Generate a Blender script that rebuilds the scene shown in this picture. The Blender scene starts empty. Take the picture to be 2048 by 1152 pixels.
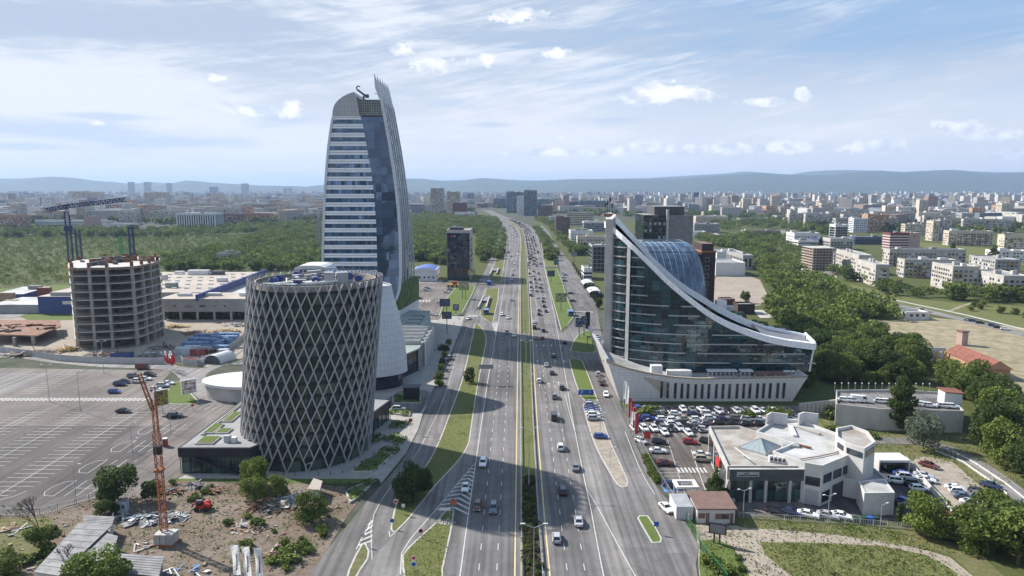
import bpy,math,random
import numpy as np
from mathutils import Vector,Matrix
R = math.radians
random.seed(7)
SC = bpy.context.scene
COL = SC.collection
# ------------------------------------------------------------------ camera
FPX = 1384.0;CH = 70.0;PITCH = math.atan(198 / FPX)
CP,SP = math.cos(PITCH),math.sin(PITCH)
cam = bpy.data.cameras.new('camera');cam.sensor_width = 36.0
cam.lens = 36.0 * FPX / 2048.0;cam.clip_start = 1.0;cam.clip_end = 90000.0
camo = bpy.data.objects.new('camera',cam);COL.objects.link(camo)
camo.location = (0,0,CH);camo.rotation_euler = (R(90) - PITCH,0,0)
SC.camera = camo
SC.view_settings.view_transform = 'Standard';SC.view_settings.look = 'None'
SC.view_settings.gamma = 1.0;SC.view_settings.use_curve_mapping = False
SC.view_settings.exposure = 0.9
SC.render.resolution_x,SC.render.resolution_y = 1024,576
SC.cycles.max_bounces = 5;SC.cycles.diffuse_bounces = 2;SC.cycles.glossy_bounces = 3
SC.cycles.transparent_max_bounces = 6;SC.cycles.volume_bounces = 0
def G(px,py,z=0.0):
	"""where the line of sight through a photo pixel meets the level z"""
	a = (px - 1024) / FPX;b = -(py - 576) / FPX
	t = (z - CH) / (-SP + b * CP)
	return Vector((a * t,(CP + b * SP) * t,z))
def Zat(px,py,Y):
	a = (px - 1024) / FPX;b = -(py - 576) / FPX
	t = Y / (CP + b * SP)
	return Vector((a * t,Y,CH + t * (-SP + b * CP)))
def proj(p):
	zz = p[2] - CH;d = p[1] * CP - zz * SP;u = p[1] * SP + zz * CP
	return (1024 + FPX * p[0] / d,576 - FPX * u / d)
# ------------------------------------------------------------------ sun and sky
SUN_AZ = math.atan2(-0.857,0.515)      # direction towards the sun, from +Y clockwise
SUN_EL = R(37.5)
sd = Vector((math.sin(SUN_AZ) * math.cos(SUN_EL),math.cos(SUN_AZ) * math.cos(SUN_EL),math.sin(SUN_EL)))
sl = bpy.data.lights.new('sun','SUN');sl.energy = 4.6;sl.angle = R(0.9);sl.color = (1.0,0.95,0.88)
so = bpy.data.objects.new('sun',sl);COL.objects.link(so);so.location = (0,0,300)
so.rotation_euler = (-sd).to_track_quat('-Z','Y').to_euler()
W = bpy.data.worlds.new('World');SC.world = W;W.use_nodes = True
nt = W.node_tree;nt.nodes.clear();NL = nt.links
def wn(t,**k):
	n = nt.nodes.new(t)
	for a,b in k.items():setattr(n,a,b)
	return n
def wmath(op,a,b=None,c=None,clamp=False):
	n = wn('ShaderNodeMath',operation=op,use_clamp=clamp)
	for i,v in enumerate((a,b,c)):
		if v is None:continue
		if isinstance(v,(int,float)):n.inputs[i].default_value = v
		else:NL.new(v,n.inputs[i])
	return n.outputs[0]
def wramp(v,stops,mode='LINEAR'):
	n = wn('ShaderNodeValToRGB');n.color_ramp.interpolation = mode
	e = n.color_ramp.elements
	while len(e) < len(stops):e.new(0.5)
	for el,(p,c) in zip(e,stops):
		el.position = p;el.color = (c[0],c[1],c[2],1) if isinstance(c,tuple) else (c,c,c,1)
	NL.new(v,n.inputs[0]);return n.outputs[0]
def wmix(f,a,b):
	n = wn('ShaderNodeMix',data_type='RGBA')
	for s,v in ((n.inputs[0],f),(n.inputs[6],a),(n.inputs[7],b)):
		if isinstance(v,tuple):s.default_value = (v[0],v[1],v[2],1)
		elif isinstance(v,(int,float)):s.default_value = v
		else:NL.new(v,s)
	return n.outputs[2]
out = wn('ShaderNodeOutputWorld');bg = wn('ShaderNodeBackground');NL.new(bg.outputs[0],out.inputs[0])
SKY_STRENGTH = 0.1
bg.inputs[1].default_value = SKY_STRENGTH
sky = wn('ShaderNodeTexSky',sky_type='NISHITA');sky.sun_disc = False
sky.sun_elevation = SUN_EL;sky.sun_rotation = SUN_AZ;sky.altitude = 600
sky.air_density = 1.0;sky.dust_density = 1.2;sky.ozone_density = 1.4
tc = wn('ShaderNodeTexCoord');sep = wn('ShaderNodeSeparateXYZ');NL.new(tc.outputs['Generated'],sep.inputs[0])
X,Y,Z = sep.outputs
az = wmath('ARCTAN2',X,Y);el = wmath('ARCSINE',Z)
def wnoise(vec_scale,scale,detail=6,rough=0.55,dist=0.0,off=(0,0,0),shear=0.0):
	zz = wmath('ADD',Z,wmath('MULTIPLY',X,shear))
	c = wn('ShaderNodeCombineXYZ');NL.new(X,c.inputs[0]);NL.new(Y,c.inputs[1]);NL.new(zz,c.inputs[2])
	m = wn('ShaderNodeMapping');m.inputs['Scale'].default_value = vec_scale;m.inputs['Location'].default_value = off
	NL.new(c.outputs[0],m.inputs[0])
	n = wn('ShaderNodeTexNoise');n.inputs['Scale'].default_value = scale;n.inputs['Detail'].default_value = detail
	n.inputs['Roughness'].default_value = rough;n.inputs['Distortion'].default_value = dist
	NL.new(m.outputs[0],n.inputs['Vector']);return n.outputs[0]
K = 1.0 / SKY_STRENGTH
def kc(r,g,b):return (r * K,g * K,b * K)
# thin high cloud: a veil, thicker to the left of the picture, and long streaks
veil = wnoise((1,1,3.2),2.2,5,0.5,0.5,(3,1,0),-0.10)
strk = wnoise((1,1,8.0),3.0,8,0.62,0.9,(0,5,2),-0.13)
left = wmath('MULTIPLY_ADD',X,-0.62,0.06)
vv = wmath('ADD',wmath('ADD',wmath('MULTIPLY',veil,0.9),wmath('MULTIPLY',strk,0.75)),left)
vv = wmath('ADD',vv,wmath('MULTIPLY',wmath('SUBTRACT',0.22,wmath('MAXIMUM',Z,0.0)),0.85))
fine = wnoise((1,1,9.0),9.0,7,0.65,0.6,(2,7,1),-0.16)
vv = wmath('ADD',vv,wmath('MULTIPLY',wmath('SUBTRACT',fine,0.5),0.55))
veilf = wramp(vv,[(0.54,0.10),(0.74,0.5),(0.90,0.88),(1.0,0.97)],'EASE')
bluesky = wmix(0.8,sky.outputs[0],kc(0.165,0.26,0.40))
shade = wnoise((1,1,6.0),2.4,6,0.55,0.3,(9,2,4),0.02)
veilc = wmix(wramp(wmath('ADD',shade,wmath('MULTIPLY',wmath('SUBTRACT',fine,0.5),0.35)),[(0.44,0.0),(0.63,1.0)],'EASE'),kc(0.28,0.33,0.41),kc(0.475,0.50,0.54))
c1 = wmix(veilf,bluesky,veilc)
# pale band of haze and far cumulus near the horizon
c1 = wmix(wramp(wmath('ABSOLUTE',Z),[(0.0,0.95),(0.06,0.7),(0.19,0.0)],'EASE'),c1,kc(0.50,0.51,0.535))
# separate small cumulus clouds
CUM = [(1040,30,58,14),(805,92,32,17),(880,128,62,15),(972,116,18,18),(1118,107,34,10),(495,219,62,12),(585,222,30,18),
	   (1330,186,92,20),(1522,202,44,11),(1602,186,14,11),(1905,255,46,17),(1985,272,44,14),(1180,305,150,10),(1300,297,70,14),
	   (1440,298,90,14),(1590,294,90,13),(1740,292,110,17),(2020,310,30,8),(430,155,26,6),(190,246,18,4),(1120,274,16,7)]
cb = wn('ShaderNodeCombineXYZ');NL.new(az,cb.inputs[0]);NL.new(el,cb.inputs[1])
mind = None
for (px,py,w,h) in CUM:
	v = Zat(px,py,1000.0) - Vector((0,0,CH));v.normalize()
	a0 = math.atan2(v.x,v.y);e0 = math.asin(v.z)
	s1 = wn('ShaderNodeVectorMath',operation='SUBTRACT');NL.new(cb.outputs[0],s1.inputs[0]);s1.inputs[1].default_value = (a0,e0,0)
	s2 = wn('ShaderNodeVectorMath',operation='MULTIPLY');NL.new(s1.outputs[0],s2.inputs[0]);s2.inputs[1].default_value = (FPX / w,FPX / h,0)
	s3 = wn('ShaderNodeVectorMath',operation='LENGTH');NL.new(s2.outputs[0],s3.inputs[0])
	mind = s3.outputs['Value'] if mind is None else wmath('MINIMUM',mind,s3.outputs['Value'])
puff = wnoise((1,1,1.5),46.0,8,0.72)
puff2 = wnoise((1,1,1.8),14.0,3,0.5,0.0,(4,4,4))
cd = wmath('ADD',wmath('ADD',mind,wmath('MULTIPLY',wmath('SUBTRACT',puff,0.5),3.0)),wmath('MULTIPLY',wmath('SUBTRACT',puff2,0.5),1.8))
cumf = wramp(cd,[(0.40,1.0),(0.72,0.75),(1.0,0.0)],'EASE')
cumc = wmix(wramp(wnoise((1,1,1.5),42.0,3,0.5,0.0,(0,0,0.035)),[(0.38,0.0),(0.6,1.0)]),kc(0.39,0.43,0.50),kc(0.62,0.62,0.63))
DRK = [(110,258,230,24),(330,282,190,14),(190,232,120,9),(985,250,66,8),(1225,240,72,8),(905,205,80,16),(60,292,110,8),(560,240,90,18)]
mind2 = None
for (px,py,w,h) in DRK:
	v = Zat(px,py,1000.0) - Vector((0,0,CH));v.normalize()
	s1 = wn('ShaderNodeVectorMath',operation='SUBTRACT');NL.new(cb.outputs[0],s1.inputs[0]);s1.inputs[1].default_value = (math.atan2(v.x,v.y),math.asin(v.z),0)
	s2 = wn('ShaderNodeVectorMath',operation='MULTIPLY');NL.new(s1.outputs[0],s2.inputs[0]);s2.inputs[1].default_value = (FPX / w,FPX / h,0)
	s3 = wn('ShaderNodeVectorMath',operation='LENGTH');NL.new(s2.outputs[0],s3.inputs[0])
	mind2 = s3.outputs['Value'] if mind2 is None else wmath('MINIMUM',mind2,s3.outputs['Value'])
dd_ = wmath('ADD',mind2,wmath('MULTIPLY',wmath('SUBTRACT',wnoise((1,1,5.0),9.0,6,0.6,0.3,(1,1,6)),0.5),2.2))
c1 = wmix(wramp(dd_,[(0.2,0.85),(1.0,0.0)],'EASE'),c1,kc(0.34,0.395,0.475))
c2 = wmix(wmath('MULTIPLY',cumf,0.92),c1,cumc)
# below the horizon the world is the mean colour of the land
c3 = wmix(wramp(wmath('MULTIPLY_ADD',Z,20.0,0.5),[(0.35,0.0),(0.5,1.0)]),kc(0.12,0.14,0.14),c2)
NL.new(c3,bg.inputs[0])
# ------------------------------------------------------------------ materials
MT = {}
def nodes(name):
	m = bpy.data.materials.new(name);m.use_nodes = True
	t = m.node_tree;return m,t,t.nodes['Principled BSDF']
def nn(t,typ,**k):
	n = t.nodes.new(typ)
	for a,b in k.items():setattr(n,a,b)
	return n
def lk(t,a,b):t.links.new(a,b)
def mx(t,f,a,b,bt='MIX'):
	n = nn(t,'ShaderNodeMix',data_type='RGBA',blend_type=bt)
	for s,v in ((n.inputs[0],f),(n.inputs[6],a),(n.inputs[7],b)):
		if isinstance(v,(tuple,list)):s.default_value = (v[0],v[1],v[2],1)
		elif isinstance(v,(int,float)):s.default_value = v
		else:lk(t,v,s)
	return n.outputs[2]
def mm(t,op,a,b=None,c=None):
	n = nn(t,'ShaderNodeMath',operation=op)
	for i,v in enumerate((a,b,c)):
		if v is None:continue
		if isinstance(v,(int,float)):n.inputs[i].default_value = v
		else:lk(t,v,n.inputs[i])
	return n.outputs[0]
def rmp(t,v,stops):
	n = nn(t,'ShaderNodeValToRGB');e = n.color_ramp.elements
	while len(e) < len(stops):e.new(0.5)
	for q,(p,c) in zip(e,stops):
		q.position = p;q.color = (c[0],c[1],c[2],1) if isinstance(c,tuple) else (c,c,c,1)
	lk(t,v,n.inputs[0]);return n.outputs[0]
def noi(t,scale,detail=4,rough=0.55,src=None,vs=(1,1,1)):
	if src is None:
		g = nn(t,'ShaderNodeNewGeometry');src = g.outputs['Position']
	if vs != (1,1,1):
		m = nn(t,'ShaderNodeMapping');m.inputs['Scale'].default_value = vs;lk(t,src,m.inputs[0]);src = m.outputs[0]
	n = nn(t,'ShaderNodeTexNoise');n.inputs['Scale'].default_value = scale;n.inputs['Detail'].default_value = detail
	n.inputs['Roughness'].default_value = rough;lk(t,src,n.inputs['Vector']);return n.outputs[0]
def MAT(name,c,rough=0.8,metal=0.0,var=0.2,scale=0.4,bump=0.0,spec=0.35,c2=None,fine=None,joints=None,jc=0.6):
	"""base colour with two sizes of noise; joints = (dx, dz) panel joints in metres"""
	m,t,b = nodes(name)
	n1 = noi(t,scale,5);n2 = noi(t,fine or scale * 14,4,0.7)
	lo = tuple(v * (1 - var) for v in c);hi = tuple(min(1,v * (1 + var)) for v in c) if c2 is None else c2
	col = mx(t,rmp(t,n1,[(0.33,0.0),(0.68,1.0)]),lo,hi)
	col = mx(t,0.5,col,rmp(t,n2,[(0.3,0.62),(0.7,1.0)]),'MULTIPLY')
	if joints:
		g = nn(t,'ShaderNodeNewGeometry');s = nn(t,'ShaderNodeSeparateXYZ');lk(t,g.outputs['Position'],s.inputs[0])
		h = mm(t,'ADD',s.outputs[0],s.outputs[1])
		a = mm(t,'LESS_THAN',mm(t,'FRACT',mm(t,'DIVIDE',h,joints[0])),0.16 / joints[0])
		d = mm(t,'LESS_THAN',mm(t,'FRACT',mm(t,'DIVIDE',s.outputs[2],joints[1])),0.16 / joints[1])
		col = mx(t,mm(t,'MULTIPLY',mm(t,'MAXIMUM',a,d),1 - jc),col,tuple(v * 0.35 for v in c))
	lk(t,col,b.inputs['Base Color']);b.inputs['Roughness'].default_value = rough
	b.inputs['Metallic'].default_value = metal;b.inputs['Specular IOR Level'].default_value = spec
	if bump:
		bp = nn(t,'ShaderNodeBump');bp.inputs['Strength'].default_value = bump;bp.inputs['Distance'].default_value = 0.1
		lk(t,n2,bp.inputs['Height']);lk(t,bp.outputs[0],b.inputs['Normal'])
	MT[name] = m;return m
def GLASS(name,c,cell=(1.5,1.5,3.4),rough=0.06,tilt=0.05,spec=0.9,c2=None,lines=0.0,coord=None,metal=0.0):
	m,t,b = nodes(name)
	g = nn(t,'ShaderNodeNewGeometry')
	d = nn(t,'ShaderNodeVectorMath',operation='DIVIDE');lk(t,g.outputs['Position'],d.inputs[0]);d.inputs[1].default_value = cell
	f = nn(t,'ShaderNodeVectorMath',operation='FLOOR');lk(t,d.outputs[0],f.inputs[0])
	w = nn(t,'ShaderNodeTexWhiteNoise',noise_dimensions='3D');lk(t,f.outputs[0],w.inputs['Vector'])
	big = noi(t,0.06,3,0.6)
	col = mx(t,rmp(t,w.outputs[0],[(0.2,0.0),(0.9,1.0)]),tuple(v * 0.6 for v in c),c2 or tuple(v * 1.9 for v in c))  # pane-to-pane tones imitate varied reflections in the base colour
	col = mx(t,rmp(t,big,[(0.4,0.0),(0.65,0.7)]),col,tuple(v * 0.5 for v in c))
	if lines:
		s = nn(t,'ShaderNodeSeparateXYZ');lk(t,d.outputs[0],s.inputs[0])
		h = mm(t,'ADD',s.outputs[0],s.outputs[1])
		a = mm(t,'LESS_THAN',mm(t,'FRACT',h),0.12);e = mm(t,'LESS_THAN',mm(t,'FRACT',s.outputs[2]),0.10)
		col = mx(t,mm(t,'MULTIPLY',mm(t,'MAXIMUM',a,e),lines),col,(0.012,0.015,0.02))
	lk(t,col,b.inputs['Base Color'])
	b.inputs['Roughness'].default_value = rough;b.inputs['Specular IOR Level'].default_value = spec;b.inputs['Metallic'].default_value = metal
	sb = nn(t,'ShaderNodeVectorMath',operation='SUBTRACT');lk(t,w.outputs['Color'],sb.inputs[0]);sb.inputs[1].default_value = (.5,.5,.5)
	sc = nn(t,'ShaderNodeVectorMath',operation='SCALE');lk(t,sb.outputs[0],sc.inputs[0]);sc.inputs['Scale'].default_value = tilt
	wv = nn(t,'ShaderNodeTexNoise');wv.inputs['Scale'].default_value = 0.35;wv.inputs['Detail'].default_value = 2;lk(t,g.outputs['Position'],wv.inputs['Vector'])
	s2 = nn(t,'ShaderNodeVectorMath',operation='SUBTRACT');lk(t,wv.outputs['Color'],s2.inputs[0]);s2.inputs[1].default_value = (.5,.5,.5)
	s3 = nn(t,'ShaderNodeVectorMath',operation='SCALE');lk(t,s2.outputs[0],s3.inputs[0]);s3.inputs['Scale'].default_value = tilt * 1.6
	ad = nn(t,'ShaderNodeVectorMath',operation='ADD');lk(t,sc.outputs[0],ad.inputs[0]);lk(t,s3.outputs[0],ad.inputs[1])
	a2 = nn(t,'ShaderNodeVectorMath',operation='ADD');lk(t,g.outputs['Normal'],a2.inputs[0]);lk(t,ad.outputs[0],a2.inputs[1])
	no = nn(t,'ShaderNodeVectorMath',operation='NORMALIZE');lk(t,a2.outputs[0],no.inputs[0]);lk(t,no.outputs[0],b.inputs['Normal'])
	MT[name] = m;return m
def FLAT(name,c,rough=0.6,metal=0.0,spec=0.4):
	m,t,b = nodes(name)
	n = noi(t,3.0,3)
	lk(t,mx(t,rmp(t,n,[(0.3,0.0),(0.7,1.0)]),tuple(v * 0.82 for v in c),c),b.inputs['Base Color'])
	b.inputs['Roughness'].default_value = rough;b.inputs['Metallic'].default_value = metal;b.inputs['Specular IOR Level'].default_value = spec
	MT[name] = m;return m
def asphalt(name,c,patch=0.25):
	m,t,b = nodes(name)
	n1 = noi(t,0.035,4,0.6);n2 = noi(t,0.5,5,0.6);n3 = noi(t,9.0,3,0.7)
	lane = noi(t,0.9,3,0.5,None,(1.0,0.02,1.0))
	col = mx(t,rmp(t,n1,[(0.35,0.0),(0.65,1.0)]),tuple(v * (1 - patch) for v in c),tuple(v * (1 + patch * 0.7) for v in c))
	col = mx(t,0.55,col,rmp(t,n2,[(0.3,0.72),(0.7,1.05)]),'MULTIPLY')
	col = mx(t,0.85,col,rmp(t,lane,[(0.36,0.60),(0.60,1.05)]),'MULTIPLY')
	col = mx(t,0.35,col,rmp(t,n3,[(0.3,0.6),(0.7,1.0)]),'MULTIPLY')
	pt_ = nn(t,'ShaderNodeTexVoronoi',distance='CHEBYCHEV');pt_.inputs['Scale'].default_value = 0.07;g0 = nn(t,'ShaderNodeNewGeometry');pm_ = nn(t,'ShaderNodeMapping');pm_.inputs['Scale'].default_value = (1.6,.45,1);lk(t,g0.outputs['Position'],pm_.inputs[0]);lk(t,pm_.outputs[0],pt_.inputs['Vector'])
	sp_ = nn(t,'ShaderNodeSeparateColor');lk(t,pt_.outputs['Color'],sp_.inputs[0]);col = mx(t,0.6,col,rmp(t,sp_.outputs[0],[(0.15,0.72),(0.2,0.97),(0.8,1.0),(0.85,1.12)]),'MULTIPLY')
	vo = nn(t,'ShaderNodeTexVoronoi',feature='DISTANCE_TO_EDGE');vo.inputs['Scale'].default_value = 0.11
	g = nn(t,'ShaderNodeNewGeometry')
	wob = nn(t,'ShaderNodeTexNoise');wob.inputs['Scale'].default_value = 0.3;lk(t,g.outputs['Position'],wob.inputs['Vector'])
	va = nn(t,'ShaderNodeVectorMath',operation='MULTIPLY_ADD');lk(t,wob.outputs['Color'],va.inputs[0]);va.inputs[1].default_value = (5,5,0);lk(t,g.outputs['Position'],va.inputs[2])
	lk(t,va.outputs[0],vo.inputs['Vector'])
	col = mx(t,rmp(t,vo.outputs['Distance'],[(0.0,0.55),(0.012,0.0)]),col,tuple(v * 0.45 for v in c))
	lk(t,col,b.inputs['Base Color']);b.inputs['Roughness'].default_value = 0.85;b.inputs['Specular IOR Level'].default_value = 0.25
	MT[name] = m
asphalt('asphalt',(0.195,0.183,0.178));asphalt('asphalt_light',(0.255,0.240,0.230));asphalt('asphalt_dark',(0.105,0.098,0.100))
asphalt('lot_asphalt',(0.19,0.165,0.15),0.3);asphalt('lot_dark',(0.105,0.093,0.093),0.25)
def soil(name,a,b_,c,s=0.12,tuft=None,th=0.55,tsc=1.2):
	m,t,b = nodes(name)
	n1 = noi(t,s,6,0.6);n2 = noi(t,s * 9,6,0.7);n3 = noi(t,6.0,4,0.7)
	col = mx(t,rmp(t,n1,[(0.35,0.0),(0.62,1.0)]),a,b_)
	col = mx(t,rmp(t,n2,[(0.42,0.0),(0.66,0.85)]),col,c)
	if tuft:
		n4 = noi(t,tsc,5,0.65)
		col = mx(t,rmp(t,n4,[(th,0.0),(th + 0.05,0.9)]),col,tuft)
	col = mx(t,0.6,col,rmp(t,n3,[(0.3,0.5),(0.7,1.1)]),'MULTIPLY')
	lk(t,col,b.inputs['Base Color']);b.inputs['Roughness'].default_value = 0.95;b.inputs['Specular IOR Level'].default_value = 0.1
	bp = nn(t,'ShaderNodeBump');bp.inputs['Strength'].default_value = 0.7;bp.inputs['Distance'].default_value = 0.25
	lk(t,n2,bp.inputs['Height']);lk(t,bp.outputs[0],b.inputs['Normal'])
	MT[name] = m
soil('grass',(0.10,0.13,0.038),(0.135,0.15,0.05),(0.19,0.17,0.085),0.10)
soil('lawn',(0.095,0.145,0.034),(0.115,0.165,0.042),(0.15,0.16,0.065),0.2)
soil('dry_grass',(0.15,0.145,0.06),(0.10,0.12,0.045),(0.21,0.18,0.10),0.09)
soil('scrub',(0.060,0.082,0.024),(0.085,0.10,0.034),(0.12,0.12,0.05),0.05)
soil('dirt',(0.17,0.125,0.092),(0.25,0.205,0.165),(0.13,0.10,0.078),0.10,(0.09,0.10,0.045),0.58,0.35)
soil('sand',(0.35,0.30,0.24),(0.27,0.225,0.18),(0.43,0.385,0.33),0.07)
soil('field',(0.38,0.31,0.22),(0.33,0.28,0.19),(0.16,0.165,0.075),0.02)
soil('tufty_sand',(0.36,0.31,0.25),(0.31,0.265,0.21),(0.40,0.355,0.29),0.1,(0.13,0.13,0.06),0.56,1.1)
soil('median_soil',(0.085,0.07,0.045),(0.075,0.085,0.035),(0.055,0.05,0.03),0.3)
soil('land',(0.045,0.065,0.032),(0.075,0.085,0.055),(0.14,0.13,0.115),0.01)
MAT('kerb',(0.46,0.44,0.40),var=0.15,scale=0.6)
MAT('paving',(0.40,0.38,0.35),var=0.14,scale=0.25,joints=(1.2,50),jc=0.75)
MAT('concrete',(0.31,0.275,0.235),var=0.25,scale=0.25)
MAT('concrete_raw',(0.11,0.10,0.09),var=0.3,scale=0.3,joints=(2.4,3.55),jc=.7)
MAT('concrete_light',(0.46,0.44,0.41),var=0.15,scale=0.25)
MAT('paint_white',(0.52,0.51,0.49),var=0.15,scale=1.5)
MAT('paint_yellow',(0.62,0.50,0.25),var=0.12,scale=1.5)
MAT('paint_blue',(0.10,0.28,0.62),var=0.1)
MAT('steel',(0.40,0.41,0.42),0.45,0.6,var=0.1)
MAT('galvanised',(0.44,0.45,0.46),0.5,0.3,var=0.12)
MAT('white_panel',(0.86,0.87,0.90),0.4,var=0.04,scale=0.1,joints=(1.6,1.7),jc=0.78)
MAT('shell_panel',(0.60,0.63,0.67),0.4,var=0.05,scale=0.08,joints=(1.9,2.4),jc=0.55)
MAT('grey_panel',(0.40,0.40,0.41),0.4,0.2,var=0.05,scale=0.08,joints=(1.7,2.2),jc=0.5)
MAT('podium_panel',(0.60,0.59,0.58),0.6,var=0.06,scale=0.1,joints=(2.2,1.0),jc=0.7)
MAT('beige_panel',(0.42,0.37,0.30),0.7,var=0.08,scale=0.1,joints=(2.2,1.0),jc=0.7)
MAT('strut_grey',(0.43,0.43,0.45),0.42,0.25,var=0.06,scale=0.3)
MAT('white',(0.64,0.64,0.64),0.5,var=0.06,scale=0.3)
MAT('off_white',(0.58,0.57,0.55),0.6,var=0.1,scale=0.3)
MAT('black_clad',(0.028,0.028,0.033),0.45,var=0.2)
MAT('dark_grey',(0.085,0.088,0.095),0.6,var=0.2)
MAT('mid_grey',(0.22,0.22,0.225),0.6,var=0.15)
MAT('roof_grey',(0.30,0.30,0.30),0.85,var=0.2,scale=0.12)
MAT('roof_tan',(0.41,0.355,0.30),0.85,var=0.12,scale=0.06)
MAT('roof_white',(0.36,0.355,0.34),0.8,var=0.2,scale=0.15,c2=(0.54,0.54,0.53))
MAT('roof_stained',(0.33,0.28,0.23),0.8,var=0.22,scale=0.2,c2=(0.46,0.44,0.41))
MAT('roof_green_grey',(0.27,0.31,0.28),0.8,var=0.1,scale=0.1)
MAT('roof_red',(0.22,0.085,0.06),0.85,var=0.2,scale=0.5)
MAT('roof_brown',(0.19,0.12,0.10),0.8,var=0.15,scale=0.5)
MAT('blue_cladding',(0.04,0.065,0.22),0.5,var=0.12)
MAT('blue_roof',(0.08,0.15,0.42),0.5,var=0.1)
MAT('container_blue',(0.13,0.22,0.38),0.6,var=0.25,scale=0.5)
MAT('container_pale',(0.45,0.50,0.55),0.6,var=0.15)
MAT('container_red',(0.24,0.06,0.05),0.6,var=0.2)
MAT('brick',(0.16,0.085,0.065),0.85,var=0.2,scale=0.3,joints=(0.9,0.9),jc=0.8)
MAT('brick_dark',(0.062,0.042,0.040),0.85,var=0.2,scale=0.3)
MAT('brick_orange',(0.34,0.17,0.10),0.85,var=0.2,scale=0.3)
MAT('rust',(0.20,0.085,0.045),0.8,var=0.4,scale=0.6)
MAT('crane_orange',(0.36,0.12,0.055),0.7,var=0.3,scale=0.8)
MAT('crane_blue',(0.03,0.055,0.13),0.6,var=0.2)
MAT('bin_green',(0.025,0.06,0.04),0.6,var=0.2)
MAT('crane_green',(0.05,0.26,0.10),0.6,var=0.2)
MAT('yellow',(0.60,0.38,0.06),0.6,var=0.15)
MAT('red',(0.48,0.035,0.03),0.55,var=0.1)
MAT('timber',(0.26,0.16,0.10),0.9,var=0.35,scale=1.0,c2=(0.42,0.31,0.21))
MAT('tin',(0.15,0.155,0.165),0.6,0.2,var=0.3,scale=0.5,c2=(0.25,0.25,0.255))
MAT('tarp',(0.60,0.62,0.66),0.8,var=0.15,scale=0.8)
MAT('living_wall',(0.10,0.14,0.04),0.95,var=0.45,scale=0.35,bump=0.6)
MAT('bark',(0.11,0.085,0.065),0.95,var=0.3,scale=2)
MAT('rubber',(0.02,0.02,0.02),0.8,var=0.2)
MAT('sign_blue',(0.03,0.10,0.40),0.5,var=0.03)
GLASS('tower_glass',(0.07,0.12,0.22),(2.8,2.8,4.03),0.05,0.014,0.7,(0.09,0.155,0.27),lines=0.15,metal=0.55)
GLASS('tower_band_glass',(0.06,0.12,0.22),(1.3,1.3,4.2),0.05,0.05,0.7,lines=0.5,metal=0.4)
GLASS('dia_glass',(0.045,0.062,0.050),(2.4,2.4,3.22),0.04,0.12,0.8,(0.10,0.135,0.10))  # raised base tones stand in for stronger reflections
GLASS('wedge_glass',(0.014,0.045,0.058),(3.0,3.0,3.24),0.04,0.045,1.0,(0.05,0.15,0.18),lines=0.2,metal=0.25)
GLASS('barrel_glass',(0.04,0.085,0.17),(2.0,2.0,2.4),0.08,0.04,1.0,(0.10,0.17,0.26),lines=0.0)
GLASS('window_glass',(0.025,0.032,0.042),(1.7,1.7,3.0),0.08,0.06,0.6)
GLASS('dark_glass',(0.012,0.018,0.028),(2.5,2.5,1.8),0.04,0.06,0.7,(0.03,0.05,0.07),lines=0.3)
GLASS('green_glass',(0.03,0.06,0.055),(2.2,2.2,3.0),0.04,0.05,0.6,(0.06,0.11,0.10),lines=0.6)
FLAT('skylight_glass',(0.30,0.35,0.36),0.25,0.0,0.6)
FLAT('car_glass',(0.018,0.022,0.028),0.08,0.0,0.6);FLAT('lamp_glass',(0.75,0.75,0.72),0.2);FLAT('tail_glass',(0.35,0.02,0.02),0.3)
FLAT('rim',(0.35,0.35,0.36),0.35,0.7);FLAT('skin',(0.5,0.33,0.25));FLAT('cloth_dark',(0.03,0.035,0.05));FLAT('cloth_light',(0.45,0.45,0.45))
m,t,b = nodes('banner');b.inputs['Base Color'].default_value = (.7,.7,.7,1);tr = nn(t,'ShaderNodeBsdfTranslucent');tr.inputs[0].default_value = (.75,.75,.75,1);ms = nn(t,'ShaderNodeMixShader');ms.inputs[0].default_value = .5
lk(t,b.outputs[0],ms.inputs[1]);lk(t,tr.outputs[0],ms.inputs[2]);lk(t,ms.outputs[0],t.nodes['Material Output'].inputs[0]);MT['banner'] = m
m,t,b = nodes('car_paint');oi = nn(t,'ShaderNodeObjectInfo');lk(t,oi.outputs['Color'],b.inputs['Base Color'])
b.inputs['Roughness'].default_value = 0.32;b.inputs['Coat Weight'].default_value = 0.7;b.inputs['Coat Roughness'].default_value = 0.08;MT['car_paint'] = m
def LEAF(name,a,b_,c):
	m,t,b = nodes(name)
	at = nn(t,'ShaderNodeAttribute',attribute_name='tone');oi = nn(t,'ShaderNodeObjectInfo')
	cl = nn(t,'ShaderNodeTexNoise');cl.inputs['Scale'].default_value = 0.03;g = nn(t,'ShaderNodeNewGeometry');lk(t,g.outputs['Position'],cl.inputs['Vector'])
	col = mx(t,at.outputs['Fac'],a,b_)
	f = mm(t,'ADD',mm(t,'MULTIPLY',oi.outputs['Random'],0.6),mm(t,'SUBTRACT',mm(t,'MULTIPLY',cl.outputs[0],1.4),0.5))
	col = mx(t,f,col,c)
	lk(t,col,b.inputs['Base Color']);b.inputs['Roughness'].default_value = 0.7;b.inputs['Specular IOR Level'].default_value = 0.2
	tr = nn(t,'ShaderNodeBsdfTranslucent');lk(t,mx(t,0.5,col,(0.16,0.24,0.04)),tr.inputs[0])
	ms = nn(t,'ShaderNodeMixShader');ms.inputs[0].default_value = 0.25
	lk(t,b.outputs[0],ms.inputs[1]);lk(t,tr.outputs[0],ms.inputs[2]);lk(t,ms.outputs[0],t.nodes['Material Output'].inputs[0])
	MT[name] = m
LEAF('leaves',(0.048,0.080,0.015),(0.135,0.175,0.036),(0.10,0.125,0.028))
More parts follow.
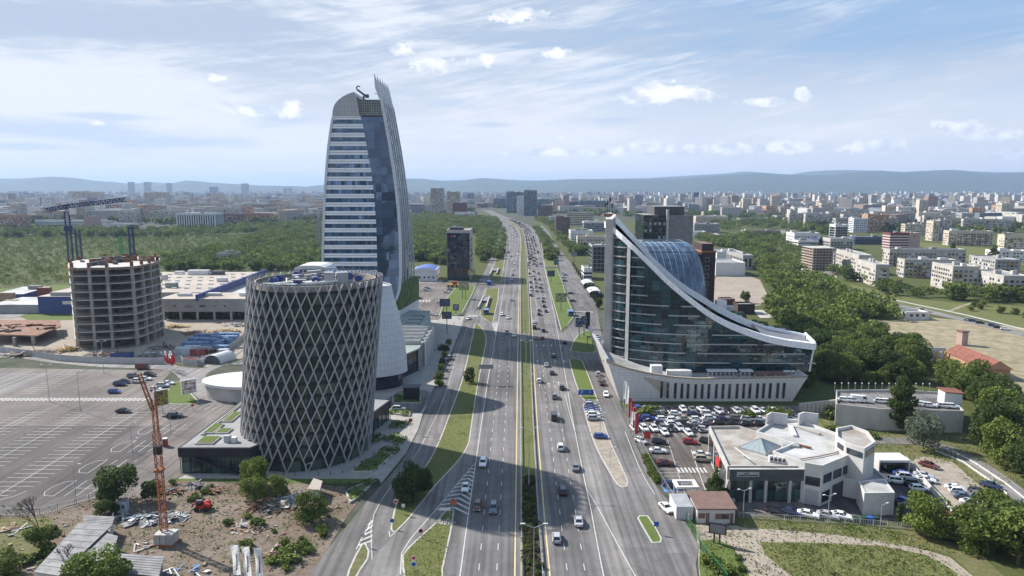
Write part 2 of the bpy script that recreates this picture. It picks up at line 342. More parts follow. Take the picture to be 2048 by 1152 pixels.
LEAF('leaves_bright',(0.075,0.115,0.020),(0.20,0.245,0.05),(0.14,0.175,0.038))
LEAF('leaves_dark',(0.024,0.046,0.014),(0.064,0.098,0.026),(0.050,0.074,0.020))
MAT('kerb_dull',(0.27,0.26,0.245),var=0.2,scale=0.6)
LEAF('leaves_grey',(0.095,0.12,0.085),(0.17,0.20,0.14),(0.13,0.15,0.11))
LEAF('leaves_brown',(0.05,0.035,0.022),(0.10,0.075,0.045),(0.07,0.065,0.03))
# far buildings: colour per building, windows too far away to be told apart drawn by the material
m,t,b = nodes('far_wall')
at = nn(t,'ShaderNodeAttribute',attribute_name='tint');uv = nn(t,'ShaderNodeUVMap');s = nn(t,'ShaderNodeSeparateXYZ');lk(t,uv.outputs[0],s.inputs[0])
wx = mm(t,'MULTIPLY',mm(t,'GREATER_THAN',mm(t,'FRACT',mm(t,'DIVIDE',s.outputs[0],3.3)),0.45),mm(t,'GREATER_THAN',mm(t,'FRACT',mm(t,'DIVIDE',s.outputs[1],2.9)),0.5))
fl = nn(t,'ShaderNodeVectorMath',operation='DIVIDE');lk(t,uv.outputs[0],fl.inputs[0]);fl.inputs[1].default_value = (3.3,2.9,1)
ff = nn(t,'ShaderNodeVectorMath',operation='FLOOR');lk(t,fl.outputs[0],ff.inputs[0])
wh = nn(t,'ShaderNodeTexWhiteNoise',noise_dimensions='3D');lk(t,ff.outputs[0],wh.inputs['Vector'])
col = mx(t,mm(t,'MULTIPLY',wx,0.85),at.outputs['Color'],mx(t,wh.outputs[0],(0.035,0.04,0.05),(0.16,0.15,0.14)))
lk(t,col,b.inputs['Base Color']);b.inputs['Roughness'].default_value = 0.8;MT['far_wall'] = m
# ------------------------------------------------------------------ mesh helpers
class MB:
	def __init__(s):s.v = [];s.f = [];s.m = [];s.mats = []
	def mi(s,mat):
		if mat not in s.mats:s.mats.append(mat)
		return s.mats.index(mat)
	def face(s,pts,mat):
		i = len(s.v);s.v += [tuple(p) for p in pts];s.f.append(tuple(range(i,i + len(pts))));s.m.append(s.mi(mat))
	def prism(s,poly,z0,z1,mat,top=None,bot=False):
		"""poly: xy list, z0/z1 number or list"""
		n = len(poly);a = sum(poly[i][0] * poly[(i + 1) % n][1] - poly[(i + 1) % n][0] * poly[i][1] for i in range(n))
		zz0 = z0 if isinstance(z0,(list,tuple)) else [z0] * n;zz1 = z1 if isinstance(z1,(list,tuple)) else [z1] * n
		idx = list(range(n)) if a > 0 else list(range(n))[::-1]
		i0 = len(s.v);k = s.mi(mat)
		for q in idx:s.v.append((poly[q][0],poly[q][1],zz0[q]))
		for q in idx:s.v.append((poly[q][0],poly[q][1],zz1[q]))
		for q in range(n):
			r = (q + 1) % n;s.f.append((i0 + q,i0 + r,i0 + n + r,i0 + n + q));s.m.append(k)
		s.f.append(tuple(i0 + n + q for q in range(n)));s.m.append(s.mi(top or mat))
		if bot:s.f.append(tuple(i0 + q for q in reversed(range(n))));s.m.append(k)
	def box(s,x0,x1,y0,y1,z0,z1,mat,top=None):
		s.prism([(x0,y0),(x1,y0),(x1,y1),(x0,y1)],z0,z1,mat,top,True)
	def obox(s,c,size,rz,mat,top=None):
		"""box centred in plan at c, its base at c.z"""
		ca,sa = math.cos(rz),math.sin(rz);hx,hy = size[0] / 2,size[1] / 2
		s.prism([(c[0] + x * ca - y * sa,c[1] + x * sa + y * ca) for x,y in ((-hx,-hy),(hx,-hy),(hx,hy),(-hx,hy))],c[2],c[2] + size[2],mat,top,True)
	def bar(s,p,q,w,h,mat,up=(0,0,1)):
		p,q = Vector(p),Vector(q);d = (q - p).normalized();u = Vector(up)
		a = d.cross(u)
		if a.length < 1e-4:a = d.cross(Vector((1,0,0)))
		a.normalize();b_ = a.cross(d).normalized();a *= w / 2;b_ *= h / 2
		i = len(s.v);k = s.mi(mat)
		for c in (p,q):
			for x,y in ((-1,-1),(1,-1),(1,1),(-1,1)):s.v.append(tuple(c + a * x + b_ * y))
		for f in ((0,1,5,4),(1,2,6,5),(2,3,7,6),(3,0,4,7),(3,2,1,0),(4,5,6,7)):
			s.f.append(tuple(i + x for x in f));s.m.append(k)
	def tube(s,p,q,r0,r1,mat,n=6,caps=True):
		p,q = Vector(p),Vector(q);d = (q - p).normalized();a = d.orthogonal().normalized();b_ = d.cross(a)
		i = len(s.v);k = s.mi(mat)
		for c,r in ((p,r0),(q,r1)):
			for j in range(n):
				t = 2 * math.pi * j / n;s.v.append(tuple(c + (a * math.cos(t) + b_ * math.sin(t)) * r))
		for j in range(n):
			l = (j + 1) % n;s.f.append((i + j,i + l,i + n + l,i + n + j));s.m.append(k)
		if caps:
			s.f.append(tuple(i + j for j in reversed(range(n))));s.m.append(k)
			s.f.append(tuple(i + n + j for j in range(n)));s.m.append(k)
	def grid(s,rows,mat,closed=False):
		"""rows of equal numbers of points -> quads"""
		i = len(s.v);n = len(rows[0]);k = s.mi(mat)
		for r in rows:s.v += [tuple(p) for p in r]
		for a in range(len(rows) - 1):
			for b_ in range(n if closed else n - 1):
				c = (b_ + 1) % n
				s.f.append((i + a * n + b_,i + a * n + c,i + (a + 1) * n + c,i + (a + 1) * n + b_));s.m.append(k)
	def mesh(s,name,off=(0,0,0),smooth=False):
		me = bpy.data.meshes.new(name)
		me.from_pydata([(x - off[0],y - off[1],z - off[2]) for x,y,z in s.v],[],s.f)
		for q in s.mats:me.materials.append(MT[q])
		me.polygons.foreach_set('material_index',s.m)
		if smooth:me.polygons.foreach_set('use_smooth',[True] * len(s.f))
		me.update();return me
	def build(s,name,parent=None,label=None,cat=None,group=None,kind=None,smooth=False):
		off = parent['base'] if parent is not None and 'base' in parent else (0,0,0)
		if parent is None and kind is None and s.v:
			xs = [p[0] for p in s.v];ys = [p[1] for p in s.v];off = ((min(xs) + max(xs)) / 2,(min(ys) + max(ys)) / 2,min(p[2] for p in s.v))
		o = bpy.data.objects.new(name,s.mesh(name,off,smooth));COL.objects.link(o)
		if parent is not None:
			o.parent = parent
			if 'base' in parent:o['base'] = tuple(parent['base'])
		elif kind is None:o.location = off
		tag(o,label,cat,group,kind);return o
def tag(o,label=None,cat=None,group=None,kind=None):
	if label:o['label'] = label
	if cat:o['category'] = cat
	if group:o['group'] = group
	if kind:o['kind'] = kind
	return o
BASES = {}
def thing(name,label,cat,loc=(0,0,0),group=None):
	o = bpy.data.objects.new(name,None);COL.objects.link(o);o.location = loc;o.empty_display_size = 0.5
	o['base'] = tuple(float(v) for v in loc);BASES[o.name] = o
	return tag(o,label,cat,group)
def tree_copy(root,loc=None,rz=None,sc=None,label=None,group=None,color=None):
	def cp(o,par):
		c = o.copy();COL.objects.link(c)
		if par is not None:c.parent = par
		if color is not None and c.type == 'MESH':c.color = color
		for ch in kids.get(o.name,()):cp(ch,c)
		return c
	r = cp(root,None)
	if loc is not None:r.location = loc
	if rz is not None:r.rotation_euler = (0,0,rz)
	if sc is not None:r.scale = (sc,sc,sc) if isinstance(sc,(int,float)) else sc
	if label:r['label'] = label
	if group:r['group'] = group
	return r
kids = {}
def learn(root):
	"""remember the children of a finished prototype"""
	def rec(o):
		ch = [c for c in COL.objects if c.parent == o];kids[o.name] = ch
		for c in ch:rec(c)
	rec(root);return root
def drop(root):
	"""prototype not used itself"""
	for c in kids.get(root.name,[]):drop(c)
	COL.objects.unlink(root)
ORD = ['nearest','second nearest','third nearest','fourth nearest','fifth nearest','sixth nearest','seventh nearest','eighth nearest','ninth nearest','tenth nearest']
def ordn(i):
	if i < 10:return ORD[i]
	w = ['eleventh','twelfth','thirteenth','fourteenth','fifteenth','sixteenth','seventeenth','eighteenth','nineteenth','twentieth']
	if i < 20:return w[i - 10] + ' nearest'
	t = ['twenty','thirty','forty','fifty','sixty','seventy','eighty','ninety'][min(7,(i + 1) // 10 - 2)]
	u = ['','first','second','third','fourth','fifth','sixth','seventh','eighth','ninth'][(i + 1) % 10]
	return (t + '-' + u if u else t[:-1] + 'ieth') + ' nearest'
def inpoly(x,y,poly):
	c = False;n = len(poly);j = n - 1
	for i in range(n):
		if (poly[i][1] > y) != (poly[j][1] > y) and x < (poly[j][0] - poly[i][0]) * (y - poly[i][1]) / (poly[j][1] - poly[i][1]) + poly[i][0]:c = not c
		j = i
	return c
def GP(pts,z=0.0):return [tuple(G(x,y,z))[:2] for x,y in pts]
def spline(pts,step):
	"""Catmull-Rom through points, resampled"""
	P = [Vector(p) for p in pts];o = []
	for i in range(len(P) - 1):
		p0 = P[max(0,i - 1)];p1 = P[i];p2 = P[i + 1];p3 = P[min(len(P) - 1,i + 2)]
		n = max(1,int((p2 - p1).length / step))
		for k in range(n):
			t = k / n
			o.append(0.5 * ((2 * p1) + (-p0 + p2) * t + (2 * p0 - 5 * p1 + 4 * p2 - p3) * t * t + (-p0 + 3 * p1 - 3 * p2 + p3) * t ** 3))
	o.append(P[-1]);return o
# ================================================================== THE SETTING
def sheet(name,poly,mat,z,thick=0.0,step=None):
	"""flat structure sheet; poly = world xy; built a little thick so that its edge is real"""
	mb = MB()
	if thick:mb.prism(poly,z - thick,z,mat)
	else:
		a = sum(poly[i][0] * poly[(i + 1) % len(poly)][1] - poly[(i + 1) % len(poly)][0] * poly[i][1] for i in range(len(poly)))
		mb.face([(x,y,z) for x,y in (poly if a > 0 else poly[::-1])],mat)
	o = mb.build(name,kind='structure')
	bm_tri(o);return o
def bm_tri(o):
	import bmesh
	bm = bmesh.new();bm.from_mesh(o.data)
	bmesh.ops.triangulate(bm,faces=[f for f in bm.faces if len(f.verts) > 4],ngon_method='EAR_CLIP');bm.to_mesh(o.data);bm.free()
def S(*pts,step=4.0):
	"""px points on the ground -> smoothed world polyline"""
	return [tuple(p)[:2] for p in spline([G(x,y) for x,y in pts],step)]
def inset(poly,d):
	n = len(poly);a = sum(poly[i][0] * poly[(i + 1) % n][1] - poly[(i + 1) % n][0] * poly[i][1] for i in range(n))
	P = poly if a > 0 else poly[::-1];o = []
	for i in range(n):
		p0,p1,p2 = Vector(P[i - 1]),Vector(P[i]),Vector(P[(i + 1) % n])
		e0 = (p1 - p0).normalized() if (p1 - p0).length > 1e-6 else Vector((1,0));e1 = (p2 - p1).normalized() if (p2 - p1).length > 1e-6 else e0
		n0 = Vector((-e0.y,e0.x));n1 = Vector((-e1.y,e1.x));b_ = n0 + n1
		if b_.length < 0.3:b_ = n0
		b_.normalize();k = max(0.5,b_.dot(n0));o.append(tuple(p1 + b_ * d / k))
	return o
def island(name,pxpoly,mat,closed_spline=True,h=0.14,kerb=0.35,pts=None,step=3.0):
	if pts is None:
		P = [G(x,y) for x,y in pxpoly]
		poly = [tuple(p)[:2] for p in spline(P + [P[0]],step)[:-1]] if closed_spline else [tuple(p)[:2] for p in P]
	else:poly = pts
	sheet(name + '_kerb',poly,'kerb',h,thick=h + 0.02)
	sheet(name,inset(poly,kerb),mat,h + 0.02,thick=0.02)
	return poly
# the plain, out to the hills
mb = MB();mb.face([(-32000,-400,0),(32000,-400,0),(32000,34000,0),(-32000,34000,0)],'land')
mb.build('ground',kind='structure')
def hills(name,prof,Y,depth,seed):
	"""prof: px silhouette; a wooded ridge with spurs, running down to the plain"""
	rn = random.Random(seed);pts = [Zat(x,y,Y) for x,y in prof]
	line = spline(pts,140);rows = []
	N = 14
	for j in range(N + 1):
		t = j / N;row = []
		for i,p in enumerate(line):
			s = math.sin(i * 0.9 + j * 0.35) * 0.5 + math.sin(i * 0.37 + 1.3) * 0.5
			h = p.z * (t ** 1.25) * (1 if j == N else 1 - 0.16 * (1 - t) * (1 + s) + 0.10 * s * (1 - t) * t * 3)
			row.append((p.x * (1 - (1 - t) * 0.0),Y - depth * (1 - t) + (rn.random() - 0.5) * depth * 0.02,max(-.5,h)))
		rows.append(row)
	rows.append([(p.x,Y + depth * 0.7,-1) for p in line])
	mb = MB();mb.grid(rows,'forest_hill');mb.build(name,kind='structure',smooth=True)
soil('forest_hill',(0.030,0.055,0.03),(0.05,0.08,0.04),(0.10,0.105,0.06),0.0009)
hills('hills',[(-140,362),(-60,359),(0,357),(50,357),(100,353),(150,356),(185,361),(230,364),(262,368),(300,364),(340,367),(372,361),(420,365),(470,368),(520,371),(580,372),(640,374),(720,372)],11500,2600,1)
hills('hills',[(620,372),(740,362),(830,357),(880,361),(930,360),(965,356),(1010,359),(1060,361),(1110,360),(1150,358),(1200,358),(1260,357),(1330,357),(1400,358),(1460,357)],12000,2600,2)
hills('mountains',[(1280,358),(1330,354),(1400,350),(1450,347),(1490,343),(1520,345),(1570,350),(1620,343),(1690,340),(1760,342),(1830,344),(1900,341),(1960,343),(2040,345),(2120,342)],15500,2600,3)
hills('mountains',[(980,384),(1060,379),(1110,372),(1160,366),(1230,360),(1300,361),(1370,357),(1430,352),(1480,349),(1525,345),(1560,348),(1610,350),(1660,350),(1700,345),(1760,341),(1800,344),(1860,341),(1910,340),(1950,344),(1990,347),(2050,344),(2150,348)],11000,2800,4)
# broad land cover
def cover(name,px,mat,z,smooth=True,step=8):
	P = [G(x,y) for x,y in px]
	poly = [tuple(p)[:2] for p in (spline(P + [P[0]],step)[:-1] if smooth else P)]
	return sheet(name,poly,mat,z)
cover('scrubland',[(-60,470),(330,472),(660,462),(660,570),(340,552),(320,600),(-60,612)],'scrub',0.03,False)
cover('wood_floor',[(815,436),(970,424),(1015,448),(1000,480),(960,560),(820,560)],'scrub',0.03,False)
cover('wood_floor',[(1060,440),(2200,440),(2300,1200),(1480,1200),(1400,1100),(1240,800),(1200,600),(1100,480)],'scrub',0.02,False)
cover('field',[(1690,648),(1780,640),(1870,636),(1990,650),(2100,665),(2150,760),(2050,790),(1990,770),(1900,735),(1830,700),(1760,680)],'field',0.05)
cover('meadow',[(1660,560),(1730,575),(1850,600),(2060,615),(2150,640),(2100,662),(1960,640),(1830,615),(1730,598),(1690,585)],'grass',0.06)
cover('meadow',[(1820,482),(1900,490),(2060,505),(2060,530),(1930,522),(1830,512),(1850,498)],'grass',0.06)
cover('meadow',[(1540,505),(1630,508),(1625,545),(1560,550)],'grass',0.06)
cover('meadow',[(-40,580),(60,574),(135,570),(140,600),(-40,615)],'lawn',0.06)
cover('bare_field',[(1930,410),(2100,408),(2100,420),(1950,418)],'field',0.05,False)
# winding road on the right with its cycle path
def ribbon(name,pts,w,mat,z,thick=0.0):
	L = [Vector((p[0],p[1])) for p in pts];a,c = [],[]
	for i,p in enumerate(L):
		d = (L[min(i + 1,len(L) - 1)] - L[max(i - 1,0)]).normalized();n = Vector((-d.y,d.x)) * w / 2
		a.append(tuple(p + n));c.append(tuple(p - n))
	mb = MB();mb.grid([[(x,y,z) for x,y in c],[(x,y,z) for x,y in a]],mat)
	if thick:mb.grid([[(x,y,z - thick) for x,y in c],[(x,y,z) for x,y in c]],mat);mb.grid([[(x,y,z) for x,y in a],[(x,y,z - thick) for x,y in a]],mat)
	return mb.build(name,kind='structure')
ribbon('road',S((1560,440),(1570,470),(1605,500),(1680,512),(1700,505),step=9),8,'asphalt_light',0.09)
ribbon('road',S((1700,515),(1660,545),(1645,555),(1660,575),(1700,590),(1760,604),(1840,620),(1930,640),(2060,672),(2200,705),step=6),9,'asphalt_light',0.10)
ribbon('path',S((1672,552),(1668,565),(1700,580),(1760,594),(1840,611),(1930,630),(2060,662),(2200,693),step=6),2.6,'concrete_light',0.12)
ribbon('canal',S((1655,512),(1620,516),(1608,522),(1616,530),(1608,537),(1580,542),step=4),7,'concrete_light',0.12)
ribbon('path',S((1900,622),(1925,612),(1945,606),step=4),2.5,'field',0.10)
# ---- left: big store forecourts, construction ground, parking lot
cover('sand_ground',[(-120,650),(130,628),(330,636),(500,640),(500,712),(420,735),(340,724),(-140,712)],'sand',0.05,False)
cover('paved_yard',[(-120,596),(140,600),(340,610),(500,636),(330,640),(130,630),(-140,655)],'asphalt_light',0.04,False)
cover('lawn',[(38,633),(60,626),(140,628),(150,640),(60,642)],'lawn',0.06,False)
road_l = S((-160,705),(0,712),(100,725),(200,734),(300,738),(345,745),(372,775),(400,800)) + S((470,812),(440,780),(412,762),(418,745),(455,728)) + [tuple(G(500,690))[:2],tuple(G(478,705))[:2]] + S((415,735),(395,737),(360,733),(330,727),(200,722),(0,702),(-160,694))
sheet('side_road',road_l,'asphalt_light',0.07)
lot = [(-330,262),(-205,266),(-140,262.5),(-132,262),(-127,240),(-119,222),(-104,219),(-96,192),(-95,174),(-95,150),(-102.5,142),(-160,140),(-330,150)]
sheet('parking_lot',lot,'lot_asphalt',0.09)
sheet('new_asphalt',[(-330,150),(-160,140.5),(-103,142.6),(-95.6,151),(-95.6,176),(-104,198.5),(-330,200)],'lot_dark',0.095)
sheet('new_asphalt',[(-330,225),(-175,226),(-172,258),(-330,260)],'asphalt',0.095)
sheet('pavement',[(-104,219),(-96,192),(-95,174),(-95,150),(-88,146),(-80.8,162),(-81,168),(-80,198),(-84,219)],'lot_asphalt',0.10)
sheet('pavement',S((400,800),(470,812),(490,806)) + [(-84,219),(-104,219)],'asphalt_light',0.098)
marks = MB()
def line(x0,y0,x1,y1,w=0.16,z=0.115,mat='paint_white',mb=None):
	d = Vector((x1 - x0,y1 - y0));n = Vector((-d.y,d.x)).normalized() * w / 2
	(mb or marks).face([(x0 - n.x,y0 - n.y,z),(x0 + n.x,y0 + n.y,z),(x1 + n.x,y1 + n.y,z),(x1 - n.x,y1 - n.y,z)][::-1] if True else 0,mat)
for k in range(9):
	ax = -118.5 - 16.1 * k
	for (y0,y1) in ((151,211),(231,258)):
		if y0 == 231 and k < 3:continue
		line(ax,y0,ax,y1)
		yy = y0
		while yy <= y1 + 0.1:
			line(ax - 5.0 + (2.5 if yy < y0 + 3 else 0),yy,ax + 5.0 - (2.5 if yy < y0 + 3 else 0),yy,0.14,0.119);yy += 2.5
	for s in (-1,1):
		p = [(ax + s * 5.0,153.5),(ax + s * 4.0,150.5),(ax + s * 1.8,148.6),(ax,148.2)]
		for q in range(3):line(*p[q],*p[q + 1],0.16,0.117)
for yb in (155,168,182,195.5):
	line(-103.5,yb,-94.5 - 0.5,yb,0.14,0.117)
	for q in range(5):
		if q:line(-108.0 + q * 2.55,yb - 4.3,-108.0 + q * 2.55,yb + 4.3,0.14,0.119)
	for pp in ([(-105.4,yb - 4.3),(-107.8,yb - 4.0),(-108.9,yb - 2),(-108.9,yb + 1),(-107.8,yb + 3.4),(-105.4,yb + 4.3)],):
		for q in range(5):line(*pp[q],*pp[q + 1],0.14,0.121)
for q in range(70):
	x = -123.5 - q * 1.5
	line(x,223.0,x + 0.9,226.2,0.7,0.117)
for q in range(12):line(-121 + q * 2.5,213.5,-120 + q * 2.5,218.5,0.14,0.119)
# grass wedge in the lot
island('grass_island',[(312,806),(330,787),(345,768),(360,762),(372,776),(398,804),(392,809),(350,809)],'lawn',False)
# ---- demolition ground in front
cover('dirt_ground',[(-80,1010),(60,1028),(150,1012),(210,985),(330,955),(520,960),(700,975),(745,965),(690,1040),(620,1160),(-80,1260)],'dirt',0.06,False)
cover('dry_ground',[(-80,1040),(110,1035),(90,1100),(-80,1160)],'dry_grass',0.065,False)
cover('lawn',[(330,950),(345,925),(362,908),(366,948),(500,951),(757,958),(752,966),(640,968),(520,966),(330,962)],'lawn',0.075,False)
# ---- plaza round the lattice tower
cover('plaza',[(330,951),(366,948),(560,940),(740,890),(745,780),(790,760),(836,640),(870,620),(930,634),(905,700),(868,780),(845,830),(836,860),(812,906),(762,968),(757,958),(330,958)],'paving',0.085,False)
side = S((840,826),(800,828),(770,800),step=3) + S((800,782),(845,780),(868,790),step=3)
# ---- left carriageway, slip roads and service road: one sheet, islands on top
LK = S((600,1185),(618,1152),(640,1120),(668,1083),(700,1045),(735,1002),(765,968),(795,935),(818,900),(836,862),(848,830),(856,800),(868,775),(888,740),(905,707),(921,660),(929,634),(955,572),(968,545),(982,515),(994,488),(1004,462),(1004,446),(992,436),(972,424),(962,420),step=5)
ML = S((1040,1185),(1040,1152),(1040,1000),(1040,900),(1040,800),(1040,700),(1040.5,600),(1041.5,520),(1042,480),(1037,460),(1024,448),(1005,438),(985,428),(972,420.5),step=5)
MR = S((1092,1185),(1089,1152),(1080,1040),(1074,950),(1068,850),(1063.5,750),(1060,650),(1056,570),(1053,520),(1050,490),(1045,464),(1032,449),(1013,440),(990,429),(976,421),step=5)
RK = S((1076,470),(1066,455),(1044,445),(1020,436),(998,428),(980,420),step=5)
sheet('carriageway',LK + ML[::-1],'asphalt',0.10)
sheet('side_road',side,'asphalt',0.105)
RE = S((1400,1185),(1392,1130),(1398,1092),(1372,1045),(1345,1012),(1312,972),(1288,925),(1264,870),(1247,830),(1235,785),(1222,735),(1210,690),(1200,655),step=5)
PRR = S((1195,615),(1175,572),(1142,527),(1112,488),(1096,462),(1085,452),step=6)
PRL = S((1078,452),(1092,470),(1107,498),(1117,520),(1121,550),(1137,590),(1152,628),(1124,664),(1111,628),(1096,562),(1087,520),(1080,490),step=5)
sheet('carriageway',MR[:1] + RE + PRR + PRL + RK + MR[::-1][:-1],'asphalt',0.10)
# worn lighter slip lanes on both sides
sheet('slip_road',S((780,1180),(806,1140),(803,1112),(820,1090),(850,1063),(885,1020),(915,980),(945,925),(962,880),step=4) + S((940,880),(936,896),(905,935),(868,975),(838,1015),(800,1062),(760,1100),(700,1180),step=4),'asphalt_light',0.108)
sheet('slip_road',S((1290,1185),(1250,1090),(1225,1020),(1205,960),(1190,900),(1172,850),step=4) + S((1150,850),(1166,930),(1180,1000),(1206,1100),(1232,1185),step=4),'asphalt_light',0.108)
island('grass_island',[(781,1060),(787,1025),(802,988),(845,940),(872,895),(898,830),(922,765),(935,715),(946,665),(949,649),(956,648),(968,662),(973,680),(969,705),(961,745),(952,795),(944,850),(937,890),(915,925),(875,968),(845,1005),(815,1042),(795,1062),(786,1066)],'grass')
island('grass_island',[(815,1180),(805,1140),(804,1112),(815,1097),(852,1063),(872,1045),(890,1022),(909,1020),(906,1045),(896,1095),(886,1140),(880,1180)],'grass')
island('grass_island',[(690,1165),(697,1140),(710,1112),(723,1089),(732,1088),(739,1103),(737,1118),(722,1140),(708,1165)],'dry_grass')
island('grass_island',[(959,631),(965,605),(972,577),(998,577),(996,600),(989,632),(984,648)],'grass',False)
island('grass_island',[(975,563),(986,535),(998,500),(1006,468),(1013,462),(1015,480),(1010,515),(1002,566)],'grass',False)
island('grass_verge',[(1122,662),(1114,632),(1103,592),(1094,556),(1090,538),(1114,537),(1124,562),(1133,592),(1145,622),(1150,631),(1138,646)],'lawn',False)
island('grass_verge',[(1082,488),(1090,484),(1106,510),(1114,533),(1090,534)],'grass',False)
island('grass_island',[(1140,702),(1147,682),(1158,668),(1176,660),(1188,668),(1193,700),(1188,707),(1160,705)],'lawn',False)
island('grass_island',[(1138,719),(1146,717),(1165,722),(1176,748),(1186,775),(1196,802),(1172,806),(1160,792),(1151,768),(1143,742)],'lawn',False)
island('dirt_island',[(1165,810),(1196,806),(1208,845),(1222,885),(1240,925),(1257,965),(1254,974),(1244,976),(1234,970),(1218,945),(1196,905),(1180,865)],'sand')
island('grass_island',[(1274,1037),(1278,1032),(1296,1032),(1312,1055),(1324,1078),(1322,1086),(1303,1087),(1290,1065)],'lawn')
# lawn and car park behind the banded tower
cover('car_park',[(815,566),(955,566),(950,578),(905,600),(878,640),(815,640)],'lot_asphalt',0.09,False)
island('lawn_verge',[(878,630),(890,600),(915,571),(950,572),(948,582),(925,625),(900,634)],'lawn',False)
cover('forecourt',[(826,560),(885,560),(885,566),(826,568)],'asphalt_light',0.06,False)
# median
med = ML + MR[::-1]
sheet('median',inset(med,0.4),'grass',0.16,thick=0.14)
sheet('median_kerb',med,'kerb_dull',0.14,thick=0.14)
sheet('median_soil',S((1045,1185),(1046,1100),(1047,1020),(1047,965),step=5) + S((1072,965),(1076,1020),(1082,1100),(1087,1185),step=5),'median_soil',0.175)
sheet('median_crossing',[tuple(G(*q))[:2] for q in ((1041.5,667),(1061,667),(1061.5,682),(1041.5,682))],'asphalt_light',0.178)
# ---- painted lines on the highway
def curve_at(C,y):
	for i in range(len(C) - 1):
		if C[i][1] <= y <= C[i + 1][1]:
			t = (y - C[i][1]) / max(1e-6,C[i + 1][1] - C[i][1]);return C[i][0] + (C[i + 1][0] - C[i][0]) * t
	return C[-1][0] if y > C[-1][1] else C[0][0]
def strip(C,w,mat,z=0.125,mb=None):
	for i in range(len(C) - 1):line(*C[i],*C[i + 1],w,z,mat,mb)
YL = [(x - 0.95,y) for x,y in ML];YR = [(x + 1.0,y) for x,y in MR]
YMAX = 1500
strip([p for p in YL if p[1] < YMAX],0.28,'paint_yellow');strip([p for p in YR if p[1] < YMAX],0.28,'paint_yellow')
LL = S((912,1185),(920,1152),(936,1034),(948,950),(960,866),(967,820),(975,765),(984,715),(991,676),(997,644),(1004,600),(1010,560),(1016,515),(1020,490),(1018,470),(1008,456),step=5)
strip(LL,0.22,'paint_white')
RL = S((1216,1185),(1207,1152),(1190,1064),(1180,1010),(1172,975),(1160,915),(1150,864),(1141,815),(1132,760),(1124,715),(1117,675),(1108,628),(1097,575),(1088,530),(1080,495),(1072,470),(1062,457),step=5)
strip(RL,0.22,'paint_white')
strip(S((1172,976),(1195,1015),(1230,1080),(1270,1152),(1285,1180),step=4),0.2,'paint_white',0.128)
strip(S((1150,864),(1140,830),(1130,790),step=4),0.2,'paint_white',0.128)
y = 112.0
while y < 1150:
	xl = curve_at(YL,y);xr = curve_at(LL,y);lo = curve_at(YR,y);hi = curve_at(RL,y)
	w = 0.17 if y < 400 else 0.26
	for k in range(1,5):
		if y < 240:
			fx = xl + (xr - xl) * k / 3;ok = k < 3
		else:fx = xl - 3.6 * k;ok = fx > xr + 1.8
		f2 = xl + (xr - xl) * k / 3
		if ok:line(fx,y,fx + (curve_at(ML,y + 2.6) - curve_at(ML,y)),y + 2.4,w,0.126)
		if y < 205:gx = lo + (hi - lo) * k / 3;ok = k < 3
		else:gx = lo + 3.45 * k;ok = gx < hi - 1.8
		if ok:line(gx,y,gx + (curve_at(MR,y + 2.6) - curve_at(MR,y)),y + 2.4,w,0.126)
	y += 7.4
# lane arrows on the right carriageway
def arrow(px,py,turn=0):
	c = G(px,py);x,y0 = c.x,c.y
	line(x,y0 - 2.4,x,y0 + 1.0,0.22,0.13)
	marks.face([(x - 0.55,y0 + 1.0,0.13),(x + 0.55,y0 + 1.0,0.13),(x,y0 + 2.6,0.13)],'paint_white')
	if turn:line(x,y0 - 0.6,x + 1.0,y0 + 0.6,0.22,0.132);marks.face([(x + 0.7,y0 + 0.7,0.134),(x + 1.3,y0 + 0.2,0.134),(x + 1.5,y0 + 1.5,0.134)],'paint_white')
for q in ((1073,692),(1087,692),(1103,692),(1075,724),(1079,770),(1098,770),(1117,768)):arrow(*q)
for q in ((1110,724),(1128,724),(1121,692)):arrow(*q,1)
# hatched noses
def hatch(tip,a,b_,n,w=0.55):
	"""chevrons between the lines tip->a and tip->b"""
	T,A,B = G(*tip),G(*a),G(*b_)
	for k in range(2,n + 1):
		t = k / n;p = T + (A - T) * t;q = T + (B - T) * t;mid = (p + q) / 2 + (T - (A + B) / 2).normalized() * min(2.2,(p - q).length * 0.45)
		line(p.x,p.y,mid.x,mid.y,w,0.129);line(mid.x,mid.y,q.x,q.y,w,0.131)
hatch((952,925),(872,1020),(938,1030),12)
strip(S((952,925),(915,968),(872,1020),(820,1080),(803,1108),(801,1150),step=4),0.2,'paint_white')
hatch((996,640),(985,648),(992,672),5,0.4)
for k in range(5):
	a,c = G(718 - k * 0 + (0 if k else 0),1096 - k * 9),G(742,1090 - k * 10)
	p0 = G(743,1045);l = G(717 + k * 5,1092 - k * 10)
	line(l.x,l.y,G(742.5,1088 - k * 10).x,G(742.5,1082 - k * 10).y,0.5,0.129)
strip(S((744,1120),(743,1090),(742,1060),(748,1030),(770,990),(800,955),step=4),0.15,'paint_white')
strip(S((712,1100),(722,1080),(741,1048),step=3),0.2,'paint_white',0.132)
strip(S((778,1063),(780,1075),(793,1064),step=2),0.2,'paint_white',0.134)
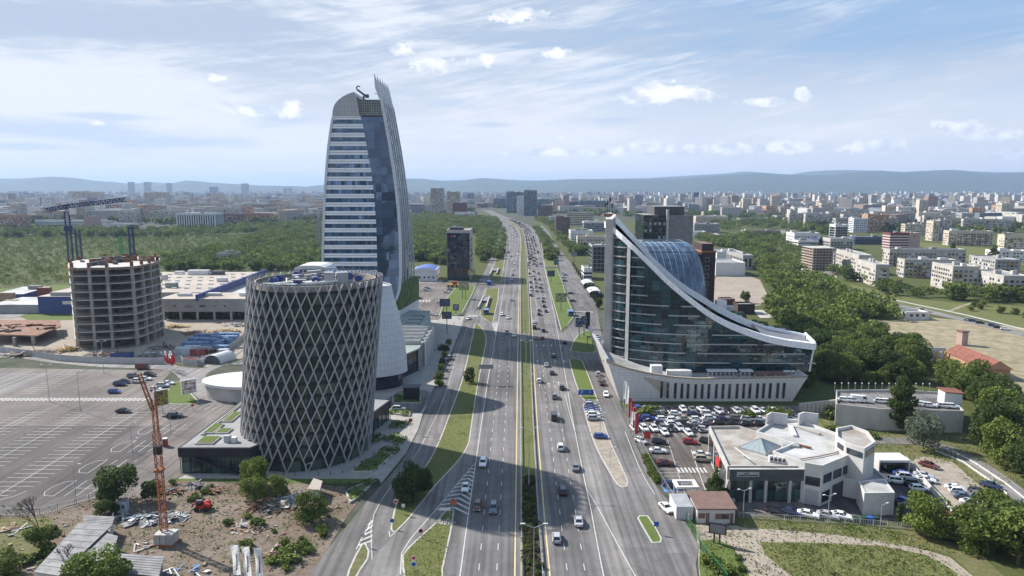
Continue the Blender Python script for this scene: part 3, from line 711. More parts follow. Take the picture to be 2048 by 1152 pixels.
# service road centre line
strip(S((800,955),(835,905),(858,862),(878,820),(895,775),(905,740),(916,705),(930,668),(936,650),step=5),0.14,'paint_white')
for q in range(11):line(G(928 + q * 2.6,633).x,G(0,634).y,G(928 + q * 2.6,633).x,G(0,630).y,0.35,0.133)
strip(S((1250,864),(1264,900),(1283,945),(1300,975),(1310,990),step=4),0.18,'paint_white')
strip(S((1186,808),(1195,840),(1212,880),(1226,915),step=4),0.18,'paint_white')
for q in range(12):line(G(1152 + q * 3,625).x,G(0,626).y,G(1152 + q * 3,625).x,G(0,623).y,0.35,0.133)
for q in range(8):line(G(816 + q * 6,603).x,G(0,604).y,G(818 + q * 6,600).x,G(0,600).y,0.8,0.115)
line(G(823,576).x,G(0,576).y,G(905,576).x,G(0,576).y,0.3,0.115)
# ---- right: car dealer's ground, grass and sand in front
cover('dealer_lot',[(1244,832),(1258,810),(1600,812),(1640,880),(1760,930),(1830,1000),(1890,1045),(1480,1032),(1400,1040),(1330,985),(1300,940),(1270,880)],'lot_asphalt',0.07,False)
cover('dark_asphalt',[(1720,905),(1790,960),(1800,935),(1870,990),(1905,1040),(1850,1045),(1700,1030),(1600,1010),(1640,1005)],'asphalt_dark',0.075,False)
cover('yard',[(1812,925),(1850,912),(1905,925),(1975,985),(2060,1030),(2060,1060),(1960,1050),(1905,1015),(1850,960)],'sand',0.08,False)
cover('sand_ground',[(1392,1050),(1480,1052),(1600,1062),(1760,1080),(1850,1100),(1900,1115),(1980,1180),(1400,1180)],'tufty_sand',0.05,False)
cover('grass_strip',[(1470,1035),(1600,1042),(1750,1050),(1850,1060),(1960,1110),(2040,1180),(1980,1180),(1900,1110),(1800,1088),(1640,1066),(1480,1055)],'dry_grass',0.07,False)
cover('grass_strip',[(1520,1085),(1620,1086),(1760,1092),(1850,1110),(1905,1140),(1940,1180),(1640,1180),(1580,1150),(1530,1110)],'grass',0.075)
cover('grass_strip',[(1402,1082),(1430,1078),(1462,1092),(1490,1130),(1510,1180),(1405,1180),(1398,1130)],'lawn',0.08,False)
cover('dry_bank',[(1600,812),(1640,815),(1690,850),(1750,870),(1930,865),(2000,900),(2048,960),(1950,985),(1900,930),(1760,925),(1640,870)],'dry_grass',0.06,False)
ribbon('ramp_road',S((1700,884),(1760,882),(1830,884),(1880,893),(1930,914),(1985,950),(2050,1000),(2120,1060),step=4),5.2,'asphalt_light',0.16,0.1)
ribbon('road',S((1300,700),(1680,760),(1690,745),step=8),5,'asphalt_light',0.03)
for q in range(7):
	p = G(1310 + q * 3,925 + q * 7);line(p.x,p.y,p.x + 6.2,p.y,0.13,0.10)
for q in range(8):
	p = G(1320,905 + 0 * q);line(G(1352,932).x + 0.0 + q * 0.95,G(0,946).y,G(1352,932).x + q * 0.95,G(0,936).y,0.5,0.10)
sheet('disabled_bay',[tuple(G(*q))[:2] for q in ((1322,963),(1358,962),(1364,982),(1328,984))],'paint_blue',0.095)
line(*tuple(G(1335,880))[:2],*tuple(G(1370,990))[:2],0.14,0.105);line(*tuple(G(1382,900))[:2],*tuple(G(1412,985))[:2],0.2,0.105)
for q in range(22):
	p = G(1290 + q * 14,838);line(p.x,p.y - 2.4,p.x,p.y + 2.4,0.12,0.10)
for q in range(9):
	p = G(1285 + q * 16,868);line(p.x,p.y - 2.4,p.x,p.y + 2.4,0.12,0.10)
marks.build('road_markings',kind='structure')
# ================================================================== LATTICE TOWER
def cyl_pt(th,r,z):return (-56.0 + 0.095 * z + r * math.sin(th),180.9 - r * math.cos(th),z)
def ring_band(mb,r,z0,z1,mat,n=84,outward=True):
	rows = [[cyl_pt(2 * math.pi * k / n,r,z) for k in range(n)] for z in (z0,z1)]
	mb.grid(rows,mat,True)
T = thing('lattice_tower','round glass office tower wrapped in a grey diamond lattice of struts','tower',(-56,180.9,0))
RH = 3.22;NS = 42
for k in range(14):
	mb = MB();ring_band(mb,16.35,k * RH,(k + 1) * RH,'dia_glass');mb.build('window_band',T)
	mb = MB();z = (k + 1) * RH
	rows = [[cyl_pt(2 * math.pi * q / 84,r,zz) for q in range(84)] for r,zz in ((16.3,z - .32),(16.75,z - .32),(16.75,z + .32),(16.3,z + .32))]
	mb.grid(rows,'black_clad',True);mb.build('floor_band',T)
for hand in (1,-1):
	for k in range(NS):
		mb = MB();r0 = 0 if k % 2 == 0 else 1
		zs = [r * RH for r in range(r0,15)] + [47.3]
		P = [cyl_pt((k + hand * z / RH * 0.5) * 2 * math.pi / NS,17.1 + (0.06 if hand > 0 else 0),z) for z in zs]
		for a,b_ in zip(P,P[1:]):
			c = ((a[0] + b_[0]) / 2 + 56 - 0.095 * (a[2] + b_[2]) / 2,(a[1] + b_[1]) / 2 - 180.9,0)
			mb.bar(a,b_,0.29,0.34,'strut_grey',c)
		mb.build('strut',T)
mb = MB();rows = [[cyl_pt(2 * math.pi * q / 84,r,zz) for q in range(84)] for r,zz in ((16.2,45.1),(17.0,45.1),(17.0,46.0),(16.2,46.0))]
mb = MB()
for r,zz0,zz1 in ((17.1,47.15,47.35),):
	rows = [[cyl_pt(2 * math.pi * q / 84,rr,zz) for q in range(84)] for rr,zz in ((r - .12,zz0),(r + .08,zz0),(r + .08,zz1),(r - .12,zz1),(r - .12,zz0))]
	mb.grid(rows,'dark_grey',True)
mb.build('rim',T)
mb = MB();mb.face([cyl_pt(2 * math.pi * q / 84,16.3,45.1) for q in range(84)],'dark_grey');mb.build('roof',T)
mb = MB();rows = [[cyl_pt(2 * math.pi * q / 84,rr,zz) for q in range(84)] for rr,zz in ((15.4,45.0),(15.4,46.6),(15.0,46.6),(15.0,45.0))]
mb.grid(rows,'concrete',True);mb.build('parapet',T)
rn = random.Random(3)
for i,(a,r,h) in enumerate(((-1.4,9,0),(-0.9,11,1),(-0.3,8,1),(0.3,6,0),(0.9,10,1),(2.0,9,1),(2.8,8,0),(-2.3,9,1),(1.4,12,1))):
	c = cyl_pt(a,r,45.1);mb = MB()
	mb.tube((c[0],c[1] - .9,46.9),(c[0],c[1] + .9,46.9),0.95,0.95,'blue_cladding',12);mb.obox((c[0],c[1],45.1),(1.6,1.4,1.4),0.3,'galvanised');mb.build('fan',T)
for i in range(34):
	a = rn.uniform(-3.1,3.1);r = rn.uniform(2,13);c = Vector(cyl_pt(a,r,45.8 + rn.random() * 2.0));d = Vector((math.cos(i * 1.3),math.sin(i * 1.3) * .5,rn.uniform(-.05,.1))) * rn.uniform(3,6)
	if (c - d + Vector((56 - 4.4,-180.9,0))).xy.length > 14.5 or (c + d + Vector((56 - 4.4,-180.9,0))).xy.length > 14.5:d *= 0.35
	mb = MB();q_ = rn.uniform(.15,.4);mb.tube(c - d,c + d,q_,q_,rn.choice(['galvanised','dark_grey','white','mid_grey']),8);mb.build('duct',T)
for i,(a,r,sx,sy,h,m_) in enumerate(((0.55,12,2.2,2.6,5.6,'galvanised'),(0.8,12.6,2.8,2.4,5.4,'galvanised'),(0.0,3,5,3,1.6,'white'),(-1.2,5,4,3,1.4,'off_white'),(-2.6,6,5,3,1.8,'mid_grey'),(2.3,4,4,4,1.8,'dark_grey'),(-0.7,12.4,3,2,1.2,'white'))):
	c = cyl_pt(a,r,45.1);mb = MB();mb.obox(c,(sx,sy,h * .8),a * .5,m_);mb.build('roof_unit',T)
# low pavilions at its foot
def pav(base,poly,z,label,gx,stairs=False):
	P = thing('glass_pavilion',label,'pavilion',base)
	mb = MB();mb.prism(poly,z - 2.3,z,'black_clad');o = mb.build('roof_fascia',P);bm_tri(o)
	mb = MB();mb.prism(inset(poly,0.6),z - 0.3,z + 0.02,'roof_grey');o = mb.build('roof',P);bm_tri(o)
	mb = MB();mb.prism(inset(poly,0.5),0,z - 2.25,'green_glass');o = mb.build('glazing',P);bm_tri(o)
	q = inset(poly,0.3)
	for i in range(len(q)):
		a,c = Vector(q[i]),Vector(q[(i + 1) % len(q)]);n = max(1,int((c - a).length / 2.4))
		for k in range(n):
			p = a + (c - a) * k / n;mb = MB();mb.obox((p.x,p.y,0),(0.14,0.14,z - 2.3),0,'black_clad');mb.build('mullion',P)
	return P
pv = pav((-76,166,0),[(-82.4,163.2),(-64.5,163.2),(-62.4,166.8),(-64,171),(-72.2,183),(-70,192),(-73,198),(-79.3,205),(-81.5,205)],6.8,'black rimmed glass pavilion with planted roof left of the lattice tower',0)
mb = MB();mb.bar((-78.5,163.0,4.4),(-66.5,162.6,0.2),0.9,0.35,'black_clad');mb.build('stair_beam',pv)
for i,(x0,x1,y0,y1) in enumerate(((-79.2,-74.6,165.4,170.5),(-80.2,-77.8,173,180),(-77.4,-74.0,173,176.5),(-79.2,-76.6,182,190),(-80.6,-79.7,172,203))):
	mb = MB();mb.box(x0,x1,y0,y1,6.82,7.25,'concrete_light');pb = mb.build('planter',pv)
	mb = MB();mb.box(x0 + .3,x1 - .3,y0 + .3,y1 - .3,7.2,7.34,'lawn' if x1 - x0 > 1 else 'living_wall');mb.build('turf',pb)
mb = MB();mb.obox((-71.8,167.5,6.82),(1.5,1.2,1.7),0,'galvanised');mb.build('air_unit',pv)
mb = MB();mb.obox((-70.0,167.3,6.82),(1.2,1.2,1.3),0,'white');mb.build('air_unit',pv)
pav((-40,200,0),[(-40.5,190.5),(-37.0,205),(-45,207),(-48,192)],6.0,'black rimmed glass pavilion joined to the right of the lattice tower',0)
# ================================================================== BANDED SKYSCRAPER
TB = thing('skyscraper','tall curved skyscraper with white bands, dark glass and pale side fins','skyscraper',(-75,330,0))
def prof(px):
	p = sorted((Zat(x,y,330.0).z,Zat(x,y,330.0).x) for x,y in px)
	def f(z):
		if z <= p[0][0]:return p[0][1]
		for i in range(len(p) - 1):
			if z <= p[i + 1][0]:
				t = (z - p[i][0]) / (p[i + 1][0] - p[i][0]);return p[i][1] + (p[i + 1][1] - p[i][1]) * t
		return p[-1][1]
	return f
LX = prof([(644,660),(644,540),(645.5,470),(648,400),(651,350),(655,300),(660,262),(665,232)])
SX = prof([(755,660),(754.5,525),(753,462),(751,430),(749,397),(746,372),(743,345),(737,314),(731,280),(725,247),(720,230),(708,184)])
BX = prof([(770,628),(781,616),(787,607),(792,594),(796,578),(798,556),(798.5,525),(797,470),(794,420),(787,356),(777,293),(767,237),(760,200),(756,185)])
Y0,Y1 = 330.0,364.0
zs = [0,6,12,16,20,24,30,40,50,60,70,80,90,97,103.2]
mb = MB();mb.grid([[(LX(z) + .5,Y1,z),(LX(z) + .5,Y0 + .3,z),(SX(z),Y0 + .3,z)] for z in zs],'tower_band_glass')
mb.grid([[(max(BX(z),-58 if z < 20 else -99),Y1,z),(LX(z) + .5,Y1,z)] for z in zs],'tower_glass');mb.build('rear_glazing',TB)
for i in range(25):
	z = 103.0 - 4.03 * i
	if z < 7:break
	mb = MB()
	for a,c in ((z - 1.0,z - 0.08),(z + 0.10,z + 1.0)):
		mb.prism([(LX(a) + .1,Y0 - .25),(SX(a) + .02,Y0 - .25),(SX(a) + .02,Y0 + 3),(LX(a) + 3.5,Y0 + 3),(LX(a) + 3.5,Y1 - 1),(LX(a) + .1,Y1 - 1)],a,c,'white_panel',bot=True)
	mb.prism([(LX(z) + .45,Y0),(SX(z),Y0),(SX(z),Y0 + 2.6),(LX(z) + 3,Y0 + 2.6),(LX(z) + 3,Y1 - 1.2),(LX(z) + .45,Y1 - 1.2)],z - .1,z + .12,'mid_grey')
	o = mb.build('floor_band',TB);bm_tri(o)
mb = MB()
mb.grid([[(LX(z) - .25,Y1,z),(LX(z) - .25,Y0 - .55,z),(LX(z) + .85,Y0 - .55,z),(LX(z) + .85,Y0 + .2,z)] for z in zs],'shell_panel');mb.build('edge_trim',TB)
mb = MB();mb.grid([[(SX(z) - .1,Y0 + .4,z),(SX(z) - .1,Y0 - .1,z),(BX(z) + .3,Y0 - .1,z),(BX(z) + .3,Y0 + .5,z)] for z in zs[2:]],'tower_glass');mb.build('curtain_wall',TB)
# fine glazing bars on the curtain wall
mb = MB()
for i in range(88):
	z = 14 + i * 1.03
	if z > 103:break
	mb.box(SX(z),BX(z),Y0 - .16,Y0 - .05,z,z + (.12 if i % 4 == 0 else .05),'dark_grey')
o = mb.build('glazing_bars',TB,kind='stuff')
mb = MB()
capp = [(665,232),(666,220),(669,210),(675,202),(684,194.5),(696,188),(708,184),(711,192),(715.5,208),(720,229)]
cp = [Zat(x,y,Y0) for x,y in capp]
F = [(p.x,Y0 - .5,p.z) for p in cp];B_ = [(p.x,Y1 - 4,p.z) for p in cp]
F[0] = (F[0][0],F[0][1],103.6);F[-1] = (F[-1][0],F[-1][1],103.6);B_[0] = (B_[0][0],B_[0][1],103.6);B_[-1] = (B_[-1][0],B_[-1][1],103.6)
mb.face(F[::-1],'grey_panel');mb.face(B_,'grey_panel')
for i in range(len(F)):j = (i + 1) % len(F);mb.face([F[i],F[j],B_[j],B_[i]],'grey_panel')
o = mb.build('cap',TB);bm_tri(o)
mb = MB();mb.prism([(SX(104) + .3,Y0 + .1),(BX(104) + .2,Y0 + .1),(BX(104),Y1 - 5),(SX(104) + .3,Y1 - 5)],103.3,103.8,'black_clad');mb.build('roof_joint',TB)
mb = MB();a = [(SX(104) + .3,104),(BX(104),104),(BX(111) + .2,110.9),(Zat(722,201,330).x,110.9),(Zat(712,193,330).x,112.6)]
mb.face([(x,Y0 + .1,z) for x,z in a],'green_glass');mb.build('roof_screen',TB);mb = MB();mb.face([(x,Y0 + 9,z) for x,z in a][::-1],'green_glass');o = mb.build('rear_screen',TB)
mb = MB()
for i in range(12):x = SX(104) + 1 + i * 1.1;mb.box(x,x + .12,Y0 - .05,Y0 + .15,103.8,111.3,'galvanised')
for i in range(7):mb.box(SX(104) + .4 - i * .35,BX(104) - i * .28,Y0 - .08,Y0 + .12,104 + i * 1.15,104.12 + i * 1.15,'galvanised')
mb.build('screen_frame',TB,kind='stuff')
mb = MB();mb.box(BX(90) - 26,BX(100) - 1,Y0 + 1,Y1 - 6,103.2,104.6,'roof_grey');mb.build('roof',TB)
# side: dark recess with pale fins
mb = MB();mb.grid([[(BX(z) + .05,Y0 + .4,z),(BX(z) + .05,Y1,z)] for z in [22,30,40,50,60,70,80,90,97,103,108,111]],'dark_glass');mb.build('side_glazing',TB)
mb = MB();mb.prism([(-58,Y0 + .6),(BX(24) + .4,Y0 + .6),(BX(24) + 5,Y1 + .3),(-58,Y1 + .3)],0,12.0,'white');mb.build('plinth',TB)
mb = MB();mb.prism([(-58,Y0 + .5),(BX(24) + .8,Y0 + .5),(BX(24) + 5.3,Y1 + .2),(-58,Y1 + .2)],12.0,24.5,'living_wall');mb.build('green_wall',TB)
for i in range(6):
	yf = Y0 + 0.1 + i * 6.55;w = 1.35 if i == 0 else .72;mb = MB();out_,inn = [],[]
	zz = ([14,15,16,18,20,22] if i == 0 else []) + [24,28,34,42,50,60,70,80,90,100,106,110]
	for z in zz:
		ww = min(w,.7 + (z - 14) * .12) if i == 0 else w
		inn.append((BX(z) + (0.0 if i == 0 else .25) + (0 if z > 24 or i == 0 else 0.0) + i * .75 * max(0,1 - z / 60),z));out_.append((inn[-1][0] + ww,z))
	xt = Zat(748.5,148,330).x;inn += [(xt + .2,116.5),(xt + .05,119.5)];out_ += [(BX(111) + .2,113),(xt + 1.9,116),(xt + 1.0,119.8)]
	pts = inn + [(xt,122.8)] + out_[::-1]
	n = len(pts)
	mb.face([(x,yf - .45,z) for x,z in pts][::-1],'shell_panel');mb.face([(x,yf + .45,z) for x,z in pts],'shell_panel')
	for q in range(n):r = (q + 1) % n;mb.face([(pts[q][0],yf - .45,pts[q][1]),(pts[r][0],yf - .45,pts[r][1]),(pts[r][0],yf + .45,pts[r][1]),(pts[q][0],yf + .45,pts[q][1])],'shell_panel')
	o = mb.build('side_fin',TB);bm_tri(o)
rc = thing('roof_crane','dark hooked cleaning crane standing on the skyscraper roof','crane',(-67.5,334,104.6))
mb = MB();mb.tube((-69.6,334,104.6),(-69.6,334,113.2),.55,.45,'dark_grey',8);mb.build('mast',rc)
mb = MB();mb.bar((-68.6,334,113.2),(-72.3,334,115.9),.9,.9,'dark_grey');mb.bar((-68.8,334,113.1),(-67.2,334,113.1),1.5,1.5,'dark_grey');mb.build('arm',rc)
mb = MB();hk = [(-72.2,115.8),(-72.9,116.6),(-72.7,117.3),(-71.8,117.7),(-71.1,117.3)]
for a,c in zip(hk,hk[1:]):mb.bar((a[0],334,a[1]),(c[0],334,c[1]),.45,.5,'dark_grey')
mb.build('hook',rc)
dd = thing('roof_davit','small pale davit beside the skyscraper fins','davit',(-62.5,334,104.6))
mb = MB();mb.tube((-62.9,334,104.6),(-61.6,334,113.6),.25,.2,'galvanised',6);mb.bar((-61.4,334,113.8),(-64.4,334,114.2),.3,.3,'galvanised');mb.build('arm',dd)
# ================================================================== WHITE SHELL AND MALL BEHIND THE LATTICE TOWER
SH = thing('shell_building','smooth pale panelled shell building behind the lattice tower','building',(-57,243,0))
rows = []
for z in (5.2,6.5,10,15,20,25,29,32,34.5):
	t = (z - 5.2) / 32.8;a = 19.5 - 5.2 * t ** 2.2;b_ = 11.5 - 4.0 * t ** 1.8;cx = -57.2 - 1.2 * t
	row = []
	for q in range(40):
		th = 2 * math.pi * q / 40;x = cx + a * math.cos(th);slope = (x - cx) / a
		row.append((x,243 - b_ * math.sin(th) * -1,z if z < 34.4 else 38.0 + max(-2.2,-slope * 2.2) + .5))
	rows.append(row)
mb = MB();mb.grid(rows,'shell_panel',True);mb.build('shell',SH,smooth=True)
mb = MB();mb.face([(p[0],p[1],p[2] - .8) for p in rows[-1]],'white');mb.build('roof',SH)
mb = MB();mb.prism([(-57 + 17.5 * math.cos(2 * math.pi * q / 36),243 + 9.5 * math.sin(2 * math.pi * q / 36)) for q in range(36)],0,5.3,'dark_glass');mb.build('glazed_base',SH)
# raised arched roof head seen over the tower rim
mb = MB();hd = []
for t in range(13):
	u = -1 + t / 6;hd.append((-70 + 7.6 * u,38.4 + 5.4 * (1 - abs(u) ** 5)))
F = [(x,238,z) for x,z in hd] + [(-62.2,238,36),(-77.8,238,36)];B_ = [(x,250,z) for x,_,z in F]
mb.face(F,'white');mb.face(B_[::-1],'white')
for q in range(len(F)):r = (q + 1) % len(F);mb.face([F[r],F[q],B_[q],B_[r]],'white')
o = mb.build('roof_head',SH);bm_tri(o)
mb = MB();mb.box(-73.5,-65.5,237.6,238.2,39.6,41.8,'dark_glass');mb.box(-74,-65,237.2,237.7,41.9,42.2,'dark_grey');mb.build('window',SH)
ML_ = thing('mall','low green-roofed glass mall with skylight boxes beside the service road','mall',(-55,300,0))
zf = 9.0
mp = [(-42.5,247),(-36.5,262),(-35.5,300),(-38.5,318),(-42,345),(-58,347),(-60,329),(-52,300),(-54,262)]
mb = MB();mb.prism(mp,0,zf - .6,'window_glass');o = mb.build('glazing',ML_);bm_tri(o)
mb = MB();mb.prism(inset(mp,-.5),zf - .6,zf,'roof_green_grey');o = mb.build('roof',ML_);bm_tri(o)
for i in range(17):
	y = 262 + i * 3.3;x = -36.1 + (0 if y < 300 else -(y - 300) * .17)
	mb = MB();mb.box(x - .2,x + .55,y - .25,y + .25,0,zf - .6,'galvanised');mb.build('column',ML_)
for i in range(5):
	y = 268 + i * 7.0;mb = MB();mb.box(-52,-36.4,y,y + 3.4,zf,zf + 1.5,'galvanised','tin');s_ = mb.build('skylight',ML_)
	mb = MB();mb.tube((-34.6,y + 1.7,0),(-34.6,y + 1.7,zf + 1.2),.5,.5,'white',8);mb.build('drum_column',ML_)
for i in range(3):
	mb = MB();mb.box(-49,-42.5,312 + i * 9,312.5 + i * 9,zf,zf + .25,'dark_grey');mb.box(-42.6,-42.1,306 + i * 9,312.5 + i * 9,zf,zf + .25,'dark_grey');mb.build('roof_rail',ML_)
# kiosk block and canopy shells left of the tower
k = thing('kiosk','black cube kiosk on the paved square right of the lattice tower','kiosk',(-33.6,226,0))
mb = MB();mb.obox((-33.6,224.5,0),(5.2,3.5,4.6),0.05,'black_clad');mb.build('box',k)
mb = MB();mb.obox((-33.6,224.5,4.6),(5.8,4.0,.25),0.05,'dark_grey');mb.build('roof',k)
ov = thing('oval_canopy','white oval roofed building partly hidden by the lattice tower','building',(-95,228,0))
op = [(-88 + 18 * math.cos(2 * math.pi * q / 40),231 + 10.5 * math.sin(2 * math.pi * q / 40)) for q in range(40)]
mb = MB();mb.prism(inset(op,.8),0,4.6,'concrete_light');mb.build('wall',ov)
mb = MB();mb.prism(op,4.6,5.5,'white');mb.build('roof',ov)
mb = MB()
for i in range(4):mb.obox((-91 + i * 3.2,239 + (i % 2),5.5),(1.8,2.2,1.6),.2,'dark_grey')
mb.build('roof_units',ov,kind='stuff')
cn = thing('slat_canopy','grey slatted canopy roof over a glass hall left of the lattice tower','canopy',(-90,275,0))
mb = MB();mb.prism([(-103,246),(-85,246),(-82,256),(-97,256)],6.2,6.6,'tin');mb.build('roof',cn)
for q in range(6):mb = MB();mb.box(-101 + q * 3.2,-100.6 + q * 3.2,246.5,256,6.6,6.8,'mid_grey');mb.build('slat',cn)
mb = MB();mb.prism([(-96,272),(-80,272),(-80,305),(-88,305)],7.5,8.2,'tin');mb.build('roof',cn)
mb = MB();mb.prism([(-93,273.5),(-80,273.5),(-80,300),(-88,300)],0,7.5,'green_glass');mb.build('glazing',cn)
for q in range(4):mb = MB();mb.tube((-99 + q * 5,248,0),(-99 + q * 5,248,6.2),.2,.2,'dark_grey',6);mb.build('post',cn)
# ================================================================== CURVED GLASS OFFICE ON THE RIGHT
WB = thing('curved_office','glass office with a sweeping white ski-slope roofline and tall left fin','office building',(60,240,0))
near = sorted([(Zat(x,y,233 + (8 * max(0,(1290 - x) / 70) ** 2 if x < 1290 else 0)).x,Zat(x,y,233 + (8 * max(0,(1290 - x) / 70) ** 2 if x < 1290 else 0)).z) for x,y in
		((1221,446),(1250,472),(1280,500),(1305,526),(1330,552),(1355,574),(1380,594),(1405,613),(1430,629),(1455,642),(1480,652),(1505,661),(1530,669),(1570,677),(1616,683))])
far = sorted([(Zat(x,y,245).x,Zat(x,y,245).z) for x,y in ((1232,432),(1255,458),(1280,485),(1305,514),(1330,538),(1355,560),(1380,577),(1405,592),(1435,611),(1467,627),(1500,641),(1530,652),(1560,658),(1590,664),(1618,670))])
def itp(t,x):
	if x <= t[0][0]:return t[0][1]
	for i in range(len(t) - 1):
		if x <= t[i + 1][0]:return t[i][1] + (t[i + 1][1] - t[i][1]) * (x - t[i][0]) / (t[i + 1][0] - t[i][0])
	return t[-1][1]
def fy(x):
	"""plan line of the curved front"""
	return itp([(33,250),(35,245.5),(38,241),(42,237.6),(48,234.6),(56,232.6),(66,231.6),(80,231),(110,231)],x)
xs = [34.5 + i * 1.2 for i in range(58)];xs = [x for x in xs if x < 102.5] + [102.8]
zb = 8.0
mb = MB()
for x0,x1 in zip(xs,xs[1:]):
	n = 12
	mb.face([(x0,fy(x0),zb),(x1,fy(x1),zb),(x1,fy(x1),itp(near,x1)),(x0,fy(x0),itp(near,x0))],'wedge_glass')
mb.face([(102.8,fy(102.8),zb),(101.5,262,zb),(103.5,262,17),(102.8,fy(102.8),itp(near,102.8))],'wedge_glass')
mb.build('curtain_wall',WB)
mb = MB()
for k in range(32):
	z = zb + 1.62 * k
	for x0,x1 in zip(xs,xs[1:]):
		if itp(near,(x0 + x1) / 2) - 1.0 > z:mb.bar((x0,fy(x0) - .12,z),(x1,fy(x1) - .12,z),.16,.09,'dark_grey')
for x in xs[::2]:mb.bar((x,fy(x) - .06,zb),(x,fy(x) - .06,itp(near,x) - .5),.1,.12,'dark_grey',(0,1,0))
mb.build('glazing_bars',WB,kind='stuff')
def shade(xa,xb,z):
	mb = MB();n = max(2,int((xb - xa) / 1.5))
	P = [(xa + (xb - xa) * i / n) for i in range(n + 1)]
	rows = [[(x,fy(x) - dy,z + dz) for x in P] for dy,dz in ((.1,-.16),(.6,-.16),(.6,.16),(.1,.16))]
	mb.grid(rows,'galvanised');mb.build('sunshade',WB)
lv = 0
for k in range(15):
	z = 11.0 + 3.24 * k
	xm = 35
	while xm < 102 and itp(near,xm) > z + 1.2:xm += .5
	if xm < 38:break
	shade(35,39.6,z)
	st = [(41.2,.26),(.30,.62),(.68,.97)] if k % 2 else [(41.2,.18),(.24,.50),(.55,.93)]
	L = xm - 41.2
	if L < 2:continue
	e = min(xm - .5,41.2 + (4.2 if L < 16 else L * (0.30 if k % 3 else .55)))
	shade(41.2,e,z)
	if L > 18:shade(e + 4,min(xm - 1,e + 4 + L * .38),z)
	if L > 44:shade(e + 6 + L * .38,xm - 2,z)
mb = MB();mb.prism([(33.0,244.5),(35.2,243.6),(36.6,244.4),(36.8,260),(35.2,261)],8,[59.5,59.5,61.0,61.4,61.0],'concrete_light');mb.build('corner_fin',WB)
mb = MB();mb.prism([(39.9,fy(39.7) - .7),(40.8,fy(41.1) - .7),(40.8,fy(41.1) + .3),(39.9,fy(39.7) + .3)],8,[itp(near,39.7) - .3,itp(near,41.1) - .3,itp(near,41.1) - .3,itp(near,39.7) - .3],'galvanised');mb.build('pier',WB)
def ribbon3(tab,y0f,y1f,th,mat,name,x0,x1):
	mb = MB();n = 44;P = [x0 + (x1 - x0) * i / n for i in range(n + 1)]
	rows = []
	for x in P:
		z = itp(tab,x);rows.append([(x,y0f(x),z - th),(x,y0f(x),z),(x,y1f(x),z),(x,y1f(x),z - th),(x,y0f(x),z - th)])
	mb.grid([list(r) for r in zip(*rows)][::-1],mat);mb.face(rows[0][:4],mat);mb.face(rows[-1][:4][::-1],mat)
	return mb.build(name,WB)
def th_(x):return 1.5
ribbon3(near,lambda x:fy(x) - 1.0,lambda x:fy(x) + 1.8,2.2,'white_panel','roof_ribbon',33.4,103.4)
ribbon3(far,lambda x:243.6,lambda x:245.8,2.4,'white_panel','roof_ribbon',36.3,106.3)
def body(tab,y0f,y1,dz,mat,name,x0,x1):
	mb = MB();n = 40;P = [x0 + (x1 - x0) * i / n for i in range(n + 1)]
	mb.grid([[(x,y1,itp(tab,x) + dz) for x in P][::-1],[(x,y0f(x),itp(tab,x) + dz) for x in P][::-1]],mat)
	mb.grid([[(x,y1,8) for x in P][::-1],[(x,y1,itp(tab,x) + dz) for x in P][::-1]],'dark_glass')
	return mb.build(name,WB)
body(near,lambda x:fy(x) + 1,245,-1.3,'dark_glass','roof_slot',35,103)
P_ = [86 + i * .6 for i in range(31)];mb = MB();mb.grid([[(x,243.7,itp(far,x) - .8) for x in P_][::-1],[(x,fy(x) + 1.7,itp(near,x) - .5) for x in P_][::-1]],'mid_grey');mb.build('roof_infill',WB)
mb = MB();mb.bar((103.3,231.2,18.3),(101.9,230.9,8),.5,.5,'white_panel',(0,1,0));mb.bar((103.4,231.2,17.6),(106.3,246,17.8),.5,1.6,'white_panel');mb.build('end_trim',WB)
body(far,lambda x:244,258,-1.2,'roof_grey','roof_slope',36.5,105)
mb = MB();mb.face([(103,231.5,8),(101.8,258,8),(105,258,itp(far,105) - 1.2),(103.4,232,itp(near,103) - .5)],'wedge_glass');mb.build('end_wall',WB)
# blue glass vault
rows = []
def rrect(x0,x1,y0,y1,r,z):
	o = []
	for cx,cy,a0 in ((x1 - r,y0 + r,-90),(x1 - r,y1 - r,0),(x0 + r,y1 - r,90),(x0 + r,y0 + r,180)):
		for k in range(7):a = R(a0 + k * 15);o.append((cx + r * math.cos(a),cy + r * math.sin(a),z))
	return o
rows.append(rrect(46,73,251,282,7,18));rows.append(rrect(46,73,251,282,7,26.5))
for k in range(1,10):
	ph = R(k * 10);rows.append(rrect(46,73 - 5.5 * (1 - math.cos(ph)) ** 1.3,251 + 19 * (1 - math.cos(ph)),282,7 - 3 * (1 - math.cos(ph)),26.5 + 23.2 * math.sin(ph)))
mb = MB();mb.grid(rows,'barrel_glass',True);mb.face(rows[-1],'barrel_glass');mb.build('glass_vault',WB)
mb = MB()
for row in rows[1::3]:
	for a,c in zip(row,row[1:] + row[:1]):mb.bar((a[0],a[1] - .05,a[2] + .05),(c[0],c[1] - .05,c[2] + .05),.16,.1,'mid_grey')
def lerp(a,b_,t):return tuple(a[i] + (b_[i] - a[i]) * t for i in range(3))
for q in range(6):
	t = q / 6
	for r0,r1 in zip(rows,rows[1:]):
		a = lerp(r0[27],r0[0],t);c = lerp(r1[27],r1[0],t);mb.bar((a[0],a[1] - .06,a[2] + .06),(c[0],c[1] - .06,c[2] + .06),.12,.1,'galvanised')
for q in range(0,9):
	for r0,r1 in zip(rows[:9],rows[1:9]):a,c = r0[q],r1[q];mb.bar(a,c,.12,.1,'mid_grey')
mb.build('vault_ribs',WB,kind='stuff')
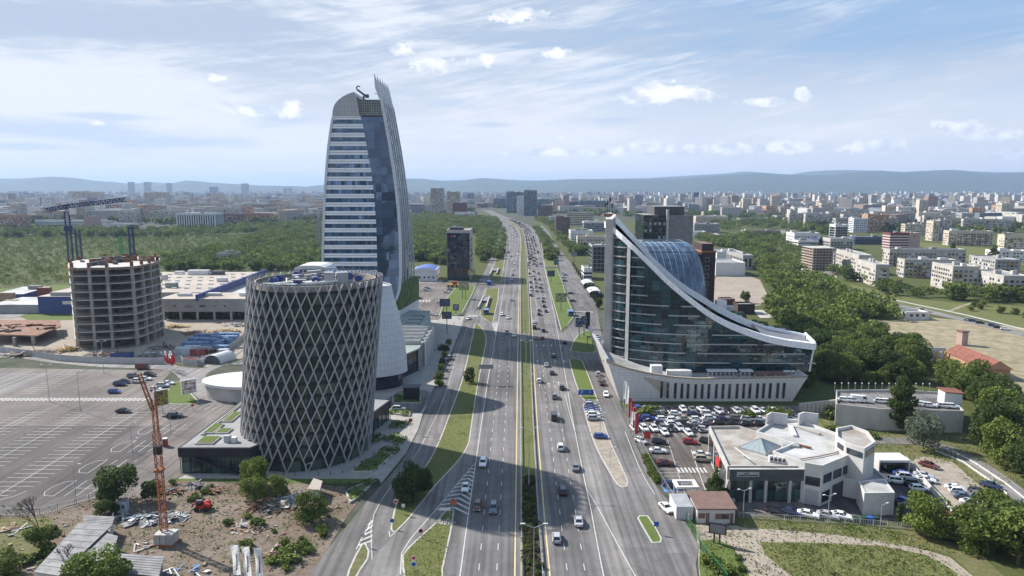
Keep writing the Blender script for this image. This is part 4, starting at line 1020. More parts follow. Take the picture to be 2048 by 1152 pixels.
# roof gardens and plant
rn = random.Random(5)
for i in range(9):
	x = 80 + i * 2.7;z = itp(far,x) - 1.2;mb = MB();mb.box(x,x + 2.0,248.5 + (i % 3) * 2.3,250.5 + (i % 3) * 2.3,z - 1.4,z + .8,['concrete_light','off_white','roof_brown'][i % 3]);p_ = mb.build('planter',WB)
	mb = MB();mb.box(x + .2,x + 1.8,248.7 + (i % 3) * 2.3,250.3 + (i % 3) * 2.3,z + .75,z + 1.5,'living_wall');mb.build('plants',p_)
for i,(x,y,h) in enumerate(((77,252,3.4),(80.5,254,2.6),(84.5,254,2.0))):
	mb = MB();mb.obox((x,y,itp(far,x) - 2),(3.6,3,h + 1),0,['white','galvanised','dark_grey'][i]);mb.build('roof_unit',WB)
# podium
POD = thing('podium','pale leaning podium with narrow slit windows under the curved glass office','podium',(62,222,0))
top = [(31.3,14.3),(33,13.6),(38,11.8),(45,10.1),(53,8.8),(61,8.2),(75,8.4),(97.8,9.0)]
def wl(x,t):
	"""point on the leaning front wall; x measured on its top edge, t 0 foot..1 top"""
	u = (x - 31.3) / 66.5;xb = 36.0 + u * 57.2;zt = itp(top,x)
	return (xb + (x - xb) * t,222.6 + (222.0 - 222.6) * t,zt * t)
X_ = [31.3 + 66.5 * i / 30 for i in range(31)]
mb = MB();mb.grid([[wl(x,t) for x in X_] for t in (0,.5,.93)],'podium_panel');mb.build('front_wall',POD)
mb = MB();mb.grid([[wl(x,.93) for x in X_],[(wl(x,1)[0],221.7,wl(x,1)[2]) for x in X_],[(wl(x,1)[0],222.6,wl(x,1)[2]) for x in X_],[(wl(x,1)[0],222.6,wl(x,1)[2] - 1.2) for x in X_]],'beige_panel');mb.build('coping',POD)
mb = MB();mb.face([wl(97.8,0),(93.5,262,0),(97.8,262,9.0),wl(97.8,1)],'podium_panel');mb.face([(36,280,0),wl(31.3,0),wl(31.3,1),(31.5,280,14)],'concrete_light');mb.build('side_wall',POD)
mb = MB();mb.grid([[(x,222.6,itp(top,x) - .9) for x in X_],[(x,262,itp(top,x) - .9 if x > 45 else itp(top,x) - .9) for x in X_]],'roof_white');mb.build('roof',POD)
mb = MB();mb.bar((31.4,222.0,14.4),(31.6,278,14.0),.9,.8,'galvanised');mb.build('edge_beam',POD)
mb = MB();p = [wl(42.5,.80),wl(50.6,.76),wl(50.6,.12),wl(49.5,.12)];mb.face([(x,y - .06,z) for x,y,z in p][::-1],'beige_panel');mb.build('beige_inlay',POD)
for i,px in enumerate((1320,1333,1349,1363,1376,1392,1406,1420,1436,1450,1464,1480,1494,1507,1523,1536,1550,1566,1579)):
	x = Zat(px,775,221).x;xt = 31.3 + (x - 33.8) / 61.5 * 66.5;zt = itp(top,xt)
	mb = MB();a,c = 0.13,.74
	q0 = wl(xt,a);xq = xt
	for _ in range(12):xq += q0[0] - wl(xq,c)[0]
	q1 = wl(xq,c);q0 = (q0[0],q0[1],q0[2])
	for dx0,dx1,dy,m_ in ((-.44,.44,.10,'mid_grey'),(-.34,.34,.16,'window_glass')):
		mb.face([(q0[0] + dx0,q0[1] - dy,q0[2]),(q0[0] + dx1,q0[1] - dy,q0[2]),(q1[0] + dx1,q1[1] - dy,q1[2]),(q1[0] + dx0,q1[1] - dy,q1[2])],m_)
		if m_ == 'mid_grey':mb.bar((q0[0],q0[1] - .05,q0[2]),(q1[0],q1[1] - .05,q1[2]),1.0,.1,'mid_grey',(0,1,0))
	mb.build('window',POD)
ch = thing('chiller','long row of white chiller units with zigzag coils on the podium roof','chiller',(72,223,8.3))
for i in range(10):
	x = 65.4 + i * 1.42 + (1.0 if i > 6 else 0);mb = MB();mb.box(x,x + 1.36,224.6,227.0,9.6,10.0,'white')
	mb.face([(x + .1,224.7,9.6),(x + .68,224.7,8.3),(x + 1.26,224.7,9.6)],'dark_grey');mb.box(x,x + 1.36,224.9,227,7.6,8.1,'off_white');mb.bar((x + .05,224.6,7.8),(x + .05,224.6,9.8),.14,.14,'white',(0,1,0));mb.build('unit',ch)
for i,(x0,x1,z1,m_,lb) in enumerate(((46.5,50.2,11.6,'white','white tangled air handling unit at the left of the podium roof'),(52,60,9.9,'off_white','flat cream plant box on the podium roof left of the chillers'),(80.5,92,9.2,'roof_brown','flat brown terrace deck on the right of the podium roof'))):
	u = thing('roof_plant',lb,'roof unit',(x0,223,8));mb = MB();mb.box(x0,x1,224.6,227.2,7.5,z1,m_);mb.build('casing',u)
	mb = MB()
	for q in range(4):mb.tube((x0 + .5 + q * (x1 - x0 - 1) / 3,223.6,8.2),(x0 + .5 + q * (x1 - x0 - 1) / 3,227,8.9),.22,.22,'galvanised',6)
	mb.build('pipes',u,kind='stuff')
for i,px in enumerate((1571,1578,1587)):
	p = Zat(px,735,226);u = thing('air_conditioner',['left','middle','right'][i] + ' one of three boxy white air conditioners on the podium roof','air conditioner',(p.x,226,9),'air conditioners at the podium end')
	mb = MB();mb.box(p.x - .55,p.x + .55,225.6,226.4,8.1,9.7,'white');mb.build('case',u);mb = MB();mb.tube((p.x,225.58,8.9),(p.x,225.5,8.9),.45,.45,'dark_grey',10);mb.build('fan',u)
# antenna cluster on top of the corner fin
an = thing('antenna_mast','cluster of dark antennas on the peak of the curved office','antenna',(34.5,252,60.8))
for i,(dx,h) in enumerate(((0,5.5),(.9,7.5),(-.8,4.5),(1.7,4))):
	mb = MB();mb.tube((34.5 + dx,252,60.3),(34.5 + dx,252,60.8 + h),.14,.1,'dark_grey',5);mb.box(34.2 + dx,34.9 + dx,251.7,252.2,61 + h * .6,62.4 + h * .6,'dark_grey');mb.build('antenna',an)
mb = MB();mb.box(33,36.5,250.5,253.5,60.2,61.2,'roof_brown');mb.build('plinth',an)
# brick tower with square windows
def face_windows(parent,x0,y,z0,nx,nz,dx,dz,w,h,mat='window_glass',frame=None,name='window',d=.12,skip=0,seed=0,pieces=True):
	"""windows on a wall that looks towards -Y"""
	rn = random.Random(seed);big = MB()
	for i in range(nx):
		for k in range(nz):
			if skip and rn.random() < skip:continue
			mb = MB() if pieces else big;x = x0 + i * dx;z = z0 + k * dz
			if frame:mb.box(x - w / 2 - .12,x + w / 2 + .12,y - d * .6,y + .1,z - .12,z + h + .12,frame)
			mb.box(x - w / 2,x + w / 2,y - d,y + .1,z,z + h,mat)
			if pieces:mb.build(name,parent)
	if not pieces and big.v:big.build(name,parent,kind='stuff')
a,c = Zat(1404,500,268),Zat(1432,500,268)
bt = thing('brick_tower','narrow dark brick tower with one column of square windows behind the curved office','tower',(a.x,268,0))
mb = MB();mb.box(a.x,c.x,268,282,0,45.6,'brick_dark','roof_grey');mb.build('wall',bt)
mb = MB();mb.box(a.x - .3,c.x + .3,267.7,282.3,45.6,46.2,'brick_orange');mb.box(a.x,c.x - 1,268,281,46.2,49.0,'brick_dark','roof_brown');mb.build('roof_head',bt)
face_windows(bt,a.x + 2.2,268,20,1,8,1,3.15,1.25,1.5,'green_glass','concrete_light')
# dark hotel tower
def pxbox(name,label,cat,px0,px1,ytop,Y,depth,wall,roofm='roof_grey',z0=0,group=None):
	a = Zat(px0,ytop,Y);b_ = Zat(px1,ytop,Y);t = thing(name,label,cat,((a.x + b_.x) / 2,Y,0),group)
	mb = MB();mb.box(a.x,b_.x,Y,Y + depth,z0,a.z,wall,roofm);mb.build('wall',t);return t,a.x,b_.x,a.z
t,x0,x1,zt = pxbox('hotel_tower','dark slab tower with a grey metal half and a glass half behind the curved office','tower',1335,1387,431,345,26,'mid_grey')
mb = MB();zz = Zat(1288,430,346).z;mb.box(Zat(1288,430,346).x,x0,346,370,0,zz,'dark_glass','roof_grey');mb.build('glass_half',t)
mb = MB();mb.box(x0 - .5,x0 + .6,344,346,0,zt + 3,'galvanised');mb.build('edge_pier',t)
mb = MB();mb.box(x0 - 6,x1 - 4,348,366,zt,zt + 4.4,'dark_grey','roof_grey');mb.build('roof_plant',t)
MT['hotel_metal'] = MT['mid_grey']
face_windows(t,x0 + 4,345,zt - 24,8,2,1.15,4.0,.45,.6,'lamp_glass',seed=1);face_windows(t,x0 - 10.4,346,zt - 32,5,9,2.3,3.4,1.2,1.4,'skylight_glass',name='pale_pane',skip=.45,seed=3)  # pale panes spread at random over the glass half
for k in range(11):mb = MB();mb.box(Zat(1288,430,346).x + .3,x0 - .6,345.7,346.1,zt - 3.4 * k - 2,zt - 3.4 * k - 1.6,'dark_grey');mb.build('floor_line',t)
# ================================================================== CAR DEALER
D = thing('dealership','white polygonal car dealer hall with pyramid skylight and black sign band','car dealership',(60,160,0))
def g(px,z):return [tuple(G(x,y,z))[:2] for x,y in px]
def vol(px,z,wall,roofm,par=.7,parent=D,nm='hall',z0=0,pt=.35):
	poly = g(px,z);mb = MB();mb.prism(poly,z0,z - par,wall,roofm);o = mb.build(nm,parent);bm_tri(o)
	q = inset(poly,pt);n = len(q);a = sum(poly[i][0] * poly[(i + 1) % n][1] - poly[(i + 1) % n][0] * poly[i][1] for i in range(n));pp = poly if a > 0 else poly[::-1]
	mb = MB()
	for i in range(n):
		j = (i + 1) % n;mb.prism([pp[i],pp[j],q[j],q[i]],z - par - .01,z,wall)
	mb.build('parapet',parent);return poly
vol([(1418,852),(1478,851),(1512,862),(1588,884),(1610,932),(1455,932)],8.2,'concrete_light','roof_stained',parent=D)
vol([(1512,862),(1548,840),(1598,838),(1680,868),(1728,897),(1645,931),(1610,925),(1545,902),(1586,886)],9.6,'off_white','roof_white')
vol([(1672,856),(1703,850),(1736,862),(1751,883),(1729,897),(1690,884),(1673,872)],12.4,'off_white','roof_stained')
vol([(1674,952),(1737,926),(1776,958),(1722,962)],4.6,'off_white','roof_grey',.5,nm='wing')
vol([(1716,962),(1770,958),(1790,985),(1729,986)],5.2,'off_white','roof_white',.2,nm='garage')
sk = [G(*q,8.0) for q in ((1477,893),(1510,880),(1562,892),(1531,908))];c = sum(sk,Vector()) / 4;c.z = 10.2
mb = MB();mb.prism([tuple(p)[:2] for p in sk],7.4,8.0,'galvanised');s_ = mb.build('skylight_frame',D)
for i in range(4):
	a,b_ = sk[i],sk[(i + 1) % 4];mb = MB();mb.face([tuple(a),tuple(b_),tuple(c)] if i != 9 else 0,'skylight_glass');mb.build('pane',s_)
	mb = MB();mb.bar(a,c,.18,.18,'galvanised')
	for k in (.25,.5,.75):mb.bar(a + (b_ - a) * k,c + (a + (b_ - a) * k - c) * .05,.08,.08,'galvanised')
	mb.build('rib',s_)
# front: columns, showroom glass, sign band
FY = 148.2
fa,fb = G(1456,932,8.2).x,G(1608,932,8.2).x
mb = MB();mb.box(fa,fb,FY - .9,FY - .1,5.3,8.0,'dark_grey','concrete_light');mb.build('sign_band',D)
mb = MB();mb.box(fa + 1.6,fa + 6.6,FY - 1.05,FY - .85,6.3,7.4,'galvanised');mb.box(fa + 1.9,fa + 6.3,FY - 1.1,FY - 1.04,6.5,6.8,'dark_grey');mb.box(fa + 3.2,fa + 4.3,FY - 1.1,FY - 1.04,6.95,7.2,'dark_grey');mb.build('sign_plate',D)
for i,(u0,u1) in enumerate(((.03,.27),(.30,.47),(.50,.78),(.82,.95))):
	mb = MB();mb.box(fa + (fb - fa) * u0,fa + (fb - fa) * u1,FY - .35,FY + .2,.5,5.2,'green_glass');mb.build('show_window',D)
for u in (0,.285,.485,.80,.99):
	mb = MB();mb.box(fa + (fb - fa) * u - .3,fa + (fb - fa) * u + .3,FY - .9,FY - .2,0,5.3,'concrete_light');mb.build('column',D)
def wallwin(p,q,t0,t1,z0,z1,mat='window_glass',name='window',off=.12):
	p,q = Vector(p),Vector(q);d = (q - p);n = Vector((d.y,-d.x)).normalized() * off;a = p + d * t0 + n;b_ = p + d * t1 + n
	mb = MB();mb.prism([(a.x,a.y),(b_.x,b_.y),(b_.x - n.x * 2,b_.y - n.y * 2),(a.x - n.x * 2,a.y - n.y * 2)],z0,z1,mat);return mb.build(name,D)
S0 = tuple(G(1610,925,9.6))[:2];S1 = tuple(G(1645,931,9.6))[:2];S2 = tuple(G(1728,897,9.6))[:2];S3 = tuple(G(1751,883,12.4))[:2]
wallwin(S0,S1,.08,.92,4.6,6.6);wallwin(S0,S1,.1,.88,.1,3.6,'galvanised','shutter')
for t0,t1 in ((.04,.22),(.27,.46),(.50,.70),(.75,.96)):wallwin(S1,S2,t0,t1,5.2,7.2)
wallwin(S1,S2,.03,.20,.8,3.2);wallwin(S1,S2,.27,.62,.1,3.8,'dark_grey','shutter')
wallwin(G(1690,884,12.4).xy,G(1729,897,12.4).xy,.12,.92,10.0,11.3);wallwin(G(1673,872,12.4).xy,G(1690,884,12.4).xy,.2,.9,10.0,11.3);wallwin(G(1729,897,12.4).xy,S3,.15,.9,10,11.4)
wallwin(G(1545,902,9.6).xy,G(1512,862,9.6).xy,-.0,.0,8.6,9.2)
W0,W1 = G(1418,852,8.2).xy,G(1455,932,8.2).xy
for t0,t1 in ((.05,.3),(.36,.6),(.66,.95)):wallwin(W0,W1,t0,t1,1.0,6.6)
mb = MB();p = W0 + (W1 - W0) * .62;mb.box(p.x - .7,p.x - .4,p.y - 2.3,p.y + .8,4.4,6.2,'red');mb.build('red_sign',D)
for i,px in enumerate((1542,1550,1558,1567,1577)):
	p = G(px,919 + (px - 1542) * .16,8.0);mb = MB();mb.box(p.x - .5,p.x + .5,p.y - .4,p.y + .4,7.5,9.0,'white');o = mb.build('air_conditioner',D);mb = MB();mb.tube((p.x,p.y - .41,8.3),(p.x,p.y - .46,8.3),.36,.36,'dark_grey',10);mb.build('fan',o)
for (p0,p1,m_,w) in (((1565,890),(1598,892),'galvanised',.6),((1592,888),(1622,896),'rust',.35),((1580,850),(1590,872),'white',.5),((1600,855),(1640,868),'roof_stained',.4),((1600,918),(1640,912),'rust',.12),((1640,912),(1672,905),'rust',.12),((1672,905),(1685,893),'rust',.12),((1470,895),(1500,918),'white',.12),((1500,918),(1540,925),'white',.12)):
	a,b_ = G(*p0,9.2),G(*p1,9.2);mb = MB();mb.bar(a,b_,w * 2,w,m_);mb.build('roof_pipe',D)
mb = MB();p = G(1546,848,9.5);mb.prism([(p.x - 2,p.y),(p.x + .3,p.y + 2.5),(p.x + .6,p.y + 2.2),(p.x - 1.7,p.y - .3)],9,12,'off_white');mb.prism([(p.x + .3,p.y + 2.5),(p.x + 4,p.y + .6),(p.x + 3.8,p.y + .2),(p.x + .3,p.y + 2.1)],9,12,'off_white');mb.build('screen_wall',D)
mb = MB();p = G(1598,848,9.5);mb.prism([(p.x,p.y + 1),(p.x + 2.2,p.y + 2.6),(p.x + 2.5,p.y + 2.2),(p.x + .3,p.y + .6)],9,12,'off_white');mb.prism([(p.x + 2.2,p.y + 2.6),(p.x + 5.4,p.y + 1),(p.x + 5.2,p.y + .6),(p.x + 2.2,p.y + 2.2)],9,12,'off_white');mb.build('screen_wall',D)
# ramp slabs at the door
mb = MB();q = [G(*s) for s in ((1425,1005),(1452,992),(1498,1012),(1475,1010))]
mb.prism([tuple(p)[:2] for p in [G(1422,998),G(1449,985),G(1470,1005),G(1438,1007)]],0,.9,'concrete_light');mb.build('ramp',D)
# ---- guard house, boxes and small white hut
gh = thing('gatehouse','small white gatehouse with a brown roof and brown shutters by the dealer entrance','gatehouse',(46,141,0))
a,b_ = G(1394,1047),G(1469,1047);zt = Zat(1394,1018,a.y).z
mb = MB();mb.box(a.x,b_.x,a.y,a.y + 6,0,zt,'off_white');mb.build('wall',gh)
mb = MB();mb.prism([(a.x - .3,a.y - .5),(b_.x + .3,a.y - .5),(b_.x + .3,a.y + 7),(a.x - .3,a.y + 7)],[zt,zt,zt + .5,zt + .5],[zt + .3,zt + .3,zt + .8,zt + .8],'roof_brown',bot=True);mb.build('roof',gh)
W_ = b_.x - a.x
for u0,u1,z0,z1,nm in ((.03,.2,1.2,2.3,'window'),(.23,.32,.1,2.3,'door'),(.48,.85,1.0,2.2,'window'),(.87,.96,.1,2.3,'door')):
	mb = MB();mb.box(a.x + W_ * u0,a.x + W_ * u1,a.y - .1,a.y + .05,z0,z1,'roof_brown');mb.build(nm,gh)
mb = MB();mb.box(a.x + W_ * .66,a.x + W_ * .82,a.y - .15,a.y - .05,1.2,2.0,'window_glass');mb.build('pane',gh)
wb = thing('white_container','white ribbed box store beside the gatehouse','container',(40,143,0))
a,b_ = G(1352,1040),G(1384,1036);mb = MB();mb.box(a.x,b_.x,a.y,a.y + 6.5,0,3.0,'white','galvanised');mb.build('case',wb)
for i in range(7):x = a.x + .3 + i * (b_.x - a.x - .5) / 6;mb = MB();mb.box(x,x + .12,a.y - .08,a.y,.1,2.9,'galvanised');mb.build('rib',wb)
w2 = thing('open_canopy','white open-topped canopy frame behind the box store','canopy',(41,150,0));a = G(1352,1000);mb = MB()
for x0_,x1_,y0_,y1_ in ((0,5.2,0,.8),(0,5.2,3.4,4.2),(0,.8,.8,3.4),(4.4,5.2,.8,3.4)):mb.box(a.x + x0_,a.x + x1_,a.y + y0_,a.y + y1_,2.6,3.1,'white')
mb.build('frame',w2)
for x_,y_ in ((.4,.4),(4.8,.4),(.4,3.8),(4.8,3.8)):mb = MB();mb.box(a.x + x_ - .1,a.x + x_ + .1,a.y + y_ - .1,a.y + y_ + .1,0,2.6,'white');mb.build('post',w2)
cs = thing('car_wash','low white shed with an open front right of the dealer hall','shed',(88,150,0))
a,b_ = G(1757,945),G(1812,940);mb = MB();mb.box(a.x,b_.x,a.y,a.y + 5,2.6,3.2,'white');mb.build('roof',cs)
mb = MB();mb.box(a.x,b_.x,a.y + 4.7,a.y + 5,0,2.6,'off_white');mb.box(a.x,a.x + .3,a.y,a.y + 5,0,2.6,'off_white');mb.box(b_.x - .3,b_.x,a.y,a.y + 5,0,2.6,'off_white');mb.build('wall',cs)
for i,px in enumerate((1776,1784,1798,1806)):
	p = G(px,944);b__ = thing('tyre_stack','dark stack in front of the white shed, ' + ['leftmost','second from the left','third from the left','rightmost'][i],'stack',(p.x,p.y,0),'dark stacks at the white shed')
	mb = MB()
	for k in range(5):mb.tube((p.x,p.y,k * .32),(p.x,p.y,k * .32 + .28),.5,.5,'rubber',10)
	mb.build('tyres',b__)
pit = thing('sunken_bay','dark fenced loading pit beside the dealer garage','loading bay',(74,141,0));mb = MB()
a,b_ = G(1796,1015),G(1835,1015)
mb.box(a.x,b_.x,a.y,a.y + 7,.09,.14,'black_clad');mb.build('floor',pit)
for q in range(14):x = a.x + (b_.x - a.x) * q / 13;mb = MB();mb.box(x,x + .06,a.y - .1,a.y,.1,1.1,'white');mb.build('rail_post',pit)
mb = MB();mb.box(a.x,b_.x,a.y - .12,a.y - .02,1.1,1.2,'white');mb.box(a.x - .2,a.x,a.y,a.y + 7,0,1.6,'dark_grey');mb.build('rail',pit)
# parking deck
DK = thing('parking_deck','raised grey parking deck with a tall blank retaining wall','parking deck',(120,200,0))
dp = g([(1672,812),(1760,822),(1928,826),(1895,789),(1790,783),(1672,784)],6.0)
mb = MB();mb.prism(dp,0,6.0,'concrete_light','asphalt');o = mb.build('deck',DK);bm_tri(o)
q = inset(dp,.3);mb = MB();n = len(dp);pp = dp if sum(dp[i][0] * dp[(i + 1) % n][1] - dp[(i + 1) % n][0] * dp[i][1] for i in range(n)) > 0 else dp[::-1]
for i in range(n):j = (i + 1) % n;mb.prism([pp[i],pp[j],q[j],q[i]],5.99,6.7,'concrete_light')
mb.build('parapet',DK)
mb = MB()
for i in range(26):
	p = G(1690 + i * 8,792,6.0);mb.box(p.x,p.x + .12,p.y - 2.2,p.y + 2.2,6.0,6.02,'paint_white')
mb.build('bay_lines',DK,kind='stuff')
hut = thing('deck_hut','white hut with a red roof at the end of the parking deck','hut',(125,205,6));a = G(1893,812,6.0)
mb = MB();mb.obox((a.x + 2.2,a.y + 2.2,6.0),(5.0,4,4.0),-.1,'white');mb.build('wall',hut)
mb = MB();mb.prism([(a.x - .5,a.y),(a.x + 5,a.y - .4),(a.x + 5,a.y + 4.6),(a.x - .4,a.y + 4.8)],[10,9.7,9.9,10.2],[10.3,10.0,10.2,10.5],'roof_red',bot=True);mb.build('roof',hut)
rw = thing('retaining_wall','ribbed pale retaining wall right of the slit-window podium','wall',(95,205,0));a,b_ = G(1598,822),G(1672,828)
mb = MB();mb.prism([(a.x,a.y),(b_.x,b_.y),(b_.x,b_.y + .6),(a.x,a.y + .6)],0,[2.4,4.6,4.6,2.4],'concrete_light');mb.build('wall',rw)
for q in range(10):t = q / 9;x = a.x + (b_.x - a.x) * t;y = a.y + (b_.y - a.y) * t;mb = MB();mb.box(x - .1,x + .1,y - .12,y,0,2.2 + 2.2 * t,'concrete');mb.build('rib',rw)
# ================================================================== VEGETATION
def leaf_mesh(name,clumps,nq,size,mat,seed,shell=0.75,flat=0.8):
	"""clumps: (x,y,z,rx,rz); small leaf-clump faces spread over and inside each"""
	r = np.random.RandomState(seed);V,tone = [],[]
	tot = sum(c[3] ** 2 for c in clumps)
	for c in clumps:
		n = max(6,int(nq * c[3] ** 2 / tot));d = r.normal(size=(n,3));d /= np.linalg.norm(d,axis=1)[:,None]
		rad = (shell + (1.08 - shell) * r.rand(n))[:,None]
		p = d * rad * np.array([c[3],c[3],c[4]]) + np.array(c[:3])
		nrm = d * 0.7 + r.normal(size=(n,3)) * 0.55;nrm /= np.linalg.norm(nrm,axis=1)[:,None]
		a = np.cross(nrm,r.normal(size=(n,3)));a /= np.linalg.norm(a,axis=1)[:,None];b_ = np.cross(nrm,a)
		s = (size * (0.6 + 0.8 * r.rand(n)))[:,None]
		q = np.stack([p - a * s - b_ * s * flat * .4,p + a * s * .3 - b_ * s * flat,p + a * s + b_ * s * flat * .3,p - a * s * .2 + b_ * s * flat],1)
		V.append(q);tb = r.rand() * .45;tone.append(np.clip(tb + r.rand(n) * .5,0,1))
	return np.concatenate(V),np.concatenate(tone)
def quads_to_mesh(name,V,tone,mats,mi=None):
	n = len(V);me = bpy.data.meshes.new(name)
	me.vertices.add(n * 4);me.vertices.foreach_set('co',V.reshape(-1).astype(np.float32))
	me.loops.add(n * 4);me.loops.foreach_set('vertex_index',np.arange(n * 4,dtype=np.int32))
	me.polygons.add(n);me.polygons.foreach_set('loop_start',np.arange(0,n * 4,4,dtype=np.int32))
	for q in mats:me.materials.append(MT[q])
	if mi is not None:me.polygons.foreach_set('material_index',mi.astype(np.int32))
	at = me.attributes.new('tone','FLOAT','FACE');at.data.foreach_set('value',tone.astype(np.float32))
	me.update(calc_edges=True);return me
def clump_set(kind,h,w,seed):
	r = random.Random(seed);C = []
	if kind == 'broad':
		n = 15;C.append((0,0,h * .55,w * .34,h * .34))
		for i in range(n):
			a = i * 2.4 + r.random();t = r.random();rr = w * .5 * (0.35 + .4 * math.sin(math.pi * (0.25 + t * .6)))
			C.append((rr * math.cos(a),rr * math.sin(a),h * (.22 + .64 * t),w * (.16 + .12 * r.random()),w * (.13 + .10 * r.random())))
	elif kind == 'tall':
		for i in range(12):
			t = i / 11;rr = w * .22 * math.sin(math.pi * (.12 + .8 * t));a = i * 2.1
			C.append((rr * math.cos(a),rr * math.sin(a),h * (.16 + .76 * t),w * (.16 + .22 * math.sin(math.pi * (.15 + .75 * t))),h * .10))
	elif kind == 'cone':
		for i in range(15):
			t = i / 14;rr = w * .36 * (1 - t);a = i * 2.4
			C.append((rr * math.cos(a),rr * math.sin(a),h * (.12 + .82 * t),w * (.24 * (1 - t) + .05),h * .07))
		C.append((0,0,h * .4,w * .25,h * .3))
	elif kind == 'bush':
		for i in range(6):
			a = i * 1.3 + r.random();rr = w * .25 * r.random() * 1.4
			C.append((rr * math.cos(a),rr * math.sin(a),h * (.3 + .3 * r.random()),w * (.2 + .12 * r.random()),h * (.25 + .12 * r.random())))
	return C
PROT = {}
def proto_tree(key,kind,h,w,nq,size,mat,seed,name='tree'):
	root = thing(name,'x','tree' if name == 'tree' else name.split('_')[-1],(0,0,0));rn = random.Random(seed)
	V,tone = leaf_mesh(key,clump_set(kind,h,w,seed),nq,size,mat,seed)
	c = bpy.data.objects.new('crown' if name != 'bush' else 'foliage',quads_to_mesh(key,V,tone,[mat]));COL.objects.link(c);c.parent = root
	mb = MB();tr = max(.12,h * .022)
	if name != 'bush':
		P = [(0,0,-.1),(rn.uniform(-.1,.1),rn.uniform(-.1,.1),h * .25),(rn.uniform(-.3,.3),rn.uniform(-.3,.3),h * .55),(0,0,h * .8)]
		for (a,b_),(r0,r1) in zip(zip(P,P[1:]),((tr,tr * .8),(tr * .8,tr * .5),(tr * .5,tr * .15))):mb.tube(a,b_,r0,r1,'bark',6)
		for i in range(5):
			a = i * 1.3;mb.tube(P[1] if i % 2 else P[2],(math.cos(a) * w * .3,math.sin(a) * w * .3,h * (.5 + .08 * i)),tr * .4,tr * .12,'bark',4,False)
	else:
		for i in range(4):a = i * 1.6;mb.tube((0,0,-.05),(math.cos(a) * w * .2,math.sin(a) * w * .2,h * .5),.06,.03,'bark',4,False)
	mb.build('trunk' if name != 'bush' else 'stem',root)
	PROT[key] = (learn(root),h);return root
for i in range(3):
	proto_tree('broad%d' % i,'broad',10,9.4 - i * .6,4600,.26,'leaves',10 + i)
	proto_tree('bright%d' % i,'broad',10,8.4,4400,.25,'leaves_bright',20 + i)
	proto_tree('dark%d' % i,'broad',10,9.0,4600,.26,'leaves_dark',30 + i)
	proto_tree('mid%d' % i,'broad',10,9.5,420,.85,['leaves','leaves_bright','leaves_dark'][i],50 + i)
proto_tree('grey','broad',10,9.5,4200,.24,'leaves_grey',41);proto_tree('poplar','tall',14,7.0,5000,.28,'leaves_dark',42)
proto_tree('conifer','cone',10,8.0,5000,.22,'leaves_dark',43);proto_tree('slim','tall',10,3.2,500,.45,'leaves_dark',44);proto_tree('farpop','tall',14,5.5,260,.9,'leaves_dark',48)
proto_tree('bush0','bush',2.4,3.4,420,.24,'leaves',45,'bush');proto_tree('bush1','bush',2.4,3.6,420,.24,'leaves_bright',46,'bush');proto_tree('bush2','bush',2.4,3.6,420,.24,'leaves_brown',47,'bush')
def plant(key,x,y,h,label,group=None,wide=1.0,name=None,cat=None,rn=random):
	root,ph = PROT[key];s = h / ph
	r = tree_copy(root,(x,y,0),rn.random() * 6.28,(s * wide,s * wide,s),label,group)
	if name:r.name = name
	if cat:r['category'] = cat
	return r
def pt(key,px,py,h,label,wide=1.0,**k):
	p = G(px,py);return plant(key,p.x,p.y,h,label,wide=wide,**k)
# single trees one can point to
pt('dark0',237,1006,9.2,'large dark leafy tree at the corner of the parking lot',1.0)
pt('dark1',826,1000,8.6,'round dark tree at the pointed end of the grass island',1.05)
pt('dark2',939,766,6.2,'lone narrow tree on the long grass island beside the highway',.7)
pt('bright0',510,975,8.2,'bright green tree in front of the black pavilion',.8)
pt('bright1',508,1003,6.6,'bright green tree standing closest before the taller one by the pavilion',.95)
pt('bright2',558,992,5.6,'small bright tree in front of the lattice tower foot',.8)
pt('broad0',622,1042,6.4,'bushy tree beside the rusty roofed shed',1.0)
pt('bright0',198,1185,9.0,'pale green feathery tree at the bottom left between tin roofs',1.1)
pt('broad1',84,1105,5.5,'ragged tree under the bare branches at the bottom left',1.15)
pt('broad2',20,1150,4.0,'low tree at the bottom left corner',1.3)
pt('dark1',215,1030,4.2,'dark bush-like tree beside the blue hut',1.2)
pt('dark0',305,1005,5.6,'small dark tree behind the orange crane mast',.8)
pt('conifer',1430,1006,8.6,'dense dark conifer behind the gatehouse',.95)
pt('poplar',1800,862,16.5,'tall dark poplar in front of the parking deck wall',.85)
pt('grey',1846,898,10.5,'silvery grey willow right of the tall poplar',.85)
pt('bright1',1853,1066,9.0,'round dense green tree at the corner of the dealer yard',1.05)
pt('broad0',1962,1070,9.5,'round green tree behind the grass right of the dealer yard',1.1)
pt('slim',1797,1050,5.0,'clipped dark column cypress by the bins',.8,name='cypress',cat='tree')
pt('broad2',1490,606,8.0,'lone young tree on the bare lot behind the curved office',.8)
pt('dark2',1985,905,15,'tall dark tree at the right edge above the ramp road',.75)
pt('bright2',2005,930,12,'bright tree below the tall dark one at the right edge',.9)
pt('broad1',2035,1130,12,'large tree in the bottom right corner',1.2)
pt('grey',2010,1085,9,'greyish loose tree near the bottom right corner',1.1)
pt('broad0',1945,1100,6,'low tree below the round one at the bottom right',1.2)
pt('farpop',1905,512,15,'single dark poplar on the meadow between panel blocks',.9)
pt('farpop',1985,540,21,'tall dark poplar left of the right edge panel blocks',1.0)
pt('farpop',1849,452,16,'dark poplar beside the cream slab block',.9)
pt('farpop',968,505,10,'pointed tree in the wood behind the black office',.9)
pt('dark0',1198,618,7,'dark rounded tree left of the curved office fin',.6)
pt('bush0',1497,840,3.6,'dark bush in front of the podium slit windows',1.1);pt('bush0',1668,836,4.0,'bush at the right end of the dealer car rows',1.2)
